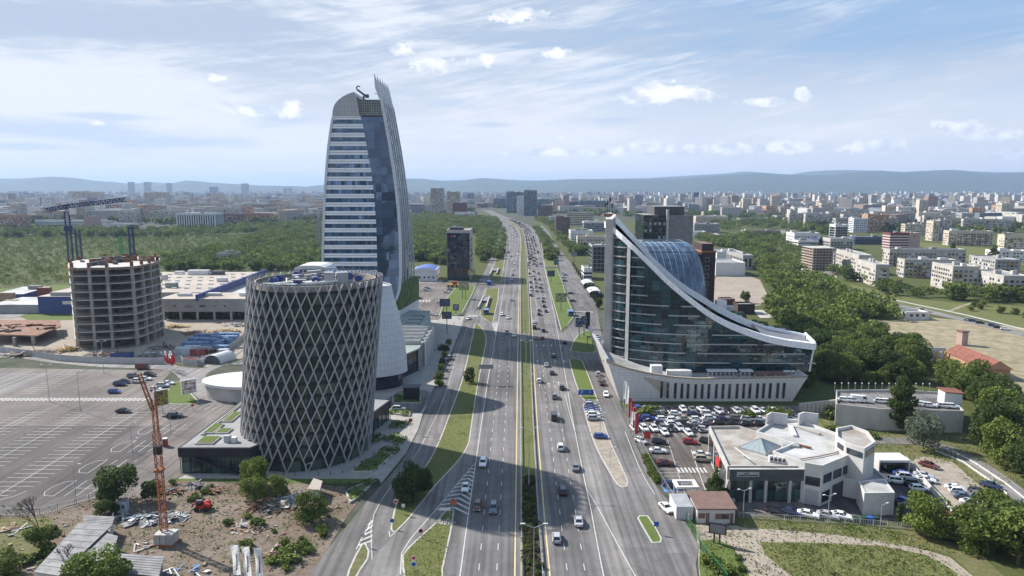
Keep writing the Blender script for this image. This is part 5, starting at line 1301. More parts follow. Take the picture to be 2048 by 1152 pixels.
pt('bush0',1545,836,4.4,'tall bush beneath the last slit windows',.9);pt('bush1',1568,838,3.4,'green bush right of the tall one beneath the podium',1.1)
pt('bush0',1282,832,3.2,'bush below the leaning podium corner',1.4);pt('bush0',1300,826,3.4,'wide bush under the beige inlay',1.2)
for i in range(7):pt('bush0',1293 + i * 3.2,918 + i * 7.5,2.2,'clipped hedge plant beside the dealer fence, %s of its row' % ordn(6 - i),1.0,name='hedge_plant')
rn = random.Random(11)
def in_rect(q,x0,x1,y0,y1):return x0 < q[0] < x1 and y0 < q[1] < y1
NIND = [0]
def where_wood(p):
	q = proj((p[0],p[1],0))[0];return 'behind the podium' if q < 1640 else 'below the bare field' if q < 1760 else 'above the parking deck' if q < 1900 else 'along the right edge'
def wood(px,dens,keys,hr,label,group,nind,seed,wide=(.85,1.2),stuffname='wood',cat=None,lowq=130,lows=.74,avoid=(),mats=('leaves','leaves_bright','leaves_dark')):
	"""trees in a px polygon: the nearest nind are things, the others one mass"""
	poly = GP(px);r = random.Random(seed);xs_ = [p[0] for p in poly];ys_ = [p[1] for p in poly];area = 0
	for i in range(len(poly)):j = (i + 1) % len(poly);area += poly[i][0] * poly[j][1] - poly[j][0] * poly[i][1]
	n = int(abs(area) / 2 * dens);pts = [];tries = 0
	while len(pts) < n and tries < n * 30:
		tries += 1;x = r.uniform(min(xs_),max(xs_));y = r.uniform(min(ys_),max(ys_))
		if inpoly(x,y,poly) and not any(inpoly(x,y,a) for a in avoid):pts.append((x,y))
	pts.sort(key=lambda p:p[1]);vis = [p for p in pts if -40 < proj((p[0],p[1],3))[0] < 2090 and proj((p[0],p[1],3))[1] < 1190]
	ind = vis[:nind];rest = vis[nind:]
	for x,y in ind:
		h = r.uniform(*hr);k_ = r.choice(keys);tone = 'dark green' if 'dark' in k_ or k_ == 'mid2' else 'bright green' if 'bright' in k_ or k_ == 'mid1' else 'mid green';big = 'tall ' if h > (hr[0] + hr[1]) / 2 else 'low ';plant(k_,x,y,h,big + tone + ' ' + label.replace('green ','').replace('leafy ','').replace('on the right',where_wood((x,y))),group,r.uniform(*wide),rn=r)
	NIND[0] += len(ind)
	if not rest:return
	protoV = []
	for k in range(6):
		V,tn = leaf_mesh('w',clump_set('broad' if hr[1] > 4 else 'bush',10,9.5,100 + k)[:6 if hr[1] > 4 else 3],lowq,lows * (1 if hr[1] > 4 else 1.5),'leaves',60 + k,.8);protoV.append((V,tn))
	AV,AT,AM = [],[],[]
	for i,(x,y) in enumerate(rest):
		V,tn = protoV[i % 6];h = r.uniform(*hr) / 10;a = r.random() * 6.28;w = h * r.uniform(*wide)
		Rm = np.array([[math.cos(a) * w,-math.sin(a) * w,0],[math.sin(a) * w,math.cos(a) * w,0],[0,0,h]])
		AV.append(V @ Rm.T + np.array([x,y,-.05]));AT.append(np.clip(tn + r.uniform(-.4,.4),0,1));AM.append(np.full(len(V),r.choices((0,1,2),(4,5,2))[0]))
	o = bpy.data.objects.new(stuffname,quads_to_mesh(stuffname,np.concatenate(AV),np.concatenate(AT),list(mats),np.concatenate(AM)));COL.objects.link(o)
	tag(o,label.replace('tree in','trees filling').replace('shrub in','shrubs covering'),cat or 'trees',None,'stuff')
bld = [[(-182,370),(-120,370),(-120,480),(-182,480)],[(-120,320),(-45,320),(-45,380),(-120,380)]]
MK = ['mid0','mid0','mid1','mid2']
wood([(322,543),(322,520),(470,490),(560,452),(640,446),(648,545),(540,543)],1 / 62.,['broad0','mid0','mid1','mid1','bright0'],(6,10),'green tree in the wood behind the big flat-roofed store','trees behind the store',40,1)
wood([(-60,474),(330,474),(520,468),(322,545),(140,566),(-60,578)],1 / 36.,['bush0','bush1'],(2.6,4.6),'round shrub in the scrubland behind the unfinished tower','scrubland shrubs',0,2,stuffname='scrubland_shrubs',lowq=60,cat='shrubs')
wood([(-40,461),(330,462),(560,452),(640,446),(640,456),(540,466),(330,476),(-40,476)],1 / 120.,MK,(7,13),'tall tree in the belt beyond the scrubland','belt beyond the scrubland',14,30)
wood([(820,525),(820,436),(900,432),(955,436),(992,440),(1000,452),(982,500),(960,535),(955,468),(890,470),(889,530)],1 / 62.,MK,(7,12),'leafy tree in the park between the skyscraper and the highway','park trees left of the highway',45,3)
wood([(988,508),(1002,478),(1006,458),(1011,458),(1011,500),(1003,520),(994,528)],1 / 55.,MK,(4.5,7),'small tree in the strip between service road and highway','trees along the left service road',18,4)
wood([(1066,456),(1078,456),(1098,480),(1112,500),(1114,525),(1094,520),(1084,490)],1 / 60.,MK,(5,8),'tree on the verge right of the highway','trees on the right verge',16,5)
wood([(1070,440),(1110,440),(1115,470),(1180,500),(1150,520),(1130,500),(1112,475),(1095,452)],1 / 100.,MK,(6,11),'tree among the offices right of the parallel road','trees among the offices',14,6)
WR = [(1395,470),(1440,484),(1500,470),(1548,520),(1548,545),(1600,562),(1645,566),(1680,592),(1780,622),(1795,640),(1705,644),(1690,654),(1755,690),(1830,715),(1850,745),(1935,775),(2000,800),(2070,860),(2070,990),(2010,935),(1955,885),(1948,830),(1915,790),(1890,772),(1690,768),(1642,765),(1628,735),(1630,690),(1560,660),(1540,628),(1530,612),(1555,604),(1540,575),(1515,540),(1500,508),(1470,500),(1400,486)]
wood(WR,1 / 26.,['broad0','broad1','dark0','dark1','bright0','bright1'],(5.0,11.5),'leafy tree in the dense wood on the right','trees of the right wood',120,7)
wood([(1850,1075),(1900,1085),(1990,1120),(2100,1190),(2100,1040),(1960,1060)],1 / 40.,['broad0','dark0','bright0','broad2'],(3,7),'tree in the thicket at the bottom right','thicket trees at the bottom right',18,8)
wood([(1660,520),(1730,500),(1735,560),(1755,580),(1900,585),(1990,600),(2070,610),(2070,560),(1990,540),(1965,590),(1800,570),(1740,545),(1700,575),(1680,570)],1 / 75.,MK,(6,11),'tree growing between the panel apartment blocks','trees between the panel blocks',24,9)
wood([(1600,560),(1700,548),(1720,560),(1760,590),(1830,596),(1900,600),(2000,606),(2070,612),(2070,596),(1960,590),(1860,585),(1780,578),(1730,556),(1660,540),(1640,552)],1 / 60.,MK,(6,11),'tree in front of the panel apartment blocks','trees in front of the panel blocks',16,15)
wood([(1500,470),(1560,470),(1640,500),(1625,545),(1570,560),(1530,520)],1 / 90.,MK,(4,8),'tree beside the canal behind the right wood','trees by the canal',8,16)
wood([(1200,600),(1620,700),(1690,770),(1590,812),(1620,740)],1 / 200.,MK,(5,9),'tree behind the podium end','trees behind the podium',6,17)
wood([(1730,585),(1860,600),(2060,618),(2060,640),(1850,612)],1 / 240.,['mid0','mid1'],(3,5),'small tree on the meadow beside the winding road','meadow trees',8,10)
wood([(1440,466),(1500,455),(1640,470),(1700,470),(1690,450),(1500,438),(1400,440)],1 / 330.,MK,(8,13),'tree among the sheds behind the curved office','trees among the sheds',10,12)
# undergrowth
for px_,lb,gp,n,sd in (([(330,968),(560,972),(700,985),(690,1030),(600,1150),(540,1150),(470,1090),(350,990)],'weedy bush on the demolition ground','weeds on the demolition ground',15,21),
					   ([(1400,1090),(1460,1095),(1500,1150),(1420,1180)],'weedy bush beside the green mesh fence','weeds by the green fence',10,22),
					   ([(530,1130),(560,1090),(610,1075),(640,1050),(660,1030),(640,1075),(610,1130),(590,1160)],'bush along the left pavement edge','bushes by the left pavement',18,23),
					   ([(0,1110),(130,1100),(200,1140),(330,1150),(330,1180),(0,1180)],'bush between the tin sheds','bushes between the tin sheds',18,24),
					   ([(1640,856),(1700,872),(1770,880),(1740,868)],'dark shrub on the dry bank','shrubs on the dry bank',12,25)):
	poly = GP(px_);xs_ = [p[0] for p in poly];ys_ = [p[1] for p in poly];r = random.Random(sd);k = 0
	while k < n:
		x,y = r.uniform(min(xs_),max(xs_)),r.uniform(min(ys_),max(ys_))
		if inpoly(x,y,poly):plant(r.choice(['bush0','bush1']),x,y,r.uniform(.8,2.2),lb,gp,r.uniform(.9,1.5),rn=r);k += 1
for i in range(46):
	y = 109 + i * 1.15;x0 = curve_at(ML,y) + 1.2;x1 = curve_at(MR,y) - 1.2
	plant(rn.choice(['bush2','bush2','bush0']),rn.uniform(x0,x1),y,rn.uniform(.9,1.7),'brownish low bush in the highway median','median bushes',1.0,rn=rn)
for i in range(15):
	p = G(1146 + i * 3.6,534 + i * 5.9);plant('slim',p.x,p.y,5.2,'slim young conifer in the row along the parallel road, %s' % ordn(14 - i),'row of slim conifers',.8,name='young_conifer')
for i,(x,y) in enumerate(((878,757),(882,742),(885,730),(880,772),(890,716),(893,704),(884,700),(897,690))):
	pt(['bush0','bright1','dark1'][i % 3],x,y,3.2,'clipped little tree in the planted strip by the mall, %s' % ordn(i),.9,name='street_tree')
# planted beds round the lattice tower
for i,(q,lb) in enumerate((([(702,947),(722,928),(762,905),(786,912),(765,932),(742,947)],'triangular planted bed in front of the lattice tower'),
							([(768,880),(790,870),(812,880),(800,893)],'square planted bed nearest the service road'),([(782,858),(790,846),(820,846),(802,856)],'narrow planted bed behind the square one'),
							([(776,828),(785,815),(822,825),(820,834)],'planted bed behind the parked silver car'),([(742,882),(752,870),(765,876),(748,886)],'small planted bed against the lattice tower'),
							([(762,905),(772,898),(795,902),(788,910)],'low bed between the square and triangular beds'),([(785,808),(842,808),(842,794),(785,792)],'green bed beside the black cube kiosk'),
							([(745,962),(757,958),(715,1000),(700,1008),(690,985)],'dark hedge bed left of the service road'))):
	poly = GP(q);cx = sum(p[0] for p in poly) / len(poly);cy = sum(p[1] for p in poly) / len(poly)
	t = thing('flower_bed',lb,'planted bed',(cx,cy,0));mb = MB();mb.prism(poly,0,.55,'concrete_light');o = mb.build('kerb',t);bm_tri(o)
	mb = MB();mb.prism(inset(poly,.35),.3,.6,'living_wall');o = mb.build('soil',t);bm_tri(o)
	V,tn = leaf_mesh('b',[(poly[j][0] * .6 + cx * .4 - cx,poly[j][1] * .6 + cy * .4 - cy,.6,1.6,.45) for j in range(len(poly))],500,.2,'leaves',i)
	o = bpy.data.objects.new('plants',quads_to_mesh('plants',V,tn,['leaves']));COL.objects.link(o);o.parent = t;o['kind'] = 'stuff'
# bare trees
def bare(px,py,h,label,seed):
	p = G(px,py);t = thing('bare_tree',label,'tree',(p.x,p.y,0));r = random.Random(seed);mb = MB();mt = MB()
	mt.tube(p,(p.x + .2,p.y,h * .35),.22,.15,'bark',7);mt.build('trunk',t)
	def br(a,d,L,rad,k):
		b_ = a + d * L;mb.tube(a,b_,rad,rad * .6,'bark',4,False)
		if k:
			for _ in range(3):br(b_,(d + Vector((r.uniform(-.6,.6),r.uniform(-.6,.6),r.uniform(-.05,.4)))).normalized(),L * .72,rad * .6,k - 1)
	for q in range(3):br(Vector((p.x + .2,p.y,h * .34)),Vector((r.uniform(-.5,.5),r.uniform(-.5,.5),1)).normalized(),h * .26,.11,4)
	mb.build('branches',t)
bare(80,1090,9.5,'leafless dead tree at the left edge of the demolition ground',3);bare(133,1140,4.5,'small leafless tree between the tin roofs',5)
# grass tufts and weeds too small to count
def tufts(px_,n,h,mat,name,label,seed,z=.12):
	poly = GP(px_);xs_ = [p[0] for p in poly];ys_ = [p[1] for p in poly];r = np.random.RandomState(seed);P = []
	C = [(r.uniform(min(xs_),max(xs_)),r.uniform(min(ys_),max(ys_)),r.uniform(.5,3)) for _ in range(120)]
	while len(P) < n:
		c = C[r.randint(120)];x,y = (c[0] + r.normal() * c[2],c[1] + r.normal() * c[2]) if r.rand() < .7 else (r.uniform(min(xs_),max(xs_)),r.uniform(min(ys_),max(ys_)))
		if inpoly(x,y,poly):P.append((x,y,z))
	P = np.array(P);a = r.rand(n) * 6.28;w = (h * (.3 + .5 * r.rand(n)))[:,None];u = np.stack([np.cos(a),np.sin(a),a * 0],1) * w;t = np.stack([r.normal(size=n) * h * .5,r.normal(size=n) * h * .5,h * (.5 + .8 * r.rand(n))],1)
	V = np.stack([P - u,P + u,P + u * .5 + t,P - u * .5 + t],1);o = bpy.data.objects.new(name,quads_to_mesh(name,V,r.rand(n),[mat]));COL.objects.link(o);tag(o,label,'grass',None,'stuff')
tufts([(1520,1085),(1620,1086),(1760,1092),(1850,1110),(1905,1140),(1940,1180),(1640,1180),(1580,1150),(1530,1110)],2200,.22,'leaves_bright','grass_tufts','long grass on the green patch at the bottom right',1)
tufts([(1400,1060),(1600,1060),(1850,1100),(1980,1180),(1400,1180)],1800,.25,'leaves_brown','grass_tufts','dry tufts on the sandy ground at the bottom right',2)
tufts([(1470,1035),(1750,1050),(1960,1110),(1900,1110),(1640,1066),(1480,1055)],1200,.25,'leaves_bright','grass_tufts','long grass along the dealer fence',3)
tufts([(815,1180),(805,1140),(804,1112),(852,1063),(909,1020),(896,1095),(880,1180)],1200,.16,'leaves_bright','grass_tufts','rough grass on the lower wedge',4,.17)
tufts([(787,1055),(802,988),(872,895),(922,765),(949,655),(968,672),(961,745),(944,850),(915,920),(845,1000)],2200,.16,'leaves_bright','grass_tufts','rough grass on the long island',5,.17)
tufts([(-80,1010),(150,1012),(330,955),(745,965),(690,1040),(600,1160),(-80,1190)],2200,.28,'leaves','grass_tufts','weeds on the demolition ground',6,.08)
tufts([(1600,812),(1690,850),(1930,865),(2048,960),(1950,985),(1900,930),(1760,925),(1640,870)],2500,.25,'leaves_bright','grass_tufts','dry grass on the bank below the parking deck',7)
tufts([(1044,1180),(1046,560),(1054,560),(1088,1180)],2500,.14,'leaves_bright','grass_tufts','grass of the highway median',8,.19)
r = random.Random(12);mb = MB();poly = GP([(0,1045),(150,1015),(330,965),(700,985),(660,1060),(560,1150),(0,1190)]);k = 0
while k < 750:
	x,y = r.uniform(-125,-25),r.uniform(112,162)
	if inpoly(x,y,poly):s_ = r.uniform(.08,.4) * (2 if r.random() < .08 else 1);mb.obox((x,y,.05),(s_ * r.uniform(.6,2.5),s_ * .7,s_ * .5),r.random() * 3,r.choice(['concrete','timber','concrete','mid_grey','rust','dirt','dirt']));k += 1
mb.build('rubble',kind='stuff',label='small rubble scattered over the demolition ground',cat='rubble')
for k in list(PROT):drop(PROT[k][0])
# ================================================================== CARS
def loft(mb,st,mat):
	mb.grid(st,mat,True);mb.face(st[0][::-1],mat);mb.face(st[-1],mat)
def car_meshes(kind):
	"""returns parts; front of the car towards -Y"""
	L,Wd,H = {'sedan':(4.6,1.8,1.44),'hatch':(4.1,1.76,1.48),'suv':(4.5,1.86,1.68),'van':(5.3,1.95,2.15)}[kind]
	prof_ = {'sedan':[(-.5,.50,.62),(-.47,.30,.72),(-.30,.24,.90),(-.17,.24,.96),(.30,.24,.98),(.36,.24,.99),(.46,.28,.96),(.5,.42,.80)],
			 'hatch':[(-.5,.48,.64),(-.47,.28,.74),(-.32,.24,.92),(-.20,.24,.98),(.30,.24,1.0),(.44,.26,.98),(.48,.30,.92),(.5,.42,.78)],
			 'suv':[(-.5,.55,.78),(-.47,.34,.92),(-.30,.30,1.06),(-.20,.30,1.10),(.30,.30,1.12),(.45,.32,1.10),(.49,.38,1.02),(.5,.5,.9)],
			 'van':[(-.5,.50,.85),(-.47,.34,1.0),(-.38,.30,1.15),(-.33,.30,1.22),(.30,.30,1.3),(.47,.32,1.3),(.49,.36,1.2),(.5,.45,1.1)]}[kind]
	cab = {'sedan':[(-.20,.02),(-.06,.92),(.20,1.0),(.36,.1)],'hatch':[(-.24,.02),(-.09,.95),(.36,.97),(.47,.05)],'suv':[(-.23,.02),(-.10,.96),(.38,.98),(.47,.05)],'van':[(-.38,.02),(-.26,.97),(.47,1.0),(.49,.02)]}[kind]
	P = {}
	def sec(y,zb_,zt,w):
		return [(-w * .92,y,zb_),(-w,y,zb_ + (zt - zb_) * .3),(-w,y,zb_ + (zt - zb_) * .75),(-w * .86,y,zt),(w * .86,y,zt),(w,y,zb_ + (zt - zb_) * .75),(w,y,zb_ + (zt - zb_) * .3),(w * .92,y,zb_)]
	mb = MB();loft(mb,[sec(a * L,b_,c,Wd / 2 * (.86 if abs(a) > .48 else .95 if abs(a) > .44 else 1)) for a,b_,c in prof_],'car_paint');
	belt = max(p[2] for p in prof_) - .04
	# roof panel and pillars
	(a0,_),(a1,h1),(a2,h2),(a3,_) = cab;zt = H
	w0 = Wd / 2 * .88;w1 = Wd / 2 * .70
	mb.prism([(-w1,a1 * L),(w1,a1 * L),(w1 * .96,a2 * L),(-w1 * .96,a2 * L)],zt - .06,[zt - .03,zt - .03,zt,zt],'car_paint')
	if kind == 'van':mb.prism([(-w0 - .01,-.12 * L),(w0 + .01,-.12 * L),(w0 + .01,.485 * L),(-w0 - .01,.485 * L)],belt - .1,[zt - .08] * 4,'car_paint')
	for s in (-1,1):
		mb.bar((s * w0,a0 * L,belt),(s * w1,a1 * L,zt - .04),.09,.07,'car_paint');mb.bar((s * w0,a3 * L,belt),(s * w1,a2 * L,zt - .04),.16,.07,'car_paint')
		m_ = (a1 * .45 + a2 * .55) * L;mb.bar((s * (w0 + .01),m_,belt),(s * (w1 + .02),m_,zt - .04),.08,.05,'car_paint')
	P['body'] = mb
	g_ = MB();rows = [[(-w0,a0 * L,belt - .03),(-w0,a3 * L,belt - .03),(w0,a3 * L,belt - .03),(w0,a0 * L,belt - .03)],[(-w1,a1 * L,zt - .05),(-w1,a2 * L,zt - .05),(w1,a2 * L,zt - .05),(w1,a1 * L,zt - .05)]]
	g_.grid([r_[::-1] for r_ in rows],'car_glass',True);P['windows'] = g_
	wr = .33 if kind != 'suv' else .37
	wh = []
	for sx in (-1,1):
		for a in (-.32,.30):
			w = MB();x = sx * Wd / 2;w.tube((x - sx * .2,a * L,wr),(x + sx * .02,a * L,wr),wr,wr,'rubber',12);q_ = MB();q_.tube((x + sx * .01,a * L,wr),(x + sx * .03,a * L,wr),wr * .6,wr * .55,'rim',8);wh.append((w,q_))
	P['wheel'] = wh
	lights = []
	for sx in (-1,1):
		l = MB();z = prof_[0][2] * .92;l.box(sx * Wd * .36 - .19,sx * Wd * .36 + .19,-.5 * L - .03,-.46 * L,z - .16,z + .02,'lamp_glass');lights.append(('headlight',l))
		l = MB();z = prof_[-1][2] * .95;l.box(sx * Wd * .38 - .14,sx * Wd * .38 + .14,.47 * L,.5 * L + .03,z - .14,z + .08,'tail_glass');lights.append(('tail_light',l))
	P['lights'] = lights
	b_ = MB();b_.box(-.26,.26,-.5 * L - .04,-.49 * L,.42,.53,'white');P['plate'] = b_
	b_ = MB();b_.box(-.5,.5,-.5 * L - .035,-.48 * L,.56,.68,'dark_grey');P['grille'] = b_
	return P
FLAT('traffic_dark',(.02,.02,.024),.35);FLAT('traffic_pale',(.6,.6,.6),.35)
CARS = {};CARSIMPLE = {}
for kind in ('sedan','hatch','suv','van'):
	P = car_meshes(kind);root = thing('car','x','car',(0,0,0))
	for nm in ('body','windows','plate','grille'):P[nm].build({'plate':'number_plate','windows':'window'}.get(nm,nm),root)
	for w,q_ in P['wheel']:q_.build('rim',w.build('wheel',root))
	for nm,l in P['lights']:l.build(nm,root)
	CARS[kind] = learn(root)
	al = MB()
	for q in [P['body'],P['windows']] + [w for w,_ in P['wheel']] + [l for _,l in P['lights']]:
		off = len(al.v);al.v += q.v
		for f,m_ in zip(q.f,q.m):al.f.append(tuple(i + off for i in f));al.m.append(al.mi(q.mats[m_]))
	CARSIMPLE[kind] = al.mesh('car_simple')
CC = {'white':(.72,.72,.72),'silver':(.42,.43,.45),'grey':(.16,.17,.18),'black':(.012,.012,.014),'dark blue':(.02,.035,.09),'blue':(.03,.07,.28),'red':(.38,.03,.03),'dark red':(.11,.018,.02),'slate':(.10,.14,.18),'beige':(.42,.38,.30)}
KW = {'sedan':'saloon car','hatch':'hatchback','suv':'off-roader','van':'van'}
PENDING = []
def car(px,py,col='white',kind='sedan',head=0.0,where='',z=0.13,label=None,dy=0.0,dx=0.0):
	"""head: heading of the front in degrees, 0 = towards the camera, 180 = away, 90 = to the right"""
	p = G(px,py,z);PENDING.append((p.x + dx,p.y + dy,z,col,kind,head,where,label))
def flush_cars():
	by = {};PENDING.sort(key=lambda c:c[1]);rest = PENDING[298:]
	del PENDING[298:]
	al = MB()
	for x,y,z,col,kind,head,where,label in rest:
		me = CARSIMPLE[kind];off = len(al.v);ca,sa = math.cos(R(head)),math.sin(R(head));fc = 'traffic_' + ('dark' if col in ('black','grey','dark blue','dark red','red','blue','slate') else 'pale')
		al.v += [(x + v.co.x * ca - v.co.y * sa,y + v.co.x * sa + v.co.y * ca,z + v.co.z) for v in me.vertices]
		for f in me.polygons:al.f.append(tuple(i + off for i in f.vertices));mn = me.materials[f.material_index].name;al.m.append(al.mi(fc if mn == 'car_paint' else mn))
	if rest:al.build('distant_traffic',kind='stuff',label='dense far traffic on the highway before the bend',cat='cars')
	for c in PENDING:by.setdefault((c[3],c[4],c[6]),[]).append(c)
	for k,L in by.items():
		L.sort(key=lambda c:c[1])
		for i,c in enumerate(L):
			x,y,z,col,kind,head,where,label = c;d = (y ** 2 + x ** 2) ** .5
			lb = label or ((ordn(i) + ' ' if len(L) > 1 else '') + '%s %s %s' % (col,KW[kind],where))
			f_ = random.uniform(.85,1.1);cc = tuple(min(1,v * f_) for v in CC[col]) + (1,)
			if d < 420:o = tree_copy(CARS[kind],(x,y,z),R(head),None,lb,None,cc)
			else:
				o = bpy.data.objects.new('car',CARSIMPLE[kind]);COL.objects.link(o);o.location = (x,y,z);o.rotation_euler = (0,0,R(head));o.color = cc;tag(o,lb,'car')
			if 'base' in o:del o['base']
			o.name = 'van' if kind == 'van' else 'car';o['category'] = 'van' if kind == 'van' else 'car';o['group'] = 'cars ' + where
A = 'coming on the left carriageway'
for q in ((966,930,'white','suv'),(931,979,'white','sedan'),(955,1016,'dark red','hatch'),(987,1021,'slate','suv'),(1014,667,'grey','suv'),(1028,673,'white','hatch'),(1003,631,'white','suv'),(1016,637,'white','sedan'),(1023,602,'grey','hatch'),
		  (1024,563,'black','hatch'),(1026,551,'dark blue','sedan'),(1026,541,'white','hatch'),(1026,528,'black','sedan'),(1036,517,'silver','sedan'),(1017,505,'red','van'),(1027,480,'white','sedan'),(1034,468,'black','hatch'),(1021,471,'silver','sedan'),(1029,461,'black','suv'),(1036,466,'white','hatch'),(1027,455,'grey','sedan'),(1016,449,'white','suv')):
	car(q[0],q[1],q[2],q[3],-2,A)
Bq = 'driving away on the right carriageway'
for q in ((1113,1080,'silver','hatch'),(1157,1047,'silver','sedan'),(1126,986,'black','suv'),(1151,938,'grey','sedan'),(1121,898,'white','suv'),(1108,838,'black','van'),(1109,796,'grey','suv'),(1124,778,'black','suv'),(1078,764,'white','hatch'),(1104,748,'black','sedan'),(1093,732,'silver','sedan'),(1107,714,'black','hatch'),(1129,687,'black','suv'),(1072,677,'silver','hatch'),(1085,678,'red','hatch'),(1087,663,'black','suv'),(1069,657,'black','van'),(1068,646,'white','sedan'),
		  (1078,630,'black','suv'),(1092,624,'black','sedan'),(1078,622,'grey','hatch'),(1088,614,'black','suv'),(1086,604,'black','sedan'),(1062,592,'black','suv'),(1086,597,'silver','hatch'),(1075,596,'white','sedan'),(1084,584,'grey','sedan'),(1073,583,'silver','hatch'),(1062,581,'white','sedan'),(1062,576,'black','sedan'),(1081,577,'black','suv'),(1072,574,'silver','suv'),(1082,569,'white','hatch'),(1061,566,'black','suv'),(1072,567,'grey','sedan'),(1079,560,'red','hatch'),(1070,560,'black','suv'),
		  (1059,553,'white','sedan'),(1067,553,'silver','sedan'),(1059,548,'black','hatch'),(1077,548,'black','sedan'),(1067,544,'grey','suv'),(1058,537,'white','suv'),(1073,533,'black','hatch'),(1057,532,'black','sedan'),(1065,528,'white','sedan'),(1072,528,'silver','suv'),(1057,527,'grey','hatch'),(1070,523,'black','sedan'),(1062,519,'black','van'),(1069,516,'dark red','hatch'),(1055,513,'white','sedan'),(1062,513,'black','suv')):
	car(q[0],q[1],q[2],q[3],178,Bq)
r = random.Random(77);yy = 645.0
while yy < 1600:
	lo = curve_at(YR,yy);hi = curve_at(RL,yy)
	for k in range(4):
		x = lo + 1.9 + k * 3.5
		if x < hi - 1 and r.random() < .62:
			d = curve_at(MR,yy + 6) - curve_at(MR,yy);PENDING.append((x,yy + r.uniform(-5,5),.13,r.choice(['black','black','grey','white','silver','dark blue','dark red','black']),r.choice(['sedan','hatch','suv']),180 - math.degrees(math.atan2(d,6)),'in the distant queue on the right carriageway',None))
	if r.random() < .45:d = curve_at(ML,yy + 6) - curve_at(ML,yy);PENDING.append((curve_at(YL,yy) - r.choice([2,5.5,9]),yy,.13,r.choice(['black','white','silver','grey']),r.choice(['sedan','hatch']),-math.degrees(math.atan2(d,6)),'far off on the left carriageway',None))
	yy += 14
for q in ((897,719,'grey','suv',-25,'on the service road by the mall'),(948,600,'silver','hatch',165,'on the service road by the underpass'),(937,639,'white','hatch',-20,'at the service road crossing'),(961,564,'dark blue','suv',-10,'on the service road by the black office'),(798,821,'silver','suv',88,'turning out beside the lattice tower'),
		  (832,618,'white','sedan',75,'in the car park behind the skyscraper'),(879,606,'white','sedan',70,'in the car park behind the skyscraper'),(839,598,'black','sedan',75,'in the car park behind the skyscraper'),(853,582,'white','suv',80,'in the car park behind the skyscraper'),(855,579,'black','suv',80,'in the car park behind the skyscraper'),(893,586,'white','hatch',80,'in the car park behind the skyscraper'),(900,580,'grey','sedan',60,'in the car park behind the skyscraper'),(867,631,'silver','sedan',60,'beside the lawn behind the mall'),
		  (229,786,'blue','hatch',90,'in the left parking lot'),(240,771,'dark blue','suv',90,'in the left parking lot'),(248,766,'black','sedan',90,'in the left parking lot'),(267,755,'grey','suv',90,'in the left parking lot'),(300,752,'black','suv',80,'in the left parking lot'),(277,765,'white','suv',90,'in the left parking lot'),(291,760,'white','sedan',90,'in the left parking lot'),(312,781,'white','hatch',90,'by the grass island'),(326,774,'silver','suv',90,'by the grass island'),(336,769,'white','sedan',90,'by the grass island'),(247,825,'black','sedan',90,'in the left parking lot'),(349,835,'black','suv',100,'below the grass island'),(286,738,'dark red','van',90,'at the back of the left parking lot'),
		  (1180,808,'grey','sedan',95,'on the dirt strip'),(1181,813,'silver','suv',95,'on the dirt strip'),(1182,818,'dark blue','sedan',95,'on the dirt strip'),(1184,823,'blue','sedan',95,'on the dirt strip'),(1185,828,'silver','sedan',95,'on the dirt strip'),(1187,833,'white','suv',95,'on the dirt strip'),(1188,840,'silver','suv',95,'on the dirt strip'),(1201,876,'blue','hatch',85,'alone on the dirt strip'),
		  (1212,792,'white','hatch',-4,'on the right service road'),(1196,751,'silver','suv',176,'waiting on the right service road'),(1200,761,'grey','sedan',176,'waiting on the right service road'),(1204,769,'black','sedan',176,'waiting on the right service road'),(1204,716,'black','suv',0,'crossing by the podium corner'),(1332,1020,'white','sedan',15,'parked outside the dealer fence'),
		  (1142,588,'black','sedan',80,'by the parallel road'),(1132,551,'grey','sedan',80,'by the parallel road'),(1129,556,'silver','sedan',80,'by the parallel road'),(1130,563,'blue','suv',80,'by the parallel road'),(1127,548,'white','hatch',80,'by the parallel road'),(1146,603,'black','sedan',80,'by the parallel road'),(1105,484,'black','sedan',178,'driving on the parallel road'),(1115,497,'black','suv',178,'driving on the parallel road'),
		  (1806,952,'blue','sedan',75,'in the yard behind the garage'),(1813,958,'silver','suv',75,'in the yard behind the garage'),(1794,966,'white','suv',75,'in the yard behind the garage'),(1826,971,'black','suv',75,'in the yard behind the garage'),(1838,981,'white','hatch',80,'in the yard behind the garage'),(1858,934,'dark red','sedan',40,'alone on the sandy yard'),(1847,955,'silver','sedan',60,'on the sandy yard'),(1851,963,'white','sedan',60,'on the sandy yard'),(1911,980,'white','sedan',75,'on the sandy yard'),(1916,986,'white','hatch',80,'on the sandy yard'),(1926,996,'slate','sedan',80,'on the sandy yard'),(1958,990,'black','suv',70,'on the sandy yard'),(1961,997,'grey','suv',70,'on the sandy yard'),(1972,1003,'silver','suv',65,'on the sandy yard'),(1943,1010,'white','sedan',70,'on the sandy yard'),(1982,975,'dark blue','sedan',40,'on the sandy yard'),(1988,1015,'white','suv',65,'on the sandy yard'),(1993,1023,'silver','suv',65,'on the sandy yard'),(1896,1037,'red','hatch',80,'beside the round tree'),(1813,1009,'blue','hatch',40,'in the sunken bay'),
		  (1553,1028,'black','sedan',60,'in the row along the front fence'),(1581,1029,'dark blue','sedan',60,'in the row along the front fence'),(1616,1033,'white','sedan',60,'in the row along the front fence'),(1655,1035,'silver','sedan',60,'in the row along the front fence'),(1683,1036,'white','sedan',60,'in the row along the front fence'),(1462,990,'silver','hatch',60,'beside the showroom ramp')):
	car(*q[:4],q[4],q[5])
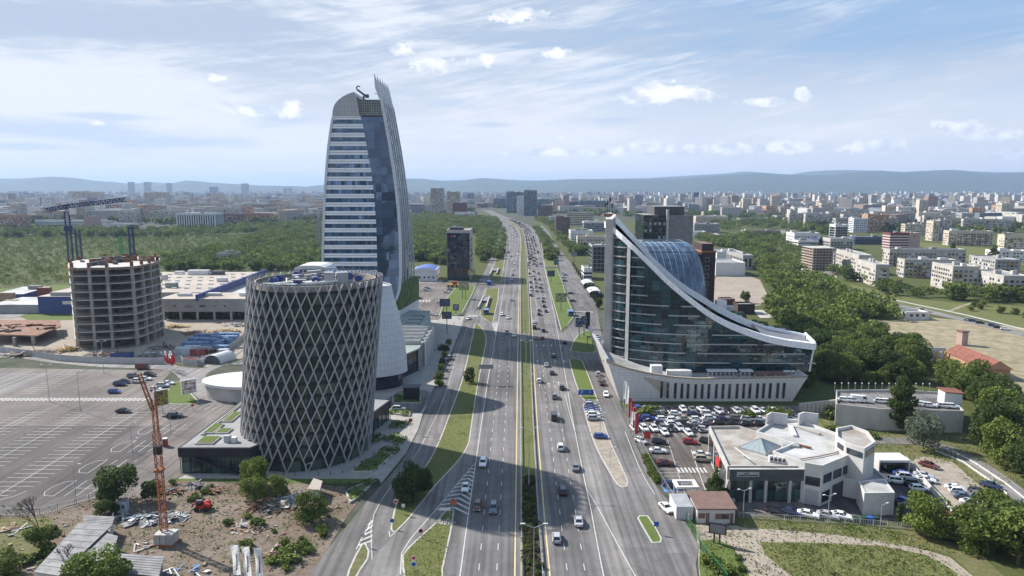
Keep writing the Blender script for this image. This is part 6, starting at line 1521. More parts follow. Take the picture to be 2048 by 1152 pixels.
for q in ((1690,803,'hatch'),(1706,804,'hatch'),(1720,804,'van'),(1762,806,'hatch'),(1776,807,'hatch'),(1832,811,'hatch'),(1845,812,'hatch'),(1858,814,'hatch'),(1888,815,'hatch'),(1904,816,'hatch')):car(q[0],q[1],'white',q[2],70,'on the raised parking deck',z=6.02)
for i in range(7):car(1194 + i * 2.4,675 + i * 3.9,['white','silver','white','silver','white','silver','black'][i],'hatch',100,'in the slanted row by the podium edge')
# dealer rows
W_ = 'in the %s row of the dealer lot'
r = random.Random(9)
rows_ = [('back',822,[1276,1291,1305,1321,1336,1351,1366,1385,1404,1420,1437,1457,1474,1492,1511,1527,1547],['blue','white','silver','grey','black','black','white','grey','white','black','silver','black','silver','grey','white','silver','white'],8),
		 ('second',831,[1279,1316,1351,1387,1416,1573],['white','grey','white','dark blue','white','blue'],86),
		 ('third',841,[1278,1296,1325,1346,1369,1393,1419,1444,1472,1494,1519,1580],['blue','blue','white','white','beige','white','white','dark blue','grey','white','white','white'],86),
		 ('fourth',850,[1273,1319,1343,1362,1389,1413,1437,1464,1491,1518,1541,1586],['dark blue','dark blue','white','black','silver','grey','black','black','black','black','grey','black'],98),
		 ('fifth',860,[1268,1288,1308,1326,1342,1359,1377,1398],['white','white','white','grey','black','silver','black','black'],8)]
for nm,y,xs_,cs_,hd in rows_:
	for i,x in enumerate(xs_):
		car(x,y + (3 if nm == 'back' and i > 9 else 0) + r.uniform(-1.0,1.0),cs_[i],r.choice(['hatch','suv','sedan']),hd + r.uniform(-8,8),W_ % nm)
for q in ((1344,843,'white',95),(1335,858,'white',95),(1344,851,'white',95),(1407,862,'silver',60),(1329,868,'white',8),(1377,869,'white',8),(1282,885,'white',30),(1380,887,'red',80),(1318,887,'black',80),(1413,886,'black',60)):car(q[0],q[1],q[2],'hatch',q[3],'loose in the middle of the dealer lot')
for q in ((1316,905,'white','sedan'),(1330,930,'dark red','sedan'),(1344,975,'dark blue','suv'),(1403,912,'white','sedan'),(1405,922,'beige','suv')):car(q[0],q[1],q[2],q[3],85,'beside the striped bays')
r = random.Random(5)
for i in range(16):
	t = i / 15;x,y = [(1660,560),(1680,586),(1700,591),(1712,595),(1740,600),(1765,606),(1790,611),(1840,620),(1846,622),(1855,624),(1935,641),(1945,643),(1960,647),(1985,652),(1995,656),(2010,660)][i]
	car(x,y,r.choice(['white','black','silver','dark blue','black']),'hatch',60,'on the winding road at the right')
flush_cars()
for k in CARS:drop(CARS[k])
# ================================================================== BUILDINGS OF THE CITY
def wall_windows(mb,p,q,z0,z1,fl=2.9,bay=3.2,ww=1.5,wh=1.4,mats=('window_glass',),r=random,skip=0.0,proud=.10):
	"""rows of windows on the wall p->q (outward normal to the right of p->q)"""
	p,q = Vector(p),Vector(q);L = (q - p).length;d = (q - p) / L;n = Vector((d.y,-d.x)) * proud
	nb = max(1,int(L / bay));nf = max(1,int((z1 - z0) / fl));off = (L - nb * bay) / 2 + (bay - ww) / 2
	for k in range(nf):
		z = z0 + k * fl + (fl - wh) * .55
		for i in range(nb):
			if skip and r.random() < skip:continue
			a = p + d * (off + i * bay) + n;b_ = a + d * ww;m_ = r.choice(mats)
			i0 = len(mb.v);k_ = mb.mi(m_)
			for v in ((a,z),(b_,z),(b_,z + wh),(a,z + wh)):mb.v.append((v[0].x,v[0].y,v[1]))
			for v in ((a - n * 1.2,z),(b_ - n * 1.2,z),(b_ - n * 1.2,z + wh),(a - n * 1.2,z + wh)):mb.v.append((v[0].x,v[0].y,v[1]))
			for f in ((0,1,2,3),(3,2,6,7),(4,0,3,7),(1,5,6,2)):mb.f.append(tuple(i0 + x for x in f));mb.m.append(k_)
def wall_bands(mb,p,q,z0,z1,fl,h,mat,proud=.25):
	p,q = Vector(p),Vector(q);d = (q - p).normalized();n = Vector((d.y,-d.x)) * proud
	k = 0
	while z0 + (k + 1) * fl <= z1 + .1:
		z = z0 + k * fl + (fl - h) * .6;mb.prism([(p + n)[:],(q + n)[:],(q - n * .3)[:],(p - n * .3)[:]],z,z + h,mat,bot=True);k += 1
def cityb(name,label,cat,px0,px1,ytop,ybase,depth,wall,style='windows',rz=0.0,roofm='roof_grey',Y=None,group=None,fl=2.9,bay=3.2,glass=('window_glass',),skip=.05,balc=None,ww=1.5,wh=1.4,boxes=2,seed=0,ends=True):
	"""building with its front foot on photo row ybase, between px0 and px1"""
	r = random.Random(seed * 7 + int(px0));Yf = Y if Y else G((px0 + px1) / 2,ybase).y
	a,b_ = Zat(px0,ytop,Yf),Zat(px1,ytop,Yf);H = max(3.5,a.z);Wd = b_.x - a.x;cx = (a.x + b_.x) / 2
	t = thing(name,label,cat,(cx,Yf,0),group);ca,sa = math.cos(rz),math.sin(rz)
	def P(u,v):return (cx + u * ca - v * sa,Yf + u * sa + v * ca)
	C4 = [P(-Wd / 2,0),P(Wd / 2,0),P(Wd / 2,depth),P(-Wd / 2,depth)]
	mb = MB();mb.prism(C4,0,H,wall,roofm);mb.build('wall',t)
	mb = MB();q = inset(C4,.5)
	for i in range(4):j = (i + 1) % 4;mb.prism([C4[i],C4[j],q[j],q[i]],H - .02,H + .8,wall)
	mb.build('parapet',t)
	for i in range(boxes):
		u = r.uniform(-.4,.4) * Wd;mb = MB();s = min(4.5,Wd * .16);mb.obox((*P(u,depth * r.uniform(.3,.7)),H),(s * r.uniform(.8,1.6),s,r.uniform(1.6,3.2)),rz,r.choice([wall,'off_white','mid_grey']),'roof_grey');mb.build('roof_box',t)
	mb = MB();sides = [(C4[0],C4[1])] + ([(C4[1],C4[2]),(C4[3],C4[0])] if ends else [])
	for p,q_ in sides:
		if style == 'windows':wall_windows(mb,p,q_,1.0,H - .3,fl,bay,ww,wh,glass,r,skip)
		elif style == 'bands':wall_bands(mb,p,q_,.8,H - .4,fl,wh,glass[0],.10)
		elif style == 'stripes':wall_windows(mb,p,q_,1.0,H - .3,H - 2.0,4.0,2.0,H - 5,glass,r,0)
		elif style == 'glass':wall_windows(mb,p,q_,.6,H - .2,3.5,3.2,2.9,3.1,glass,r,0)
	if mb.v:mb.build('windows',t,kind='stuff')
	if balc:
		mb = MB();p,q_ = Vector(C4[0]),Vector(C4[1]);d = (q_ - p).normalized();nrm = Vector((d.y,-d.x));L = (q_ - p).length
		for u in balc:
			for k in range(int((H - 1) / fl)):
				if r.random() < .1:continue
				c = p + d * (L * u) + nrm * .5;z = 1 + k * fl;mb.obox((c.x,c.y,z),(bay * 1.35,1.0,1.15),rz,r.choice(['panel_yellow','panel_brown','off_white','panel_yellow']))
		mb.build('balconies',t,kind='stuff')
	return t
MAT('panel_yellow',(0.36,0.26,0.09),var=.2);MAT('panel_brown',(0.19,0.12,0.08),var=.2);MAT('panel_wall',(0.43,0.41,0.375),0.85,var=.12,scale=.15)
MAT('wall_cream',(0.52,0.46,0.37),0.85,var=.12,scale=.1);MAT('wall_white',(0.66,0.66,0.65),.8,var=.08,scale=.1);MAT('wall_pink',(0.42,0.30,0.27),.85,var=.1)
MAT('wall_orange',(0.42,0.25,0.15),.85,var=.15,scale=.2);MAT('wall_grey',(0.33,0.33,0.33),.85,var=.15,scale=.15);MAT('wall_teal',(0.10,0.17,0.21),.6,var=.15);MAT('wall_navy',(0.055,0.075,0.13),.5,var=.15);MAT('wall_maroon',(0.16,0.05,0.05),.8,var=.1)
PW = dict(glass=('window_glass','window_glass','off_white','panel_brown'),ww=1.9,wh=1.5)
# near panel apartment blocks on the right
AB = 'apartment block'
cityb('apartment_block','panel block end with yellow balconies, leftmost of the near panel group',AB,1719,1744,512,549,62,'panel_wall',rz=-.16,balc=(.6,),seed=1,**PW)
cityb('apartment_block','stubby panel block with ochre balconies in front of the long slab',AB,1753,1779,531,574,44,'panel_wall',rz=-.16,balc=(.55,),seed=2,**PW)
cityb('apartment_block','long nine-bay panel slab with brown and yellow balconies, centre of the group',AB,1812,1912,521,556,13,'panel_wall',rz=-.10,balc=(.12,.30,.38,.6,.68,.9),seed=3,**PW)
cityb('apartment_block','long low panel slab behind the ochre-balconied one',AB,1782,1930,500,533,13,'panel_wall',rz=-.06,balc=(.1,.5),seed=4,**PW)
cityb('apartment_block','panel block with a blank tan end wall right of the long slab',AB,1908,1958,535,584,30,'panel_wall',rz=-.12,balc=(.22,),seed=5,**PW)
cityb('apartment_block','panel block with yellow balconies cut by the right edge of the photo',AB,2010,2062,554,598,36,'panel_wall',rz=-.12,balc=(.3,),seed=6,**PW)
cityb('apartment_block','grey panel block behind the one at the right edge',AB,1993,2040,521,553,40,'wall_grey',rz=-.12,seed=7,balc=(.6,),**PW)
cityb('apartment_block','white panel block above the grey one at the right edge',AB,1992,2060,503,524,16,'wall_white',rz=-.1,seed=8,**PW)
cityb('apartment_tower','maroon and pink slab tower with white balcony bands above the panel group','tower block',1781,1819,467,503,16,'wall_maroon','bands',glass=('off_white',),fl=3.0,wh=1.1,seed=9)
cityb('apartment_tower','blank pink end wall of the maroon tower','tower block',1819,1841,467,503,18,'wall_pink',seed=10,skip=.8)
cityb('apartment_block','cream slab with many balconies, front centre right district',AB,1901,1984,463,491,14,'wall_cream',rz=-.12,balc=(.1,.25,.4,.55,.7,.85),seed=11,**PW)
cityb('apartment_block','cream slab block cut by the right edge',AB,2012,2070,471,503,14,'wall_cream',rz=-.12,balc=(.2,.5,.8),seed=12,**PW)
cityb('apartment_block','long yellowish slab behind the pair of tall grey towers',AB,1812,1866,449,470,14,'wall_cream',rz=-.1,seed=13,**PW)
cityb('apartment_tower','pale stair tower, left one of a pair above the meadow','tower block',1867,1880,443,482,16,'wall_cream',seed=14,**PW)
cityb('apartment_tower','tall grey tower, right one of the pair above the meadow','tower block',1881,1905,441,482,18,'wall_grey',seed=15,**PW)
cityb('apartment_tower','orange and cream tower block with twin stacks of balconies','tower block',1736,1779,430,463,20,'wall_orange',balc=(.2,.4,.65,.85),seed=16,glass=('off_white','window_glass'),bay=3.0)
cityb('apartment_tower','blue and white tower left of the orange tower','tower block',1708,1736,437,465,18,'wall_white',seed=17,glass=('sign_blue','window_glass'),ww=2.4)
cityb('skyscraper','bright white narrow skyscraper in the right-hand district','tower',1797,1823,414,444,22,'wall_white',seed=18,bay=3.4)
cityb('office_building','slim dark green glass office with white side wall','office',1671,1697,450,480,18,'wall_white','glass',glass=('dark_glass',),seed=19)
cityb('office_building','white modern office with punched windows near the right wood','office',1589,1640,467,490,26,'wall_white',seed=20,bay=4.0,ww=2.0,fl=3.6)
cityb('office_building','lower white wing in front of the punched-window office','office',1597,1645,482,497,18,'wall_white','bands',seed=21,fl=3.6)
cityb('office_building','dark glass cube beside the white modern office','office',1638,1662,478,497,22,'wall_navy','glass',glass=('dark_glass',),seed=22)
cityb('unfinished_block','unfinished pale concrete frame in front of the slim green office','building',1661,1707,478,500,20,'concrete_light',seed=23,bay=3.6,ww=2.6,wh=2.0)
def frame_block(px0,px1,ytop,ybase,depth,label,brick,nb,nf):
	Yf = G((px0 + px1) / 2,ybase).y;a,b_ = Zat(px0,ytop,Yf),Zat(px1,ytop,Yf);t = thing('unfinished_block',label,'building',((a.x + b_.x) / 2,Yf,0));H = a.z
	for k in range(nf + 1):
		z = H * k / nf;mb = MB();mb.box(a.x - .5,b_.x + .5,Yf - .5,Yf + depth,z,z + .35,'concrete_light');mb.build('floor_slab',t)
	for i in range(nb + 1):
		x = a.x + (b_.x - a.x) * i / nb;mb = MB();mb.box(x - .3,x + .3,Yf - .3,Yf + .3,0,H,'concrete');mb.build('column',t)
	mb = MB();mb.box(a.x + 1,b_.x - 1,Yf + 1.6,Yf + depth - 1,0,H,brick);mb.build('infill_wall',t)
	mb = MB()
	for y in range(4):
		mb.box(a.x - .45,a.x - .1,Yf + y * depth / 4,Yf + y * depth / 4 + .6,0,H,'concrete')
	mb.build('side_columns',t,kind='stuff')
	mb = MB();wall_windows(mb,(a.x + 1,Yf + 1.5),(b_.x - 1,Yf + 1.5),.5,H,H / nf,(b_.x - a.x) / nb,2.0,1.6,('dark_grey',));wall_windows(mb,(a.x + .9,Yf + depth - 1),(a.x + .9,Yf + 1.6),.5,H,H / nf,4.2,2.0,1.6,('dark_grey',));mb.build('openings',t,kind='stuff')
	return t
frame_block(1627,1671,497,541,24,'unfinished brick block with concrete slabs near the winding road','brick_orange',7,8)
cityb('shed','pale shed beside the unfinished brick block','shed',1672,1686,508,530,12,'wall_grey',seed=24)
# between the highway and the parallel road, and behind the curved office
cityb('office_building','red brick cube office with dark windows by the parallel road','office',1112,1140,435,471,24,'brick','windows',seed=30,glass=('dark_glass',),bay=5.6,ww=3.0,wh=2.4,fl=3.6)
cityb('office_building','long cream office slab behind the brick cube','office',1133,1184,425,452,16,'wall_cream','bands',seed=31,fl=3.4,rz=-.3)
cityb('office_building','blue and white glass office behind the curved office','office',1167,1212,444,464,20,'wall_white','glass',glass=('barrel_glass','dark_glass'),seed=32)
cityb('office_building','white office with square windows left of the corner fin','office',1141,1186,462,492,26,'wall_white',seed=33,bay=3.6,ww=1.6)
cityb('office_building','cream block with round dark windows left of the corner fin','office',1155,1214,474,500,16,'wall_cream',seed=34,bay=3.4,ww=1.6)
cityb('office_building','grey block with terracotta balconies beside the corner fin','office',1184,1212,492,545,24,'wall_grey','glass',glass=('dark_glass',),seed=35)
cityb('shop_hall','low white shop hall with a curved awning along the conifers','shop',1168,1184,538,560,20,'wall_white','bands',seed=36)
for i in range(2):
	p = G(1176 + i * 13,566 + i * 16,3);t = thing('awning',['white curved awning farther along the shop fronts','white curved awning nearest the corner fin'][i],'awning',(p.x,p.y,0));mb = MB()
	mb.grid([[(p.x + 4.5 * math.sin(a),p.y - 9,2.6 + 2.2 * math.cos(a)) for a in (-1.3,-.8,-.3,.2,.7)],[(p.x + 4.5 * math.sin(a),p.y + 9,2.6 + 2.2 * math.cos(a)) for a in (-1.3,-.8,-.3,.2,.7)]][::-1],'white');mb.box(p.x - 4,p.x + 4,p.y - 8.5,p.y + 8.5,0,2.9,'dark_glass');mb.build('shell',t)
cityb('office_building','white boxy clinic above the conifer row','office',1100,1112,433,446,14,'wall_white','bands',seed=37)
cityb('warehouse','long white warehouse behind the bare lot','warehouse',1432,1491,527,552,34,'wall_white','none',seed=38,roofm='roof_grey',boxes=0)
cityb('warehouse','taller grey warehouse with white corner panels','warehouse',1486,1507,512,540,46,'wall_grey','stripes',seed=39,boxes=1)
cityb('warehouse','dark roofed warehouse behind the white one','warehouse',1434,1484,505,523,30,'wall_white','none',seed=40,boxes=2)
cityb('warehouse','blue-grey industrial hall with window bands behind the hotel','hall',1389,1440,448,466,30,'wall_grey','windows',seed=41,bay=3,ww=2)
cityb('warehouse','cream and orange factory hall behind the hotel','hall',1392,1456,433,447,40,'wall_cream','bands',seed=42,glass=('wall_orange',),fl=3.5)
cityb('warehouse','red roofed store right of the hotel','hall',1402,1440,470,478,26,'wall_white','none',seed=43,roofm='roof_red',boxes=0)
cityb('warehouse','white flat hall left of the red roofed store','hall',1380,1412,464,476,18,'wall_white','none',seed=44,roofm='roof_white',boxes=0)
cityb('warehouse','long blue roofed hall beyond the right wood','hall',1480,1538,437,446,24,'wall_grey','none',seed=45,roofm='blue_roof',boxes=0)
cityb('unfinished_block','low row of unfinished frames beyond the right wood','building',1486,1560,462,470,10,'concrete',seed=46,bay=4,ww=3)
cityb('office_building','low curved grey sports hall in the right district','hall',1710,1764,475,489,20,'wall_navy','bands',seed=47)
cityb('garage','low brick garage on the lot behind the roof gardens','garage',1443,1470,601,612,8,'brick','none',seed=48,boxes=0)
cityb('garage','dark flat garage block right of the brick garage','garage',1476,1510,611,628,9,'brick_dark','none',seed=49,boxes=0,roofm='roof_grey')
cover('lot_ground',[(1432,554),(1498,552),(1520,560),(1535,590),(1552,606),(1510,612),(1440,612),(1400,600)],'sand',0.07,False)
cover('lot_ground',[(1505,620),(1552,620),(1555,636),(1520,636)],'concrete_light',0.07,False)
# office park in the centre distance
for i,(x0,x1,yt,yb_,w,st,lb) in enumerate(((1013,1029,383,426,'wall_grey','glass','grey glass tower at the left end of the office park'),(1028,1047,385,426,'wall_navy','glass','dark navy tower beside the grey one in the office park'),
		(1048,1074,381,432,'wall_teal','glass','teal slab tower with an antenna, tallest of the office park'),(1034,1061,393,430,'wall_white','windows','white tower with dark red corner squares in the office park'),
		(1074,1128,399,418,'wall_teal','glass','broad teal office block right of the antenna tower'),(1136,1166,404,420,'wall_navy','glass','dark blue office block in the middle of the office park'),
		(1160,1212,402,424,'wall_teal','glass','wide dark teal block at the right end of the office park'),(1077,1105,412,432,'brick','windows','low brick block with pale top in front of the teal offices'),
		(987,1012,398,416,'wall_navy','glass','low dark block left of the grey glass tower'),(934,948,386,408,'barrel_glass','bands','distant blue tower left of the highway'))):
	cityb('office_tower' if yb_ - yt > 30 else 'office_building',lb,'office',x0,x1,yt,yb_,30,w,st,glass=('dark_glass','barrel_glass') if st == 'glass' else ('window_glass',),seed=60 + i,bay=4,fl=3.6)
p = Zat(1058,381,G(1058,432).y);t = thing('antenna_mast','antenna on the tallest office park tower','antenna',tuple(p));mb = MB();mb.tube(p,p + Vector((0,0,9)),.8,.3,'dark_grey',5);mb.box(p.x - 3,p.x + 3,p.y - 1,p.y + 1,p.z,p.z + 2.5,'off_white');mb.build('mast',t)
cityb('apartment_tower','tall residential tower with stacked balconies, left of a pair beside the skyscraper','tower block',861,887,377,430,22,'wall_grey',seed=71,balc=(.2,.5,.8),**PW)
cityb('apartment_tower','shorter residential tower, right of the pair beside the skyscraper','tower block',893,920,384,432,22,'wall_cream',seed=72,balc=(.2,.5,.8),**PW)
cityb('office_building','red brown block in front of the shorter residential tower','building',905,933,406,436,24,'wall_maroon',seed=73,glass=('dark_glass',))
cityb('school','long white low building among trees before the red brown block','school',909,950,425,438,14,'wall_white',seed=74,bay=5,ww=3)
cityb('shed','red tiled shed in the park left of the highway','shed',896,930,440,447,14,'wall_cream','none',seed=75,roofm='roof_red',boxes=0)
# left side
cityb('office_building','black and white vertically striped block beyond the scrubland','office',352,430,427,461,34,'wall_white','stripes',glass=('dark_glass',),seed=80)
cityb('apartment_tower','big beige slab tower standing over the left districts','tower block',288,335,385,417,22,'wall_cream',seed=92,balc=(.1,.3,.5,.7,.9),**PW)
cityb('apartment_tower','stepped beige towers over the crane jib, left one','tower block',136,176,383,414,22,'wall_cream',seed=93,balc=(.2,.5,.8),**PW)
cityb('apartment_tower','stepped beige towers over the crane jib, right one','tower block',181,202,384,414,22,'wall_cream',seed=94,**PW)
cityb('apartment_tower','beige tower above the striped office','tower block',421,445,387,411,22,'wall_cream',seed=95,**PW)
cityb('apartment_tower','white and dark tower left of the skyscraper','tower block',484,506,388,410,22,'wall_white',seed=96,**PW)
cityb('office_building','long white three storey block beyond the scrubland','school',71,167,441,462,18,'wall_white','bands',seed=81,fl=3.6,rz=.05)
cityb('office_building','tall white end block of the long three storey building','school',166,187,434,463,20,'wall_pink','none',seed=82)
cityb('apartment_block','orange and brown block at the far left edge of the scrubland',AB,-20,38,431,464,24,'wall_orange',seed=83,balc=(.2,.4,.6,.8),**PW)
cityb('office_building','low white hall with blue glass beyond the scrubland','hall',206,262,448,461,20,'wall_white','bands',glass=('barrel_glass',),seed=84,fl=5,wh=2.6)
cityb('apartment_block','red brown block right of the striped office',AB,433,480,430,450,20,'brick',seed=85,**PW)
cityb('apartment_block','red brown block further right of the striped office',AB,486,540,428,446,20,'brick_orange',seed=86,**PW)
cityb('hall','small low hall in the wood behind the store','hall',432,470,508,524,14,'wall_grey','windows',seed=87,bay=3.4,roofm='roof_grey')
cityb('chimney_block','thin pale chimney left of the skyscraper','chimney',632,638,438,500,4,'concrete','none',seed=88,boxes=0)
cityb('ruin','pale roofless hut in the scrub by the field','hut',1812,1858,630,640,10,'off_white',seed=89,boxes=0)
# black office with logo left of the highway, blue-roofed hall
bo = cityb('black_office','black glass office with pale side wall beside the service road','office',893,940,462,560,34,'concrete_light','none',seed=90,roofm='roof_tan',boxes=1)
a,b_ = Zat(894,465,G(916,560).y),Zat(939,465,G(916,560).y);yf = a.y
mb = MB();mb.box(a.x,b_.x,yf - .4,yf + .3,0,a.z - .4,'dark_glass');mb.build('curtain_wall',bo)
for k in range(8):mb = MB();mb.box(a.x,b_.x,yf - .55,yf - .38,4 + k * 4.2,4.25 + k * 4.2,'dark_grey');mb.build('floor_line',bo)
mb = MB()
for k in range(4):mb.box(a.x + 2.6 + k * 1.0,a.x + 3.2 + k * 1.0,yf - .7,yf - .5,a.z - 3.6,a.z - 2.2,'red' if k < 3 else 'white')
mb.build('logo',bo,kind='stuff')
mb = MB();wall_windows(mb,(b_.x + .4,yf + 3),(b_.x + .4,yf + 32),3,a.z - 2,4.2,7,5,2.6,('dark_glass',));mb.build('side_windows',bo,kind='stuff')
mb = MB();mb.box(a.x + 2,a.x + 12,yf + 3,yf + 18,a.z,a.z + 3.6,'black_clad');mb.build('roof_plant',bo)
bh = cityb('blue_hall','small white hall with a blue arched roof behind the skyscraper','hall',825,872,542,562,26,'wall_white','windows',seed=91,fl=3.4,bay=3.4,boxes=0)
Yb = G(848,562).y;a,b_ = Zat(823,542,Yb),Zat(874,542,Yb);mb = MB()
mb.grid([[(a.x + (b_.x - a.x) * i / 8,Yb - .6,a.z + 2.6 * math.sin(math.pi * i / 8)) for i in range(9)],[(a.x + (b_.x - a.x) * i / 8,Yb + 27,a.z + 2.6 * math.sin(math.pi * i / 8)) for i in range(9)]],'blue_roof');mb.face([(a.x + (b_.x - a.x) * i / 8,Yb - .5,a.z + 2.5 * math.sin(math.pi * i / 8)) for i in range(9)],'wall_white');mb.build('roof',bh)
# barn and tower on the field
bn = thing('barn','long barn with a rust red gable roof at the edge of the bare field','barn',tuple(G(1935,745)));P0,P1 = G(1893,722),G(1968,757);d = (P1 - P0).normalized();n = Vector((-d.y,d.x,0)) * 9
mb = MB();mb.prism([tuple(P0)[:2],tuple(P1)[:2],tuple(P1 + n)[:2],tuple(P0 + n)[:2]],0,4,'wall_orange');mb.build('wall',bn)
mb = MB();m0,m1 = P0 + n / 2 - d,P1 + n / 2 + d;e = n * .56
for s in (1,-1):mb.face([tuple(m0 - e * s) [:2] + (3.8,),tuple(m1 - e * s)[:2] + (3.8,),tuple(m1)[:2] + (7,),tuple(m0)[:2] + (7,)][::s],'roof_red')
for m_ in (m0,m1):mb.face([tuple(m_ - e)[:2] + (3.8,),tuple(m_ + e)[:2] + (3.8,),tuple(m_)[:2] + (6.95,)],'wall_orange')
mb.build('roof',bn)
ru = thing('ruined_shed','roofless white and yellow striped shed left of the barn','shed',tuple(G(1880,718)));p = G(1862,722);mb = MB()
for k in range(6):mb.box(p.x + k * 1.5,p.x + k * 1.5 + .8,p.y - k * .5,p.y - k * .5 + .4,0,4.2,'yellow' if k % 2 else 'off_white')
mb.box(p.x,p.x + 9,p.y + 5,p.y + 5.4,0,4.5,'white');mb.box(p.x - .4,p.x,p.y,p.y + 5,0,4.2,'off_white');mb.build('wall',ru)
bt2 = thing('brick_turret','little brick turret standing alone on the field','turret',tuple(G(1923,690)));p = G(1923,690);mb = MB();mb.obox((p.x,p.y,0),(3.2,3.2,6.2),.2,'wall_pink');mb.build('wall',bt2);mb = MB();mb.obox((p.x,p.y,6.2),(3.8,3.8,.5),.2,'roof_brown');mb.build('roof',bt2)
# ---- anonymous blocks of the districts: prototypes with real windows, copied
r = random.Random(31);BPROT = []
for i,(w,d,fln,wall,st,gl) in enumerate(((46,13,8,'panel_wall','windows',PW['glass']),(70,13,8,'panel_wall','windows',PW['glass']),(26,20,13,'wall_cream','windows',PW['glass']),(60,14,6,'wall_cream','windows',PW['glass']),
		(24,22,10,'wall_orange','windows',('window_glass','off_white')),(36,18,5,'brick','windows',('window_glass',)),(40,24,5,'wall_white','bands',('window_glass',)),(28,18,7,'wall_grey','windows',PW['glass']),
		(16,12,3,'wall_white','windows',('window_glass',)),(14,12,3,'wall_cream','windows',('window_glass',)),(22,20,16,'wall_white','windows',PW['glass']),(50,26,3,'wall_grey','bands',('window_glass',)))):
	H = fln * 2.9 + 1;t = thing('apartment_block','x',AB,(0,0,0));C4 = [(-w / 2,0),(w / 2,0),(w / 2,d),(-w / 2,d)]
	mb = MB();mb.prism(C4,-.1,H,wall,'roof_red' if fln == 3 and i != 11 else 'roof_grey');q = inset(C4,.5)
	for a_ in range(4):b__ = (a_ + 1) % 4;mb.prism([C4[a_],C4[b__],q[b__],q[a_]],H - .02,H + .7,wall)
	mb.build('wall',t);mb = MB()
	for p_,q_ in ((C4[0],C4[1]),(C4[1],C4[2]),(C4[3],C4[0])):
		if st == 'bands':wall_bands(mb,p_,q_,.8,H - .4,2.9,1.3,'window_glass',.12)
		else:wall_windows(mb,p_,q_,.8,H - .3,2.9,3.2,1.9,1.5,gl,r,.06)
	mb.build('windows',t,kind='stuff')
	if i in (0,1,3):
		mb = MB()
		for u in range(1,int(w / 9)):
			for k in range(fln - 1):mb.box(-w / 2 + u * 9 - 2,-w / 2 + u * 9 + 2,-1,0,3.4 + k * 2.9,4.5 + k * 2.9,r.choice(['panel_yellow','off_white','panel_brown','panel_wall']))
		mb.build('balconies',t,kind='stuff')
	mb = MB();mb.obox((w * .2,d * .5,H),(4,4,2.4),0,wall);mb.build('roof_box',t)
	BPROT.append((learn(t),w,d,['pale panel slab','long pale panel slab','cream tower block','long cream block','orange-brown tower block','brick block','white block with window bands','grey block','small white house with a red roof','small cream house with a red roof','white tower block','low grey hall'][i]))
used = []
for o in COL.objects:
	if o.type == 'EMPTY' and o.parent is None and o.get('category') and o.location.y > 430:used.append((o.location.x,o.location.y,30))
hw = [(curve_at(ML,y),y) for y in range(500,2400,40)]
def near_first(px):
	"""photo row where the town begins in this column"""
	return itp([(-100,452),(640,442),(645,430),(820,430),(960,424),(985,414),(1080,418),(1100,426),(1220,430),(1440,432),(1560,436),(1600,452),(1700,462),(2150,470)],px)
def zone(px):return 'beyond the scrubland at the left' if px < 330 else 'left of the banded skyscraper' if px < 645 else 'between the skyscraper and the highway' if px < 1010 else 'behind the office park' if px < 1240 else 'behind the curved office' if px < 1560 else 'in the district at the right'
tries = 0;nb = 0;lay = []
while nb < 285 and tries < 60000:
	tries += 1;px = r.choice([r.uniform(-60,640),r.uniform(-60,2110),r.uniform(1450,2110)]);nf_ = near_first(px);py = nf_ - (r.random() ** 1.3) * (nf_ - 402);p = G(px,py)
	far_left = px < 1000
	if 1560 < px and py > 445:k = r.choice([0,1,2,3,9,8,7])
	elif far_left:k = r.choice([0,1,1,2,3,3,5,7,10,0,4])
	else:k = r.choice([0,2,3,5,6,6,7,8,9,11,11,4])
	root,w,d,nm = BPROT[k];rad = w * .42 + 3
	if any((p.x - u[0]) ** 2 + ((p.y - u[1]) * .8) ** 2 < (rad + u[2]) ** 2 for u in used):continue
	if any(abs(p.x - h[0]) < rad + 40 and abs(p.y - h[1]) < 60 for h in hw):continue
	used.append((p.x,p.y,rad));nb += 1;sc = (r.uniform(.85,1.15),1,r.uniform(.85,1.12))
	o = tree_copy(root,(p.x,p.y,0),r.choice([0,.1,-.15,-.3,1.35 if k < 4 else .2]),sc,'%s %s' % (nm,zone(px)),'blocks ' + zone(px));o.name = 'apartment_block' if k not in (8,9,11) else ('house' if k < 11 else 'hall');o['category'] = 'building' if k not in (8,9) else 'house'
for b__ in BPROT:drop(b__[0])
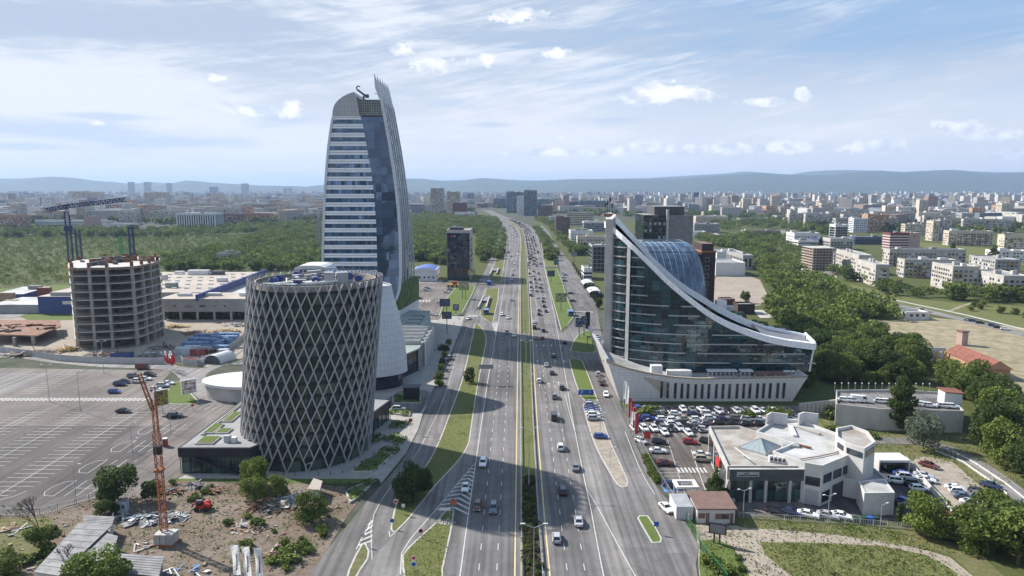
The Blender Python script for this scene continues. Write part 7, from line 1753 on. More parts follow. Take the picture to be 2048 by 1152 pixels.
# ---- and the town beyond them, one mass
def city_mass(n,seed):
	r = np.random.RandomState(seed);V,F,UV,T = [],[],[],[];vi = 0;k = 0;tr = 0
	pal = np.array([(.50,.47,.43),(.58,.57,.55),(.46,.40,.32),(.40,.38,.36),(.40,.31,.24),(.30,.21,.17),(.62,.62,.62),(.18,.21,.26),(.54,.49,.40),(.47,.45,.42)])
	while k < n and tr < n * 20:
		tr += 1;Y_ = 1250 + (r.rand() ** .85) * 7600;X_ = (r.rand() * 2 - 1) * Y_ * .80;px,py = proj((X_,Y_,0))
		if not (-80 < px < 2130) or py > near_first(px) + 2:continue
		if 870 < px < 1130 and Y_ < 2600 and abs(X_ - curve_at(ML,Y_)) < 70:continue
		if px > 1500 and Y_ > 3800 and r.rand() < .55:continue
		kind = r.rand();
		if Y_ < 2000 and kind > .80:continue
		if kind < .42:w,d,h = r.uniform(10,20),r.uniform(9,14),r.uniform(5,10)
		elif kind < .84:w,d,h = r.uniform(28,75),r.uniform(12,18),r.uniform(14,27)
		elif kind < .95:w,d,h = r.uniform(18,30),r.uniform(18,26),r.uniform(28,50)
		else:w,d,h = r.uniform(50,120),r.uniform(30,70),r.uniform(7,13)
		a = r.choice([0,.15,-.2,.8,1.5]) + r.uniform(-.05,.05);ca,sa = math.cos(a),math.sin(a)
		c4 = [(X_ + u * ca - v * sa,Y_ + u * sa + v * ca) for u,v in ((-w / 2,-d / 2),(w / 2,-d / 2),(w / 2,d / 2),(-w / 2,d / 2))]
		V += [(x,y,0) for x,y in c4] + [(x,y,h) for x,y in c4]
		c = pal[r.randint(len(pal))] * r.uniform(.8,1.1);rc = c * .8 if h > 12 else np.array((.26,.12,.09)) * r.uniform(.8,1.3)
		for e in range(4):
			f = (e + 1) % 4;L = w if e % 2 == 0 else d;F.append((vi + e,vi + f,vi + 4 + f,vi + 4 + e));UV += [(0,0),(L,0),(L,h),(0,h)];T.append(c)
		F.append((vi + 4,vi + 5,vi + 6,vi + 7));UV += [(0,0)] * 4;T.append(rc)
		vi += 8;k += 1
	me = bpy.data.meshes.new('distant_city');me.from_pydata(V,[],F);me.materials.append(MT['far_wall'])
	uv = me.uv_layers.new(name='UVMap');uv.data.foreach_set('uv',np.array(UV,dtype=np.float32).reshape(-1))
	at = me.attributes.new('tint','FLOAT_COLOR','FACE');at.data.foreach_set('color',np.concatenate([np.array(T),np.ones((len(T),1))],1).astype(np.float32).reshape(-1))
	o = bpy.data.objects.new('distant_city',me);COL.objects.link(o);tag(o,'mass of far houses and blocks filling the plain to the hills','town',None,'stuff')
city_mass(8500,5)
for i,(x0,x1,yt,lb) in enumerate(((255,266,364,'far tower under construction, leftmost on the skyline'),(287,299,364,'far broad tower, second on the left skyline'),(332,341,366,'far slim tower, third on the left skyline'),(418,434,374,'far blue glass tower on the left skyline'),(482,495,367,'far tower nearest the skyscraper on the left skyline'),(567,573,376,'first of two needle-thin far towers'),(577,582,376,'second of two needle-thin far towers'),(1388,1398,385,'far pale tower behind the hotel'),(1360,1371,388,'far cream tower left of the pale one'))):
	cityb('far_tower',lb,'tower',x0,x1,yt,392 if yt < 380 else 412,30,'wall_navy' if i % 4 == 3 else 'wall_grey','windows',seed=300 + i,boxes=1,bay=6,ww=3,fl=5,wh=2)
# trees of the town and plain, one mass
def tree_mass(n,seed,y0,y1,name,label,pw=.7,cond=None):
	r = np.random.RandomState(seed);protoV = [leaf_mesh('f',clump_set('broad',10,10,200 + k)[:4],18,2.3,'leaves',70 + k,.85) for k in range(4)];AV,AT,AM = [],[],[];k = 0
	while k < n:
		Y_ = y0 + (r.rand() ** pw) * (y1 - y0);X_ = (r.rand() * 2 - 1) * Y_ * .80;px,py = proj((X_,Y_,0))
		if not (-80 < px < 2130) or not cond(px,py,X_,Y_):k += .1;continue
		for _ in range(r.randint(1,5)):
			x,y = X_ + r.normal() * 14,Y_ + r.normal() * 14;V,tn = protoV[r.randint(4)];h = r.uniform(.7,1.35) * (1 + Y_ / 12000.)
			AV.append(V * np.array([h * 1.1,h * 1.1,h]) + np.array([x,y,-.3]));AT.append(np.clip(tn + r.uniform(-.2,.2),0,1));AM.append(np.full(len(V),r.choice([0,0,1,2,2])));k += 1
	o = bpy.data.objects.new(name,quads_to_mesh(name,np.concatenate(AV),np.concatenate(AT),['leaves','leaves_bright','leaves_dark'],np.concatenate(AM)));COL.objects.link(o);tag(o,label,'trees',None,'stuff')
def offroad(X_,Y_):return not (Y_ < 2600 and abs(X_ - curve_at(ML,Y_) - 3) < 34)
tree_mass(14000,3,1080,8500,'town_trees','trees standing between the far town blocks',1.1,lambda px,py,x,y:py < near_first(px) + 4 and offroad(x,y))
# ================================================================== CONSTRUCTION SITE
US = thing('unfinished_tower','unfinished concrete tower of open floors and columns at the left','building',(-178,315,0))
colp = [(G(137,692).xy),(G(158,698).xy),(G(192,698).xy),(G(227,697).xy),(G(276,693).xy),(G(295,686).xy),(G(310,680).xy),(G(326,671).xy),Vector((-178,344)),Vector((-190,349)),Vector((-202,342)),Vector((-207,330))]
colp[0] = Vector((-204,318))
outl = [tuple(p) for p in colp];cen = Vector((-187,322))
def grow(p,d):v = Vector(p) - cen;return tuple(cen + v * (1 + d / v.length))
sl_ = [grow(p,.9) for p in outl]
sl_ = [tuple(p)[:2] for p in spline([Vector((*q,0)) for q in sl_ + [sl_[0]]],3)[:-1]]
nfl = 10;fh = 3.55
for k in range(1,nfl + 1):
	z = k * fh + .8;mb = MB();mb.prism(sl_,z - .28,z,'concrete_light',bot=True);o = mb.build('floor_slab',US);bm_tri(o)
for p in outl:
	mb = MB();mb.obox((p[0],p[1],0),(1.25,1.0,nfl * fh + .5),0.1,'concrete');mb.build('column',US)
	mb = MB();mb.obox((p[0],p[1],nfl * fh + .8),(1.1,1.0,2.0),.1,'rust');mb.build('rebar_stub',US)
mb = MB();mb.box(-197,-175,306,332,0,nfl * fh + .4,'concrete_raw');mb.build('core_wall',US)
mb = MB()
for k in range(nfl):mb.box(-178.5,-176.5,305.9,306.05,k * fh + 1.2,k * fh + 3.4,'black_clad');mb.box(-174.98,-174.8,311,314,k * fh + 1.2,k * fh + 3.4,'black_clad')
mb.build('openings',US,kind='stuff')
r = random.Random(4)
for i in range(26):
	a = r.random() * 6.28;p = cen + Vector((math.cos(a) * 20 * r.random(),math.sin(a) * 18 * r.random()));mb = MB();mb.obox((p.x,p.y,nfl * fh + .8),(r.uniform(1,6),r.uniform(.5,1.4),r.uniform(.6,2.6)),r.random() * 3,r.choice(['rust','rust','timber','dark_grey']));mb.build('formwork',US)
def edge_rail(z,mat='yellow'):
	mb = MB()
	for a,b_ in zip(sl_,sl_[1:] + sl_[:1]):mb.bar((a[0],a[1],z + .9),(b_[0],b_[1],z + .9),.25,.5,mat)
	mb.build('edge_platform',US)
edge_rail(nfl * fh - .9,'timber')
for i,(q,k) in enumerate((((152,0),8),((318,0),8),((322,0),7),((150,0),9))):
	p = outl[0] if q[0] < 200 else outl[7];mb = MB();z = k * fh + .8
	for s in range(5):mb.box(p[0] - 2 + s,p[0] - 1.85 + s,p[1] - 1.3,p[1] - 1.15,z,z + 2.4,'yellow')
	mb.box(p[0] - 2.2,p[0] + 2.2,p[1] - 1.4,p[1] - .9,z + 1.0,z + 1.25,'yellow');mb.build('yellow_frame',US)
def lattice(mb,p,q,w,n,mat,th=.16):
	p,q = Vector(p),Vector(q);d = (q - p).normalized();u = d.orthogonal().normalized()
	if abs(d.z) < .5:u = Vector((0,0,1)).cross(d).normalized()
	v = d.cross(u);C = [(u * a + v * b_) * w / 2 for a,b_ in ((-1,-1),(1,-1),(1,1),(-1,1))]
	for c in C:mb.bar(p + c,q + c,th,th,mat)
	for i in range(n):
		a,b_ = p + (q - p) * i / n,p + (q - p) * (i + 1) / n
		for k in range(4):
			c0,c1 = C[k],C[(k + 1) % 4]
			if i % 2:c0,c1 = c1,c0
			mb.bar(a + c0,b_ + c1,th * .6,th * .6,mat);mb.bar(a + c0,a + c1,th * .55,th * .55,mat)
# orange folded crane on the demolition ground
oc = thing('folded_crane','tall rusty orange lattice crane with folded jib on a concrete block','crane',(-69.4,130,0))
mb = MB();lattice(mb,(-69.4,129.8,1.6),(-69.45,129.8,22.6),1.1,22,'crane_orange',.13);mb.build('mast',oc)
mb = MB();lattice(mb,(-69.45,129.8,22.6),(-69.5,129.8,29.8),.75,7,'crane_orange',.11);mb.tube((-68.9,129.8,23),(-69.1,129.8,32.3),.12,.12,'crane_orange',5);mb.build('mast',oc)
mb = MB();lattice(mb,(-69.7,129.6,27.5),(-71.8,129.6,34.8),.6,10,'crane_orange',.11);mb.build('jib',oc)
mb = MB();mb.box(-70.0,-68.8,129.1,130.4,18.6,20.2,'black_clad');mb.build('winch',oc)
mb = MB();mb.box(-70.2,-68.7,129.0,130.6,15.0,15.5,'crane_orange');mb.build('collar',oc)
for i in range(3):mb = MB();mb.obox((-70.0 + i * 1.25,129.3,.2),(1.18,2.6,2.3),-.1,'concrete_light');mb.build('ballast_block',oc)
mb = MB();mb.obox((-69,129.5,0),(4.4,3.4,.45),-.1,'crane_orange');mb.build('undercarriage',oc)
# tower cranes
tc_ = thing('tower_crane','blue tower crane with long jib over the unfinished tower','crane',(-222,350,0))
mb = MB();lattice(mb,(-224,350,0),(-224,350,59),2.0,26,'crane_blue',.26);mb.build('mast',tc_)
mb = MB();lattice(mb,(-219.5,350,0),(-219.5,350,50),2.0,22,'crane_blue',.26);mb.build('climbing_mast',tc_)
mb = MB();lattice(mb,(-225,350,61.2),(-194,350,64.8),1.8,26,'crane_blue',.3);mb.build('jib',tc_)
mb = MB();lattice(mb,(-223,350,61.2),(-236,350,59.2),1.8,9,'crane_blue',.3);mb.build('counter_jib',tc_)
mb = MB();mb.box(-239,-232,349,351,57.0,59.4,'concrete_light');mb.build('counterweight',tc_);mb = MB();mb.box(-222,-219.6,348.6,351,57.4,60.6,'white');mb.build('cab',tc_)
mb = MB();mb.box(-225.4,-222.6,348.6,351.4,49,51.6,'crane_blue');mb.build('climbing_frame',tc_)
t2 = thing('tower_crane','second blue tower crane rising out of the unfinished tower','crane',(-182,331,0))
mb = MB();lattice(mb,(-182.6,332,20),(-182.6,332,52),1.8,14,'crane_blue',.32);mb.build('mast',t2)
mb = MB();lattice(mb,(-184,332,52),(-178.5,336,52.3),1.4,5,'crane_blue',.26);mb.build('jib',t2);mb = MB();mb.box(-179.6,-177.4,334,337,51,52.6,'concrete_light');mb.build('counterweight',t2)
t3 = thing('tower_crane','thin green tower crane mast behind the unfinished tower','crane',(-190,342,0));mb = MB();lattice(mb,(-193.5,344,10),(-195,344,47),1.1,18,'crane_green',.24);mb.build('mast',t3)
# fence round the site
def fence(pts,h,mat,label,name='fence',panel=3.0,post='galvanised',bars=False,topz=0.0,cat='fence',z0=0.05):
	t = thing(name,label,cat,(pts[0][0],pts[0][1],0));L = []
	for a,b_ in zip(pts,pts[1:]):
		a,b_ = Vector(a),Vector(b_);n = max(1,int((b_ - a).length / panel));L += [a + (b_ - a) * i / n for i in range(n)]
	L.append(Vector(pts[-1]));pm = None
	for a,b_ in zip(L,L[1:]):
		mb = MB()
		if bars:
			mb.bar((a.x,a.y,z0 + h),(b_.x,b_.y,z0 + h),.06,.06,mat);mb.bar((a.x,a.y,z0 + .2),(b_.x,b_.y,z0 + .2),.06,.06,mat)
			for k in range(8):p = a + (b_ - a) * k / 8;mb.bar((p.x,p.y,z0),(p.x,p.y,z0 + h),.04,.04,mat)
		else:mb.bar((a.x,a.y,z0 + h / 2),(b_.x,b_.y,z0 + h / 2),.08,h * .96,mat)
		mb.build('panel',t)
		mb = MB();mb.box(a.x - .06,a.x + .06,a.y - .06,a.y + .06,z0,z0 + h + .15,post);mb.build('post',t)
	return t
fence([tuple(G(x,y))[:2] for x,y in ((-20,702),(60,712),(110,721),(180,726),(260,728),(335,728))],2.6,'galvanised','long grey sheet fence between the building site and the parking lot')
fence([tuple(G(x,y))[:2] for x,y in ((362,722),(366,728),(395,733),(412,722),(440,715),(492,674))],2.4,'galvanised','grey sheet fence wrapping the site container yard')
fence([tuple(G(x,y))[:2] for x,y in ((1268,868),(1286,900),(1310,945),(1335,985),(1352,1010),(1378,1047))],1.8,'galvanised','thin wire fence along the pavement beside the dealer lot',panel=2.6,bars=True)
fence([tuple(G(x,y))[:2] for x,y in ((1372,1050),(1398,1082),(1400,1100),(1440,1150),(1455,1170))],1.9,'crane_green','green mesh fence at the right edge of the pavement',panel=2.4,post='dark_grey',bars=True)
fence([tuple(G(x,y))[:2] for x,y in ((1478,1036),(1600,1044),(1720,1050),(1830,1060))],1.3,'galvanised','low wire fence along the front of the dealer yard',panel=2.6,bars=True)
fence([tuple(G(x,y))[:2] for x,y in ((1812,925),(1862,985),(1905,1030))],1.6,'off_white','pale wall with rails between dealer yard and sandy yard',panel=2.4,bars=False)
fence([tuple(G(x,y))[:2] for x,y in ((1840,888),(1900,902),(1950,928),(2010,968),(2060,1008))],.5,'off_white','white guard rail on the outer side of the ramp road',name='guard_rail',panel=3,cat='guard rail')
fence([tuple(G(x,y))[:2] for x,y in ((1870,903),(1925,925),(1975,960),(2014,990))],.5,'off_white','white guard rail on the inner side of the ramp road',name='guard_rail',panel=3,cat='guard rail')
fence([tuple(G(x,y))[:2] for x,y in ((0,1032),(80,1031),(150,1014),(205,990))],1.7,'galvanised','thin wire fence between parking lot and dirt track',panel=3,bars=True)
for nm,L,dx,lb in (('ML',ML,.35,'long steel guard rail on the left side of the highway median'),('MR',MR,-.35,'long steel guard rail on the right side of the highway median')):
	t = thing('guard_rail',lb,'guard rail',(L[1][0],L[1][1],0));mb = MB();po = MB();P = [(x + dx,y) for x,y in L if y < 1300]
	for a,b_ in zip(P,P[1:]):
		mb.bar((a[0],a[1],.72),(b_[0],b_[1],.72),.07,.32,'galvanised');n = max(1,int(Vector((b_[0] - a[0],b_[1] - a[1])).length / 2))
		for k in range(n):x,y = a[0] + (b_[0] - a[0]) * k / n,a[1] + (b_[1] - a[1]) * k / n;po.box(x - .05 + (.08 if dx > 0 else -.08),x + .05 + (.08 if dx > 0 else -.08),y - .05,y + .05,.1,.8,'steel')
	mb.build('rail',t);po.build('posts',t,kind='stuff')
# containers
k = 0
for (x,y,w,d,m_,lb) in ((395,705,12,2.5,'container_pale','pale site container nearest the gravel yard'),(390,697,12,2.5,'container_blue','blue and white site container in the left column'),(402,688,12,2.5,'container_blue','blue site container near the sand heap'),(432,697,2.5,12,'container_blue','blue site container set lengthwise in the middle'),
		(436,690,12,2.5,'container_blue','blue site container in the right column'),(428,704,12,2.5,'container_blue','blue container in the front of the right column'),(446,684,12,2.5,'container_blue','blue container at the back right'),(414,680,12,2.5,'container_blue','blue container at the back left'),(450,678,12,2.5,'container_blue','rearmost blue container by the fence'),
		(408,712,12,2.5,'container_red','dark red roofed container among the blue ones'),(376,710,6,2.5,'container_pale','small pale container left of the red roofed one'),(364,708,6,2.5,'container_pale','small pale green container at the yard entrance'),(434,712,9,2.5,'container_pale','pale container beside the white tent')):
	p = G(x,y);t = thing('site_container',lb,'container',(p.x,p.y,0));mb = MB();mb.box(p.x - w / 2,p.x + w / 2,p.y,p.y + d,.1,2.7,m_,m_);mb.build('case',t);mb = MB()
	for q in range(5):
		if w > d:mb.box(p.x - w / 2 + (q + .5) * w / 5 - .06,p.x - w / 2 + (q + .5) * w / 5 + .06,p.y - .05,p.y + d,.2,2.76,'off_white' if q % 2 else m_)
		else:mb.box(p.x - w / 2,p.x + w / 2 + .05,p.y + (q + .5) * d / 5 - .06,p.y + (q + .5) * d / 5 + .06,.2,2.76,m_)
	mb.build('rib',t)
p = G(424,728);t = thing('arched_tent','white half-round tent beside the site containers','tent',(p.x,p.y,0));mb = MB()
A_ = [(3.4 * math.cos(a),3.6 * math.sin(a)) for a in [math.pi * q / 10 for q in range(11)]]
mb.grid([[(p.x + u,p.y,v) for u,v in A_],[(p.x + u + 3,p.y + 9,v) for u,v in A_]],'white');mb.face([(p.x + u,p.y + .3,v) for u,v in A_][::-1],'dark_grey');mb.build('skin',t)
p = G(245,716);t = thing('skip','open dark blue skip in front of the unfinished tower','skip',(p.x,p.y,0));mb = MB();mb.box(p.x - 5,p.x + 3.5,p.y,p.y + 2.6,.1,2.2,'blue_cladding','dark_grey');mb.build('case',t)
# low formwork slab on the left
t = thing('formwork_slab','rusty formwork deck on columns left of the unfinished tower','formwork',tuple(G(60,690)));a,b_ = G(-20,660),G(122,672);mb = MB();mb.prism([tuple(G(*q,4.5))[:2] for q in ((-20,668),(75,671),(122,652),(120,640),(-20,640))],4.0,4.5,'timber','rust',bot=True);mb.build('deck',t)
for q in ((68,690),(118,676),(-5,690),(30,692)):p = G(*q);mb = MB();mb.obox((p.x,p.y,0),(1.2,1.2,4),0,'concrete');mb.build('column',t)
r = random.Random(8)
for i in range(16):p = G(r.uniform(-10,110),r.uniform(650,664),4.5);mb = MB();mb.obox((p.x,p.y,4.5),(r.uniform(3,8),.5,r.uniform(.2,1)),r.random() * 3,r.choice(['rust','timber','dark_grey']));mb.build('plank',t)
def heap(name,px,py,w,d,h,n,mats,label,seed,base='dirt',L=(1.2,4),cat='debris heap',piece='plank',z=0.06):
	"""low mound with loose planks and sheets lying on it"""
	p = G(px,py);t = thing(name,label,cat,(p.x,p.y,0));r = random.Random(seed);mb = MB()
	rows = []
	for k in range(4):f = 1 - k / 3.6;rows.append([(p.x + w / 2 * f * math.cos(a) * r.uniform(.85,1.1),p.y + d / 2 * f * math.sin(a) * r.uniform(.85,1.1),z - .1 + (h * .5) * (k / 3) ** .8) for a in [6.283 * q / 12 for q in range(12)]])
	mb.grid(rows,base,True);mb.face(rows[-1],base);mb.build('mound',t)
	for i in range(n):
		a = r.random() * 6.28;f = r.random() ** .6;u,v = w / 2 * f * math.cos(a),d / 2 * f * math.sin(a);zz = z + h * .5 * (1 - f) + r.random() * h * .25;l = r.uniform(*L);c = Vector((p.x + u,p.y + v,zz));dr = Vector((r.uniform(-1,1),r.uniform(-1,1),r.uniform(-.25,.25))).normalized() * l / 2
		mb = MB();sheet_ = r.random() < .25;mb.bar(c - dr,c + dr,.9 if sheet_ else r.uniform(.15,.3),.05 if sheet_ else .12,r.choice(mats));mb.build('sheet' if sheet_ else piece,t)
TM = ['timber','timber','rust','concrete_light','dark_grey']
heap('scrap_heap',295,1040,15,6,1.5,60,['dark_grey','mid_grey','tin','white','tarp','dark_grey'],'heap of grey sheets and scrap behind the orange crane mast',1,'dark_grey')
heap('scrap_heap',348,1038,7,5,1.2,22,['mid_grey','white','tin','tarp'],'heap of white and grey boards right of the crane mast',2,'dark_grey')
heap('cable_heap',390,976,5,3,1.6,20,['dark_grey','black_clad','mid_grey'],'tangled dark cable heap at the lawn edge',3,'dark_grey')
heap('timber_heap',412,985,6,3,.7,14,['timber','rust'],'loose red timbers beside the cable heap',4,L=(2,4.5))
heap('timber_heap',492,1057,8,4,.9,34,['timber','timber','concrete_light'],'pale timber heap in the middle of the demolition ground',5,L=(1.5,4))
heap('timber_heap',555,1018,9,5,.9,30,TM,'timber heap below the small bright tree',6)
heap('rubble_heap',585,1000,8,6,1.4,36,['tarp','container_blue','mid_grey','white','timber'],'mixed rubble heap with blue pieces beside the rusty roofed shed',7,'mid_grey')
heap('timber_heap',500,1020,7,3,.6,16,['timber','rust'],'brown beams stacked loosely below the paired bright trees',8)
heap('rubble_heap',555,1110,9,5,.8,26,TM,'plank heap right of the banner flags',9)
heap('rubble_heap',370,1145,8,3,.6,16,['container_blue','mid_grey','timber','white'],'boards with a blue sheet in front of the tin shed',10)
heap('rubble_heap',300,1090,7,4,.8,18,['concrete_light','timber','rust','off_white'],'sacks and boards left of the crane ballast',11)
heap('rubble_heap',12,1060,8,4,.5,12,['concrete_light','timber'],'pale slabs at the left edge beside the bare tree',12)
heap('rubble_heap',345,985,6,3,1.3,24,['rust','timber','dark_grey'],'brushwood heap behind the crane mast',13,'rust')
r = random.Random(19)
for i,(x,y,w,d,mats,lb) in enumerate(((150,700,16,6,TM,'timber and formwork strewn in front of the unfinished tower'),(90,706,18,6,TM,'formwork boards left of the unfinished tower foot'),(330,697,14,8,['dark_grey','rust','mid_grey'],'dark rebar heap right of the unfinished tower'),(395,668,16,7,['rust','timber','timber'],'rusty formwork pile behind the blue containers'),
		(455,665,18,7,['timber','yellow','rust'],'orange timber pile nearest the lattice tower'),(350,655,16,5,['yellow','yellow','timber'],'yellow scaffold boards behind the unfinished tower'),(300,712,12,4,['concrete_light','white','mid_grey'],'pale boards near the blue skip'),(135,702,9,4,['yellow','yellow'],'heap of yellow frames at the tower foot'),
		(30,712,14,5,TM,'boards behind the fence at the far left'),(470,652,14,5,['off_white','timber'],'white boards on the sand beside the store'),(205,712,16,5,TM,'scattered planks behind the sheet fence'),(385,724,8,4,['red','rust','white'],'red machine parts in the container yard'))):
	heap('site_pile',x,y,w,d,2.2,46,mats,lb,40 + i,'sand',L=(2,6),cat='material pile')
# tin sheds, huts
def shed(name,px_,zs_,h,wall,roof_,label,ribs=True):
	poly = g(px_,0);t = thing(name,label,'shed',(*poly[0],0));mb = MB();mb.prism(inset(poly,.3),0,[z - .05 for z in zs_],wall);mb.build('wall',t)
	mb = MB();zz = list(zs_);mb.prism(poly,zz,[z + .12 for z in zz],roof_,bot=True);mb.build('roof',t)
	if ribs:
		a,b_,c,d = [Vector((*p,z + .14)) for p,z in zip(poly,zs_)]
		for k in range(1,8):
			u = k / 8;mb = MB();mb.bar(a + (d - a) * u,b_ + (c - b_) * u,.12,.08,'mid_grey');mb.build('sheet_joint',t)
	return t
shed('tin_shed',[(70,1172),(120,1180),(228,1078),(160,1075)],[2.6,2.6,3.0,3.0],0,'off_white','tin','long tin roofed shed running back at the bottom left')
shed('tin_shed',[(235,1172),(320,1182),(330,1142),(240,1136)],[2.6,2.6,2.8,2.8],0,'tin','tin','low tin shed in front of the crane ballast')
shed('tin_shed',[(125,1172),(215,1180),(238,1098),(190,1085)],[2.2,2.2,2.6,2.6],0,'tin','tin','patched tin roof between the two sheds')
shed('tin_shed',[(172,1085),(222,1090),(232,1062),(168,1058)],[2.8,2.8,3.0,3.0],0,'off_white','tin','ridged tin roof shed at the dirt track')
shed('rusty_shed',[(616,1000),(640,1004),(646,984),(628,978)],[2.6,2.6,2.6,2.6],0,'off_white','roof_tan','small shed with a rusty flat roof beside the rubble heap',False)
p = G(247,1022);t = thing('blue_hut','tiny pale blue wooden hut under the large dark tree','hut',(p.x,p.y,0));mb = MB();mb.obox((p.x,p.y,0),(2.0,1.8,2.4),.2,'container_pale','mid_grey');mb.build('wall',t)
for dx in (-.45,.5):mb = MB();mb.obox((p.x + dx,p.y - .92 + dx * .2,1.0),(.5,.1,.8),.2,'dark_grey');mb.build('window',t)
p = G(331,893);t = thing('portable_toilet','red portable toilet at the edge of the parking lot','toilet',(p.x,p.y,0));mb = MB();mb.obox((p.x,p.y,.1),(1.15,1.15,2.1),.2,'red');mb.build('cabin',t);mb = MB();mb.obox((p.x,p.y,2.2),(1.2,1.2,.2),.2,'white');mb.build('roof',t);mb = MB();mb.obox((p.x,p.y - .6,.2),(.7,.06,1.8),.2,'dark_grey');mb.build('door',t)
# telehandler
p = G(402,1020);t = thing('telehandler','small red telehandler on the demolition ground','loader',(p.x,p.y,0));x,y = p.x,p.y
mb = MB();mb.box(x - .9,x + 2.0,y - .8,y + .8,.6,1.3,'red');mb.prism([(x + .9,y - .7),(x + 2.1,y - .7),(x + 2.1,y + .7),(x + .9,y + .7)],1.3,[1.9,1.5,1.5,1.9],'red');mb.build('body',t)
mb = MB();mb.prism([(x - .8,y - .65),(x + .5,y - .65),(x + .5,y + .2),(x - .8,y + .2)],1.3,2.4,'car_glass','dark_grey');mb.build('cab',t);mb = MB();mb.bar((x + 2.1,y + .5,1.9),(x - 1.9,y + .6,1.1),.3,.35,'red');mb.bar((x - 1.9,y + .6,1.1),(x - 2.3,y + .6,.3),.2,.3,'dark_grey');mb.build('boom',t)
for wx in (-.6,1.5):
	for s in (-1,1):mb = MB();mb.tube((x + wx,y + s * .75,.55),(x + wx,y + s * 1.1,.55),.55,.55,'rubber',12);mb.build('wheel',t)
# machines by the store lawn: orange loader
p = G(905,575);t = thing('orange_loader','orange and red loader by the car park lawn','loader',(p.x,p.y,0));mb = MB();mb.box(p.x - 4,p.x + 4,p.y,p.y + 3,.8,2.2,'yellow');mb.box(p.x,p.x + 3,p.y,p.y + 2.6,2.2,4.2,'red');mb.build('body',t)
for s in range(3):mb = MB();mb.tube((p.x - 3 + s * 3,p.y - .3,.8),(p.x - 3 + s * 3,p.y,.8),.8,.8,'rubber',10);mb.build('wheel',t)
# ================================================================== BIG STORE
ST = thing('big_store','huge flat tan-roofed store with a blue fascia and grey front wing','store',(-210,420,0))
bx = [(-262,388),(-169.5,388),(-174,486),(-262,486)]
mb = MB();mb.prism(bx,0,12,'wall_grey','roof_tan');mb.build('hall',ST)
mb = MB();mb.prism([(-169.5,366),(-168.4,366),(-173,486),(-174,486)],10.5,14.0,'blue_cladding',bot=True);mb.build('blue_fascia',ST)
mb = MB();mb.prism([(-168.4,372),(-141,372),(-141,478),(-173,478)],0,9.6,'wall_grey','roof_white');mb.build('side_wing',ST)
mb = MB();mb.prism([(-190,367),(-141.5,367),(-141.5,390),(-190,390)],4.6,11.6,'wall_grey','roof_tan',bot=True);mb.build('front_wing',ST)
mb = MB();mb.box(-189,-142,371,388,0,4.6,'dark_glass');mb.build('glazing',ST)
for i in range(6):x = -188 + i * 9.1;mb = MB();mb.box(x - .5,x + .5,367.5,368.5,0,4.6,'concrete_light');mb.build('column',ST)
for i,(x,w) in enumerate(((-182,1.2),(-176,4),(-168,3),(-161,1.6),(-155,1.2))):mb = MB();mb.box(x,x + w,366.85,367.05,7.2 - (i == 1) * .6,8.2,'dark_grey' if i % 2 == 0 else 'mid_grey');mb.build('window',ST)
for k in range(5):
	for i in range(12):x = -256 + i * 7;y = 400 + k * 17;mb = MB();mb.box(x,x + 2.6,y + i * .3,y + i * .3 + 1.0,12.0,12.7,'white');mb.build('roof_light',ST)
for i,(x,y,w,d,h,m_) in enumerate(((-221,468,14,4,3.2,'white'),(-205,468,8,4,2.6,'dark_grey'),(-225,440,3,3,3.4,'galvanised'),(-186,432,6,3,2.6,'white'),(-205,405,6,4,3.0,'roof_green_grey'),(-232,472,6,3,2,'white'),(-184,376,7,3,1.6,'white'),(-171,377,10,3,1.6,'off_white'),(-150,376,7,3,1.8,'white'),(-156,420,12,3,1.2,'white'))):
	z = 12 if x < -170 and y > 388 else 11.6 if y < 390 else 9.6;mb = MB();mb.box(x,x + w,y,y + d,z,z + h,m_);mb.build('roof_unit',ST)
bsh = thing('blue_hall','dark blue hall left of the unfinished tower','hall',(-265,390,0));mb = MB();a,b_ = G(78,628),G(146,628);mb.box(a.x,b_.x + 4,a.y,a.y + 30,0,10,'blue_cladding','roof_tan');mb.build('wall',bsh)
mb = MB();mb.box(a.x + 14,b_.x,a.y - .3,a.y,5.6,7.4,'white');mb.build('sign',bsh);mb = MB();mb.box(a.x - 30,a.x,a.y + 2,a.y + 30,0,5,'wall_grey','roof_white');mb.build('annex',bsh)
bs2 = thing('blue_hall','small blue hall with a white roof at the left edge','hall',(-330,430,0));mb = MB();a,b_ = G(-10,604),G(48,604);mb.prism([(a.x,a.y),(b_.x,a.y),(b_.x,a.y + 26),(a.x,a.y + 26)],0,[5,5,6,6],'blue_cladding','roof_white');mb.build('wall',bs2)
r = random.Random(6)
for i in range(10):
	p = G([52,62,70,58,80,14,6,22,88,72][i],[596,598,596,604,592,612,622,618,600,610][i]);t = thing('stored_container',['dark','red','grey','black','grey','tan','dark','tan','red','pale'][i] + ' container stored beside the blue halls, ' + ['first','second','third','fourth','fifth','sixth','seventh','eighth','ninth','tenth'][i] + ' counted from the road end','container',(p.x,p.y,0),'stored containers at the left')
	mb = MB();mb.box(p.x - 4,p.x + 4,p.y,p.y + 2.6,.05,2.7 + (i % 3) * 2.6,['dark_grey','red','mid_grey','black_clad','mid_grey','timber','dark_grey','timber','container_red','container_pale'][i]);mb.build('case',t)
r = random.Random(61)
for i in range(12):p = G(338 + i * 12.5,636 + (i % 3));t = None
V,tn = leaf_mesh('h',[(G(335 + i * 9,638).x,G(335 + i * 9,638).y,1.2,2.4,1.8 + (i % 3) * .6) for i in range(18)],1400,.4,'leaves_dark',3)
o = bpy.data.objects.new('hedge',quads_to_mesh('hedge',V,tn,['leaves_dark']));COL.objects.link(o);tag(o,'dark hedge in front of the big store','hedge')
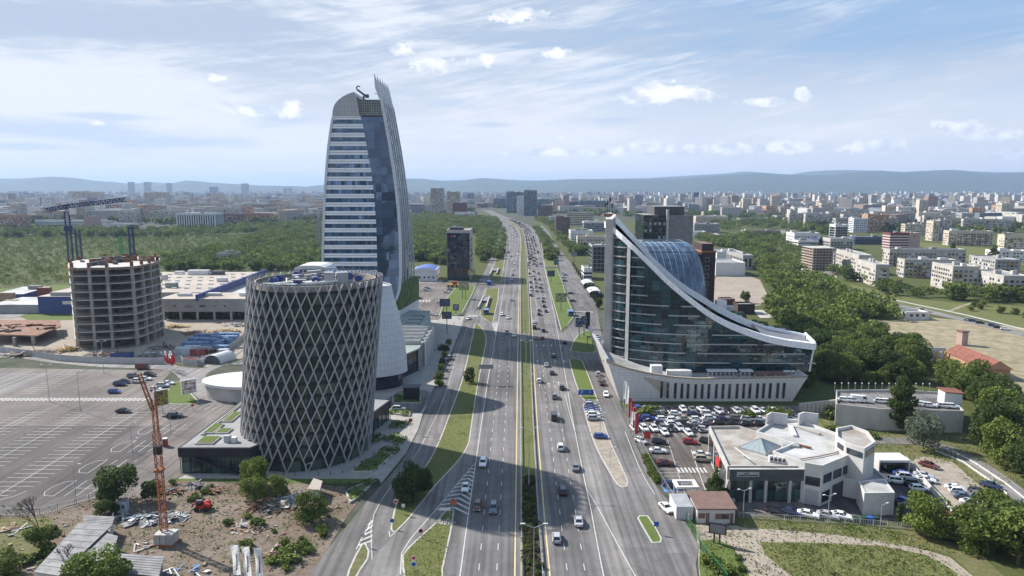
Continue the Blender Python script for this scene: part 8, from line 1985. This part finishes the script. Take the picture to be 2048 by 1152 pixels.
# ================================================================== STREET FURNITURE
def lamp(name,x,y,h,label,arms=2,group=None,reach=1.7,ang=0.0,v=.55):
	t = thing(name,label,'street lamp',(x,y,0),group);mb = MB();mb.tube((x,y,0),(x,y,h),.045 + h * .006,.05,'galvanised',6);mb.build('pole',t)
	for k in range(arms):
		a = ang + k * 2 * math.pi / arms;e = (x + math.cos(a) * reach,y + math.sin(a) * reach,h + v * reach * .6)
		mb = MB();mb.tube((x,y,h - .1),e,.07,.06,'galvanised',5);mb.build('arm',t)
		mb = MB();mb.obox((e[0],e[1],e[2] - .06),(.3 + h * .035,.26,.14),a,'white');mb.build('lamp_head',t)
	return t
y = 108.5;i = 0
while y < 950:
	x = (curve_at(ML,y) + curve_at(MR,y)) / 2;lamp('street_lamp',x,y,14.2,'double-armed lamp in the highway median, %s the camera' % ordn(i).replace('nearest','nearest to'),2,'median lamps',1.9);y += 47;i += 1
for i,(px,py,h,ar,lb) in enumerate(((161,823,13,2,'tall double lamp at the zebra crossing in the parking lot'),(99,804,12.5,2,'double lamp left of the tall one in the parking lot'),(208,748,12.5,2,'double lamp at the back of the parking lot'),(265,905,8,1,'single lamp among the U-shaped bays'),(342,868,7,1,'single lamp beside the black parked car'),(153,1008,9,1,'single lamp at the corner of the parking lot, dark base'),(267,932,7,1,'single lamp on the parking lot edge below the bays'),
		(846,792,8,1,'lamp with two small heads in front of the kiosk'),(1220,935,5,1,'small lamp on the dirt strip'),(1285,905,9,1,'lamp behind the dealer fence'),(1486,1038,6.5,2,'lamp at the gatehouse end of the front fence'),(1655,1050,6.5,2,'lamp in the middle of the front fence'),(1760,1060,5.5,1,'lamp by the waste bins'),(735,860,4,1,'small lamp on the plaza'),(612,962,4.2,1,'thin dark lamp in front of the lattice tower'),(1200,868,6,1,'thin lamp by the blue car'))):
	p = G(px,py);lamp('street_lamp',p.x,p.y,h,lb,ar,None,1.3,.2,.4)
for i,(px,py) in enumerate([(1669 + 13.5 * k,783 + .1 * k) for k in range(15)]):
	p = G(px,py,6.0);t = thing('bollard_lamp','small white globe lamp behind the parking deck, %s from the left' % ['first','second','third','fourth','fifth','sixth','seventh','eighth','ninth','tenth','eleventh','twelfth','thirteenth','fourteenth','fifteenth'][i],'lamp',(p.x,p.y,6),'globe lamps of the deck');mb = MB();mb.tube((p.x,p.y,6),(p.x,p.y,8.6),.06,.06,'galvanised',5);mb.build('post',t);mb = MB();mb.tube((p.x,p.y,8.6),(p.x,p.y,8.95),.2,.2,'off_white',8);mb.build('globe',t)
for i,(px,py) in enumerate(((549,948),(567,951),(590,952),(637,952),(661,951),(685,947),(708,938),(724,930),(740,924),(748,910))):
	p = G(px,py);t = thing('bollard','slim dark bollard round the lattice tower, %s from the left' % ['first','second','third','fourth','fifth','sixth','seventh','eighth','ninth','tenth'][i],'bollard',(p.x,p.y,0),'bollards round the tower');mb = MB();mb.tube((p.x,p.y,0),(p.x,p.y,1.1),.09,.09,'black_clad',6);mb.build('post',t)
def text_mesh(s,size,mat,loc,rz=0.0,parent=None,name='lettering',label=None):
	cu = bpy.data.curves.new(name,'FONT');cu.body = s;cu.size = size;cu.extrude = .02;cu.align_x = 'CENTER';cu.align_y = 'CENTER'
	o = bpy.data.objects.new(name,cu);COL.objects.link(o);bpy.context.view_layer.update();me = bpy.data.meshes.new_from_object(o);COL.objects.unlink(o);me.materials.clear();me.materials.append(MT[mat])
	o2 = bpy.data.objects.new(name,me);COL.objects.link(o2);base = parent['base'] if parent else (0,0,0)
	o2.location = [loc[i] - base[i] for i in range(3)];o2.rotation_euler = (R(90),0,rz);o2.parent = parent;return o2
def poster(name,seed,cols):
	m,t,b = nodes(name);g_ = nn(t,'ShaderNodeNewGeometry');d = nn(t,'ShaderNodeVectorMath',operation='DIVIDE');lk(t,g_.outputs['Position'],d.inputs[0]);d.inputs[1].default_value = (1.1,50,.8)
	n = nn(t,'ShaderNodeTexNoise');n.inputs['Scale'].default_value = .8;n.inputs['Detail'].default_value = 2;lk(t,d.outputs[0],n.inputs['Vector'])
	rp = nn(t,'ShaderNodeValToRGB');rp.color_ramp.interpolation = 'CONSTANT';e = rp.color_ramp.elements
	while len(e) < len(cols):e.new(.5)
	for i,c in enumerate(cols):e[i].position = .30 + .1 * i if i else 0;e[i].color = (*c,1)
	lk(t,n.outputs[0],rp.inputs[0]);lk(t,rp.outputs[0],b.inputs['Base Color']);b.inputs['Roughness'].default_value = .4;MT[name] = m
poster('poster_pale',1,[(.6,.6,.6),(.35,.12,.1),(.65,.65,.6),(.15,.2,.2)]);poster('poster_dark',2,[(.02,.02,.03),(.05,.1,.25),(.02,.02,.02),(.3,.2,.2)]);poster('poster_green',3,[(.45,.5,.1),(.05,.05,.05),(.5,.5,.3),(.2,.3,.1)]);poster('poster_red',4,[(.15,.02,.03),(.3,.35,.05),(.2,.03,.03),(.1,.1,.1)]);poster('poster_blue',5,[(.02,.03,.1),(.03,.08,.2),(.3,.3,.35),(.02,.02,.05)])
def board(name,px,pyb,zb_,w,h,mat,label,legs=1,rz=0.0,frame='black_clad',cat='billboard'):
	p = G(px,pyb);t = thing(name,label,cat,(p.x,p.y,0))
	for k in range(legs):dx = 0 if legs == 1 else (-.18 + .36 * k) * w;mb = MB();mb.obox((p.x + dx * math.cos(rz),p.y + .25 + dx * math.sin(rz),0),(.35,.35,zb_ + .3),rz,'dark_grey' if frame == 'black_clad' else 'white');mb.build('leg',t)
	mb = MB();mb.obox((p.x,p.y,zb_),(w + .5,.5,h + .5),rz,frame);mb.build('frame',t)
	mb = MB();mb.obox((p.x + .3 * math.sin(rz),p.y - .3 * math.cos(rz),zb_ + .25),(w,.12,h),rz,mat);mb.build('panel',t);return t
board('billboard',890,629,4.6,5.4,3.8,'poster_dark','dark two-legged screen billboard at the end of the lawn behind the mall',2)
board('billboard',894,668,7.5,4.2,3.0,'poster_dark','small dark screen billboard above the mall corner',1)
board('billboard',928,598,6,5.6,4.2,'poster_green','two-legged billboard with pale green poster on the lawn',2)
board('billboard',943,567,6,5.2,4.0,'poster_green','billboard with yellow green poster in front of the black office',1)
board('billboard',912,629,2.4,2.8,3.0,'poster_blue','small blue poster board on the lawn',1)
board('billboard',1122,622,5.5,5.8,4.4,'poster_green','yellow screen billboard on one post by the right verge',1)
board('billboard',1102,566,5.0,5.0,4.0,'poster_dark','dark billboard on one post at the top of the right verge',1)
board('billboard',1149,504 + 20,5.5,5.0,4.0,'poster_blue','blue white billboard beside the conifer row',1)
board('billboard',1112,535,2.5,3.5,4.0,'wall_teal','teal poster column by the parallel road',1)
board('billboard',379,799,2.2,4.2,4.2,'poster_pale','white framed billboard at the tip of the lot lawn',1,.75,'white')
board('billboard',324,827,2.6,3.8,4.6,'poster_red','white framed billboard beside the crane on the lot kerb',1,.75,'white')
board('billboard',1158,677,5.6,3.0,3.8,'poster_blue','left of the twin dark blue screens by the right slip road',1)
board('billboard',1168,672,5.6,2.2,3.6,'poster_blue','right of the twin dark blue screens by the right slip road',1)
board('totem_sign',1175,658,0.3,1.8,8.0,'black_clad','tall black totem sign left of the curved office',1,cat='sign')
t = board('led_board',1434,1088,2.2,2.9,1.7,'mid_grey','dark backed screen on two posts by the green fence',2,-.3)
sg = thing('parking_sign','blue parking sign with a white P and arrow on the dark verge','sign',tuple(G(1172,795)))
p = G(1172,795)
for s in (-1.6,1.6):mb = MB();mb.box(p.x + s - .08,p.x + s + .08,p.y + .1,p.y + .25,0,2.2,'galvanised');mb.build('leg',sg)
mb = MB();mb.box(p.x - 2.6,p.x + 2.6,p.y,p.y + .15,.9,2.7,'sign_blue');mb.build('panel',sg);text_mesh('P',1.7,'white',(p.x - 1.4,p.y - .03,1.8),0,sg);text_mesh('>',1.5,'white',(p.x + 1.3,p.y - .03,1.8),0,sg,'arrow')
gt = thing('road_sign','wide road sign on a cantilever pole over the slip lane','road sign',tuple(G(956,770)));p = G(956,768);mb = MB();mb.tube((p.x,p.y,0),(p.x,p.y,7),.14,.12,'galvanised',6);mb.build('pole',gt);mb = MB();mb.box(p.x,p.x + 6.2,p.y - .1,p.y + .1,6.2,6.4,'galvanised');mb.build('arm',gt);mb = MB();mb.box(p.x + .3,p.x + 5.6,p.y + .12,p.y + .22,5.6,7.2,'roof_green_grey');mb.build('panel',gt)
def sign(px,py,h,mat,label,shape='disc',w=.7,rim=None):
	p = G(px,py);t = thing('traffic_sign',label,'traffic sign',(p.x,p.y,0));mb = MB();mb.tube((p.x,p.y,0),(p.x,p.y,h),.05,.05,'galvanised',5);mb.build('pole',t)
	mb = MB()
	if shape == 'disc':
		if rim:mb.tube((p.x,p.y - .08,h),(p.x,p.y - .12,h),w,w,rim,16)
		mb.tube((p.x,p.y - .10,h),(p.x,p.y - .16,h),w * (.7 if rim else 1),w * (.7 if rim else 1),mat,16)
	else:mb.box(p.x - w,p.x + w,p.y - .14,p.y - .08,h - w,h + w,mat)
	mb.build('plate',t);return t
sign(907,1030,3.0,'crane_orange','round orange sign at the nose of the lower grass wedge',w=.75)
sign(792,1025,2.6,'red','red and white round sign by the dark tree',w=.5,rim='white');sign(807,1030,2.2,'white','pair of white plates beside the round red sign','sq',.35)
sign(785,1058,1.9,'sign_blue','blue round sign over a red and white post at the island tip',w=.45);sign(842,1078,1.8,'black_clad','dark round sign on the lower grass wedge',w=.45,rim='red')
sign(828,1150,2.2,'sign_blue','blue round sign at the bottom of the lower grass wedge',w=.55,rim='white');sign(828,1146,3.0,'red','red round sign above the blue one at the bottom of the wedge',w=.45,rim='white')
sign(726,1092,2.4,'galvanised','grey backed round sign at the tip of the small island',w=.45);sign(1312,1068,2.2,'sign_blue','blue square sign on the small right island','sq',.5)
sign(386,822,2.0,'red','small red round sign behind the parking lawn',w=.45);sign(822,868,4.2,'red','red sign on a tall thin pole by the plaza kerb','sq',.5);sign(1294,888,2.6,'red','red totem box in the dealer lot','sq',.9)
t = thing('road_sign','white direction sign behind the orange disc','road sign',tuple(G(890,1035)));p = G(890,1035);mb = MB();mb.box(p.x - 1.2,p.x + 1.2,p.y,p.y + .1,1.6,2.2,'white');mb.build('panel',t)
for s in (-1,1):mb = MB();mb.tube((p.x + s,p.y + .15,0),(p.x + s,p.y + .15,2.4),.06,.06,'galvanised',5);mb.build('leg',t)
p = G(900,1045);t = thing('gravel_patch','pale gravel patch at the nose of the lower wedge','gravel',(p.x,p.y,0));mb = MB();rr_ = random.Random(2)
for q in range(50):a = rr_.random() * 6.28;d = 1.5 * rr_.random() ** .5;mb.obox((p.x - .8 + d * math.cos(a) * 1.3,p.y + d * math.sin(a),.16),(.4,.3,.12),a,'concrete_light')
o = mb.build('stones',t,kind='stuff')
# flags
def flag(px,py,h,w,fh_,mats,label,lean=0.0,group=None,drape=.25,name='flag',sgn=1):
	p = G(px,py);t = thing(name,label,'flag',(p.x,p.y,0),group);mb = MB();mb.tube((p.x,p.y,0),(p.x + lean,p.y,h),.07,.05,'white',6);mb.build('pole',t)
	rows = [];n = 5;z1 = h - .2
	for k in range(n + 1):
		u = k / n;rows.append([(p.x + lean + sgn * w * v,p.y - .1 + math.sin(v * 5 + k) * drape,z1 - fh_ * u - (w * v * drape)) for v in (0,.35,.7,1)])
	for i,m_ in enumerate(mats):
		a,b_ = int(i * n / len(mats)),int((i + 1) * n / len(mats)) if i < len(mats) - 1 else n
		mb = MB();mb.grid(rows[a:b_ + 1],'banner' if m_ == 'white' else m_);mb.build('cloth',t)
for i,(x,y) in enumerate(((331,738),(335,742),(339,744),(344,747),(341,738),(347,743))):flag(x,y,7.5,.9,4,['red'] if i % 2 else ['white','red'],'red and white flag by the parking lot gate, %s' % ordn(5 - i),0,'gate flags')
for i,(x,y,m_) in enumerate(((1247,812,['white']),(1251,822,['white']),(1256,850,['red','red']),(1261,862,['red','white']),(1265,872,['red','white','red']),(1269,884,['red']))):flag(x,y,8.6,.95,6.0,m_,'%s flag on the pavement beside the dealer lot, %s' % ('white' if m_ == ['white'] else 'red',ordn(5 - i)),0,'dealer flags',.12)
flag(1240,800,7,.8,4,['white'],'farthest white flag beside the podium corner',0,'dealer flags',.12)
for i,(x,y,le) in enumerate(((484,1166,-.9),(506,1170,-.9),(529,1172,-.6))):
	p = G(x,y);t = thing('banner_flag','tall white banner with red print, %s of three at the bottom edge' % ['left','middle','right'][i],'banner',(p.x,p.y,0),'white banner flags');mb = MB();mb.tube((p.x,p.y,-.1),(p.x + le * .3,p.y,7.4),.06,.04,'white',6);mb.build('pole',t)
	for s,m_,a,b_ in ((0,'banner',0,1),(.02,'red' if i else 'mid_grey',.35,.55)):
		mb = MB();zt_,zb__ = 7.3,1.6
		rows = [[(p.x + le * .3 * (z / 6.5) - 1.45 * q * (.9 + .1 * math.sin(z)),p.y - s - .05 + .12 * math.sin(q * 6 + z),z) for q in ((a,(a + b_) / 2,b_))] for z in ([zt_ - k * (zt_ - zb__) / 8 for k in range(9)] if not s else [5.6 - k * .38 for k in range(9)])]
		mb.grid(rows,m_);mb.build('cloth' if not s else 'print',t)
# bins, kiosks, bus
for i,(px,m_) in enumerate(((1711,'bin_green'),(1727,'bin_green'),(1739,'sign_blue'),(1751,'bin_green'))):
	p = G(px,1045);t = thing('waste_bin',['leftmost green wheeled bin by the front fence','green wheeled bin left of the blue one','single blue wheeled bin by the front fence','green wheeled bin right of the blue one'][i],'bin',(p.x,p.y,0));mb = MB();mb.prism([(p.x - .6,p.y - .5),(p.x + .6,p.y - .5),(p.x + .6,p.y + .5),(p.x - .6,p.y + .5)],.15,1.15,m_);mb.build('body',t);mb = MB();mb.box(p.x - .65,p.x + .65,p.y - .55,p.y + .55,1.15,1.3,m_);mb.build('lid',t)
for i,(px,py,lb) in enumerate(((972,630,'blue parked minibus beside the underpass mouth'),(978,571,'dark blue bus at the head of the underpass strip'),(1142,633,'pale blue parked minibus at the foot of the right verge'))):
	p = G(px,py);t = thing('minibus',lb,'minibus',(p.x,p.y,.15));c = ('container_blue','sign_blue','container_blue')[i];mb = MB();mb.box(p.x - 1.5,p.x + 1.5,p.y,p.y + 6.5,.5,2.9,c,c);mb.build('body',t);mb = MB();mb.box(p.x - 1.3,p.x + 1.3,p.y - .06,p.y,1.5,2.5,'car_glass');mb.box(p.x + 1.5,p.x + 1.56,p.y + .5,p.y + 6,1.5,2.4,'car_glass');mb.build('window',t)
	for s in (-1,1):
		for yy in (1.2,5.0):mb = MB();mb.tube((p.x + s * 1.3,p.y + yy,.5),(p.x + s * 1.55,p.y + yy,.5),.45,.45,'rubber',10);mb.build('wheel',t)
# underpass mouths: ramp walls beside the service road
for i,(pp_,lb) in enumerate((([(956,619),(967,597),(979,597),(972,619)],'underpass mouth with pale side walls beside the service road'),([(979,553),(986,539),(997,539),(993,550)],'farther underpass mouth with pale walls'))):
	q = g(pp_,0);t = thing('underpass',lb,'underpass',(*q[0],0))
	for a,b_ in ((q[0],q[1]),(q[1],q[2]),(q[2],q[3])):mb = MB();mb.bar((a[0],a[1],.9),(b_[0],b_[1],.9),.7,1.7,'concrete_light');mb.build('side_wall',t)
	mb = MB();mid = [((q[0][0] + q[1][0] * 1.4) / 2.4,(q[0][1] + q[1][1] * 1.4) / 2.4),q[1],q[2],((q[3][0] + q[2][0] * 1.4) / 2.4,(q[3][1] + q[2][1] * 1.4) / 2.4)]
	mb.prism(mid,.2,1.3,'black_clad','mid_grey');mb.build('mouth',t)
# black portal sign and benches
t = thing('portal_sign','black portal frame on the verge left of the podium','sign',tuple(G(1176,688)));p = G(1174,690);mb = MB();mb.box(p.x,p.x + .3,p.y,p.y + .3,0,3.6,'black_clad');mb.box(p.x - .3,p.x + 4,p.y,p.y + .3,3.4,3.9,'black_clad');mb.box(p.x + 1.8,p.x + 2.2,p.y - 5,p.y - 4.7,0,3.4,'crane_green');mb.build('frame',t)
# people
def person_mesh():
	import bmesh
	me = bpy.data.meshes.new('person');V = [(0,0,.95),(0,0,1.2),(0,0,1.42),(0,0,1.52),(0,0,1.64),(0,0,1.76),(.19,0,1.40),(.26,.02,1.12),(.27,-.06,.86),(-.19,0,1.40),(-.26,-.02,1.12),(-.27,.06,.86),(.10,0,.90),(.12,-.10,.50),(.12,-.14,.06),(.12,-.28,.03),(-.10,0,.90),(-.12,.10,.50),(-.12,.22,.08),(-.12,.10,.03)]
	E = [(0,1),(1,2),(2,3),(3,4),(4,5),(2,6),(6,7),(7,8),(2,9),(9,10),(10,11),(0,12),(12,13),(13,14),(14,15),(0,16),(16,17),(17,18),(18,19)];rad = [.15,.15,.15,.06,.10,.08,.07,.05,.04,.07,.05,.04,.10,.07,.05,.04,.10,.07,.05,.04]
	me.from_pydata(V,E,[]);o = bpy.data.objects.new('person',me);COL.objects.link(o);m_ = o.modifiers.new('s','SKIN')
	for i,v in enumerate(me.skin_vertices[0].data if me.skin_vertices else []):v.radius = (rad[i],rad[i]);v.use_root = i == 0
	o.modifiers.new('u','SUBSURF').levels = 1;bpy.context.view_layer.update();dg = bpy.context.evaluated_depsgraph_get();m2 = bpy.data.meshes.new_from_object(o.evaluated_get(dg));COL.objects.unlink(o)
	for q in ('cloth_dark','skin','cloth_light'):m2.materials.append(MT[q])
	for f in m2.polygons:f.material_index = 1 if f.center.z > 1.52 or (abs(f.center.x) > .24 and f.center.z < .95) else 0 if f.center.z < .95 else 2;f.use_smooth = True
	return m2
pm = person_mesh()
for i,(px,py,rz,lb) in enumerate(((883,714,0,'walker on the pavement left of the grey off-roader'),(887,717,.3,'walker closest to the grey off-roader on the pavement'),(955,619,1,'person standing left of the underpass mouth'),(962,624,2,'person waiting by the blue minibus'),(918,640,0,'person at the service road crossing corner'),(952,641,1.5,'person on the kerb of the crossing'),(1157,590,0,'person walking on the parallel road'),(1165,618,0,'person by the parallel road car park'),
		(1768,942,0,'person in red at the white shed, left'),(1771,944,.5,'person at the white shed beside the other'),(908,652,2,'person on the plaza corner by the hedge'),(757,850,1,'person at the foot of the right pavilion'))):
	o = bpy.data.objects.new('person',pm);COL.objects.link(o);p = G(px,py);o.location = (p.x,p.y,.12);o.rotation_euler = (0,0,rz);tag(o,lb,'person')
for nm in ('base',):
	for o in bpy.data.objects:
		if nm in o:del o[nm]
for o in list(COL.objects):   # triangle-free tidy: nothing hidden, nothing left over
	if o.type == 'EMPTY' and o.parent is None and o.get('label') == 'x':COL.objects.unlink(o)
# ================================================================== HAZE
hz = MB();hz.box(-33000,33000,-420,35000,-2.5,520,'off_white')
hz.mats = [];MT['haze'] = bpy.data.materials.new('haze');hm = MT['haze'];hm.use_nodes = True;ht = hm.node_tree;ht.nodes.clear()
ho = nn(ht,'ShaderNodeOutputMaterial');pv_ = nn(ht,'ShaderNodeVolumePrincipled');lk(ht,pv_.outputs[0],ho.inputs['Volume'])
pv_.inputs['Color'].default_value = (0.50,0.68,1.0,1);pv_.inputs['Density'].default_value = 6.2e-5;pv_.inputs['Anisotropy'].default_value = 0.15
hz.mats = ['haze'];o = hz.build('haze',kind='stuff',label='thin blue haze over the whole plain',cat='haze')
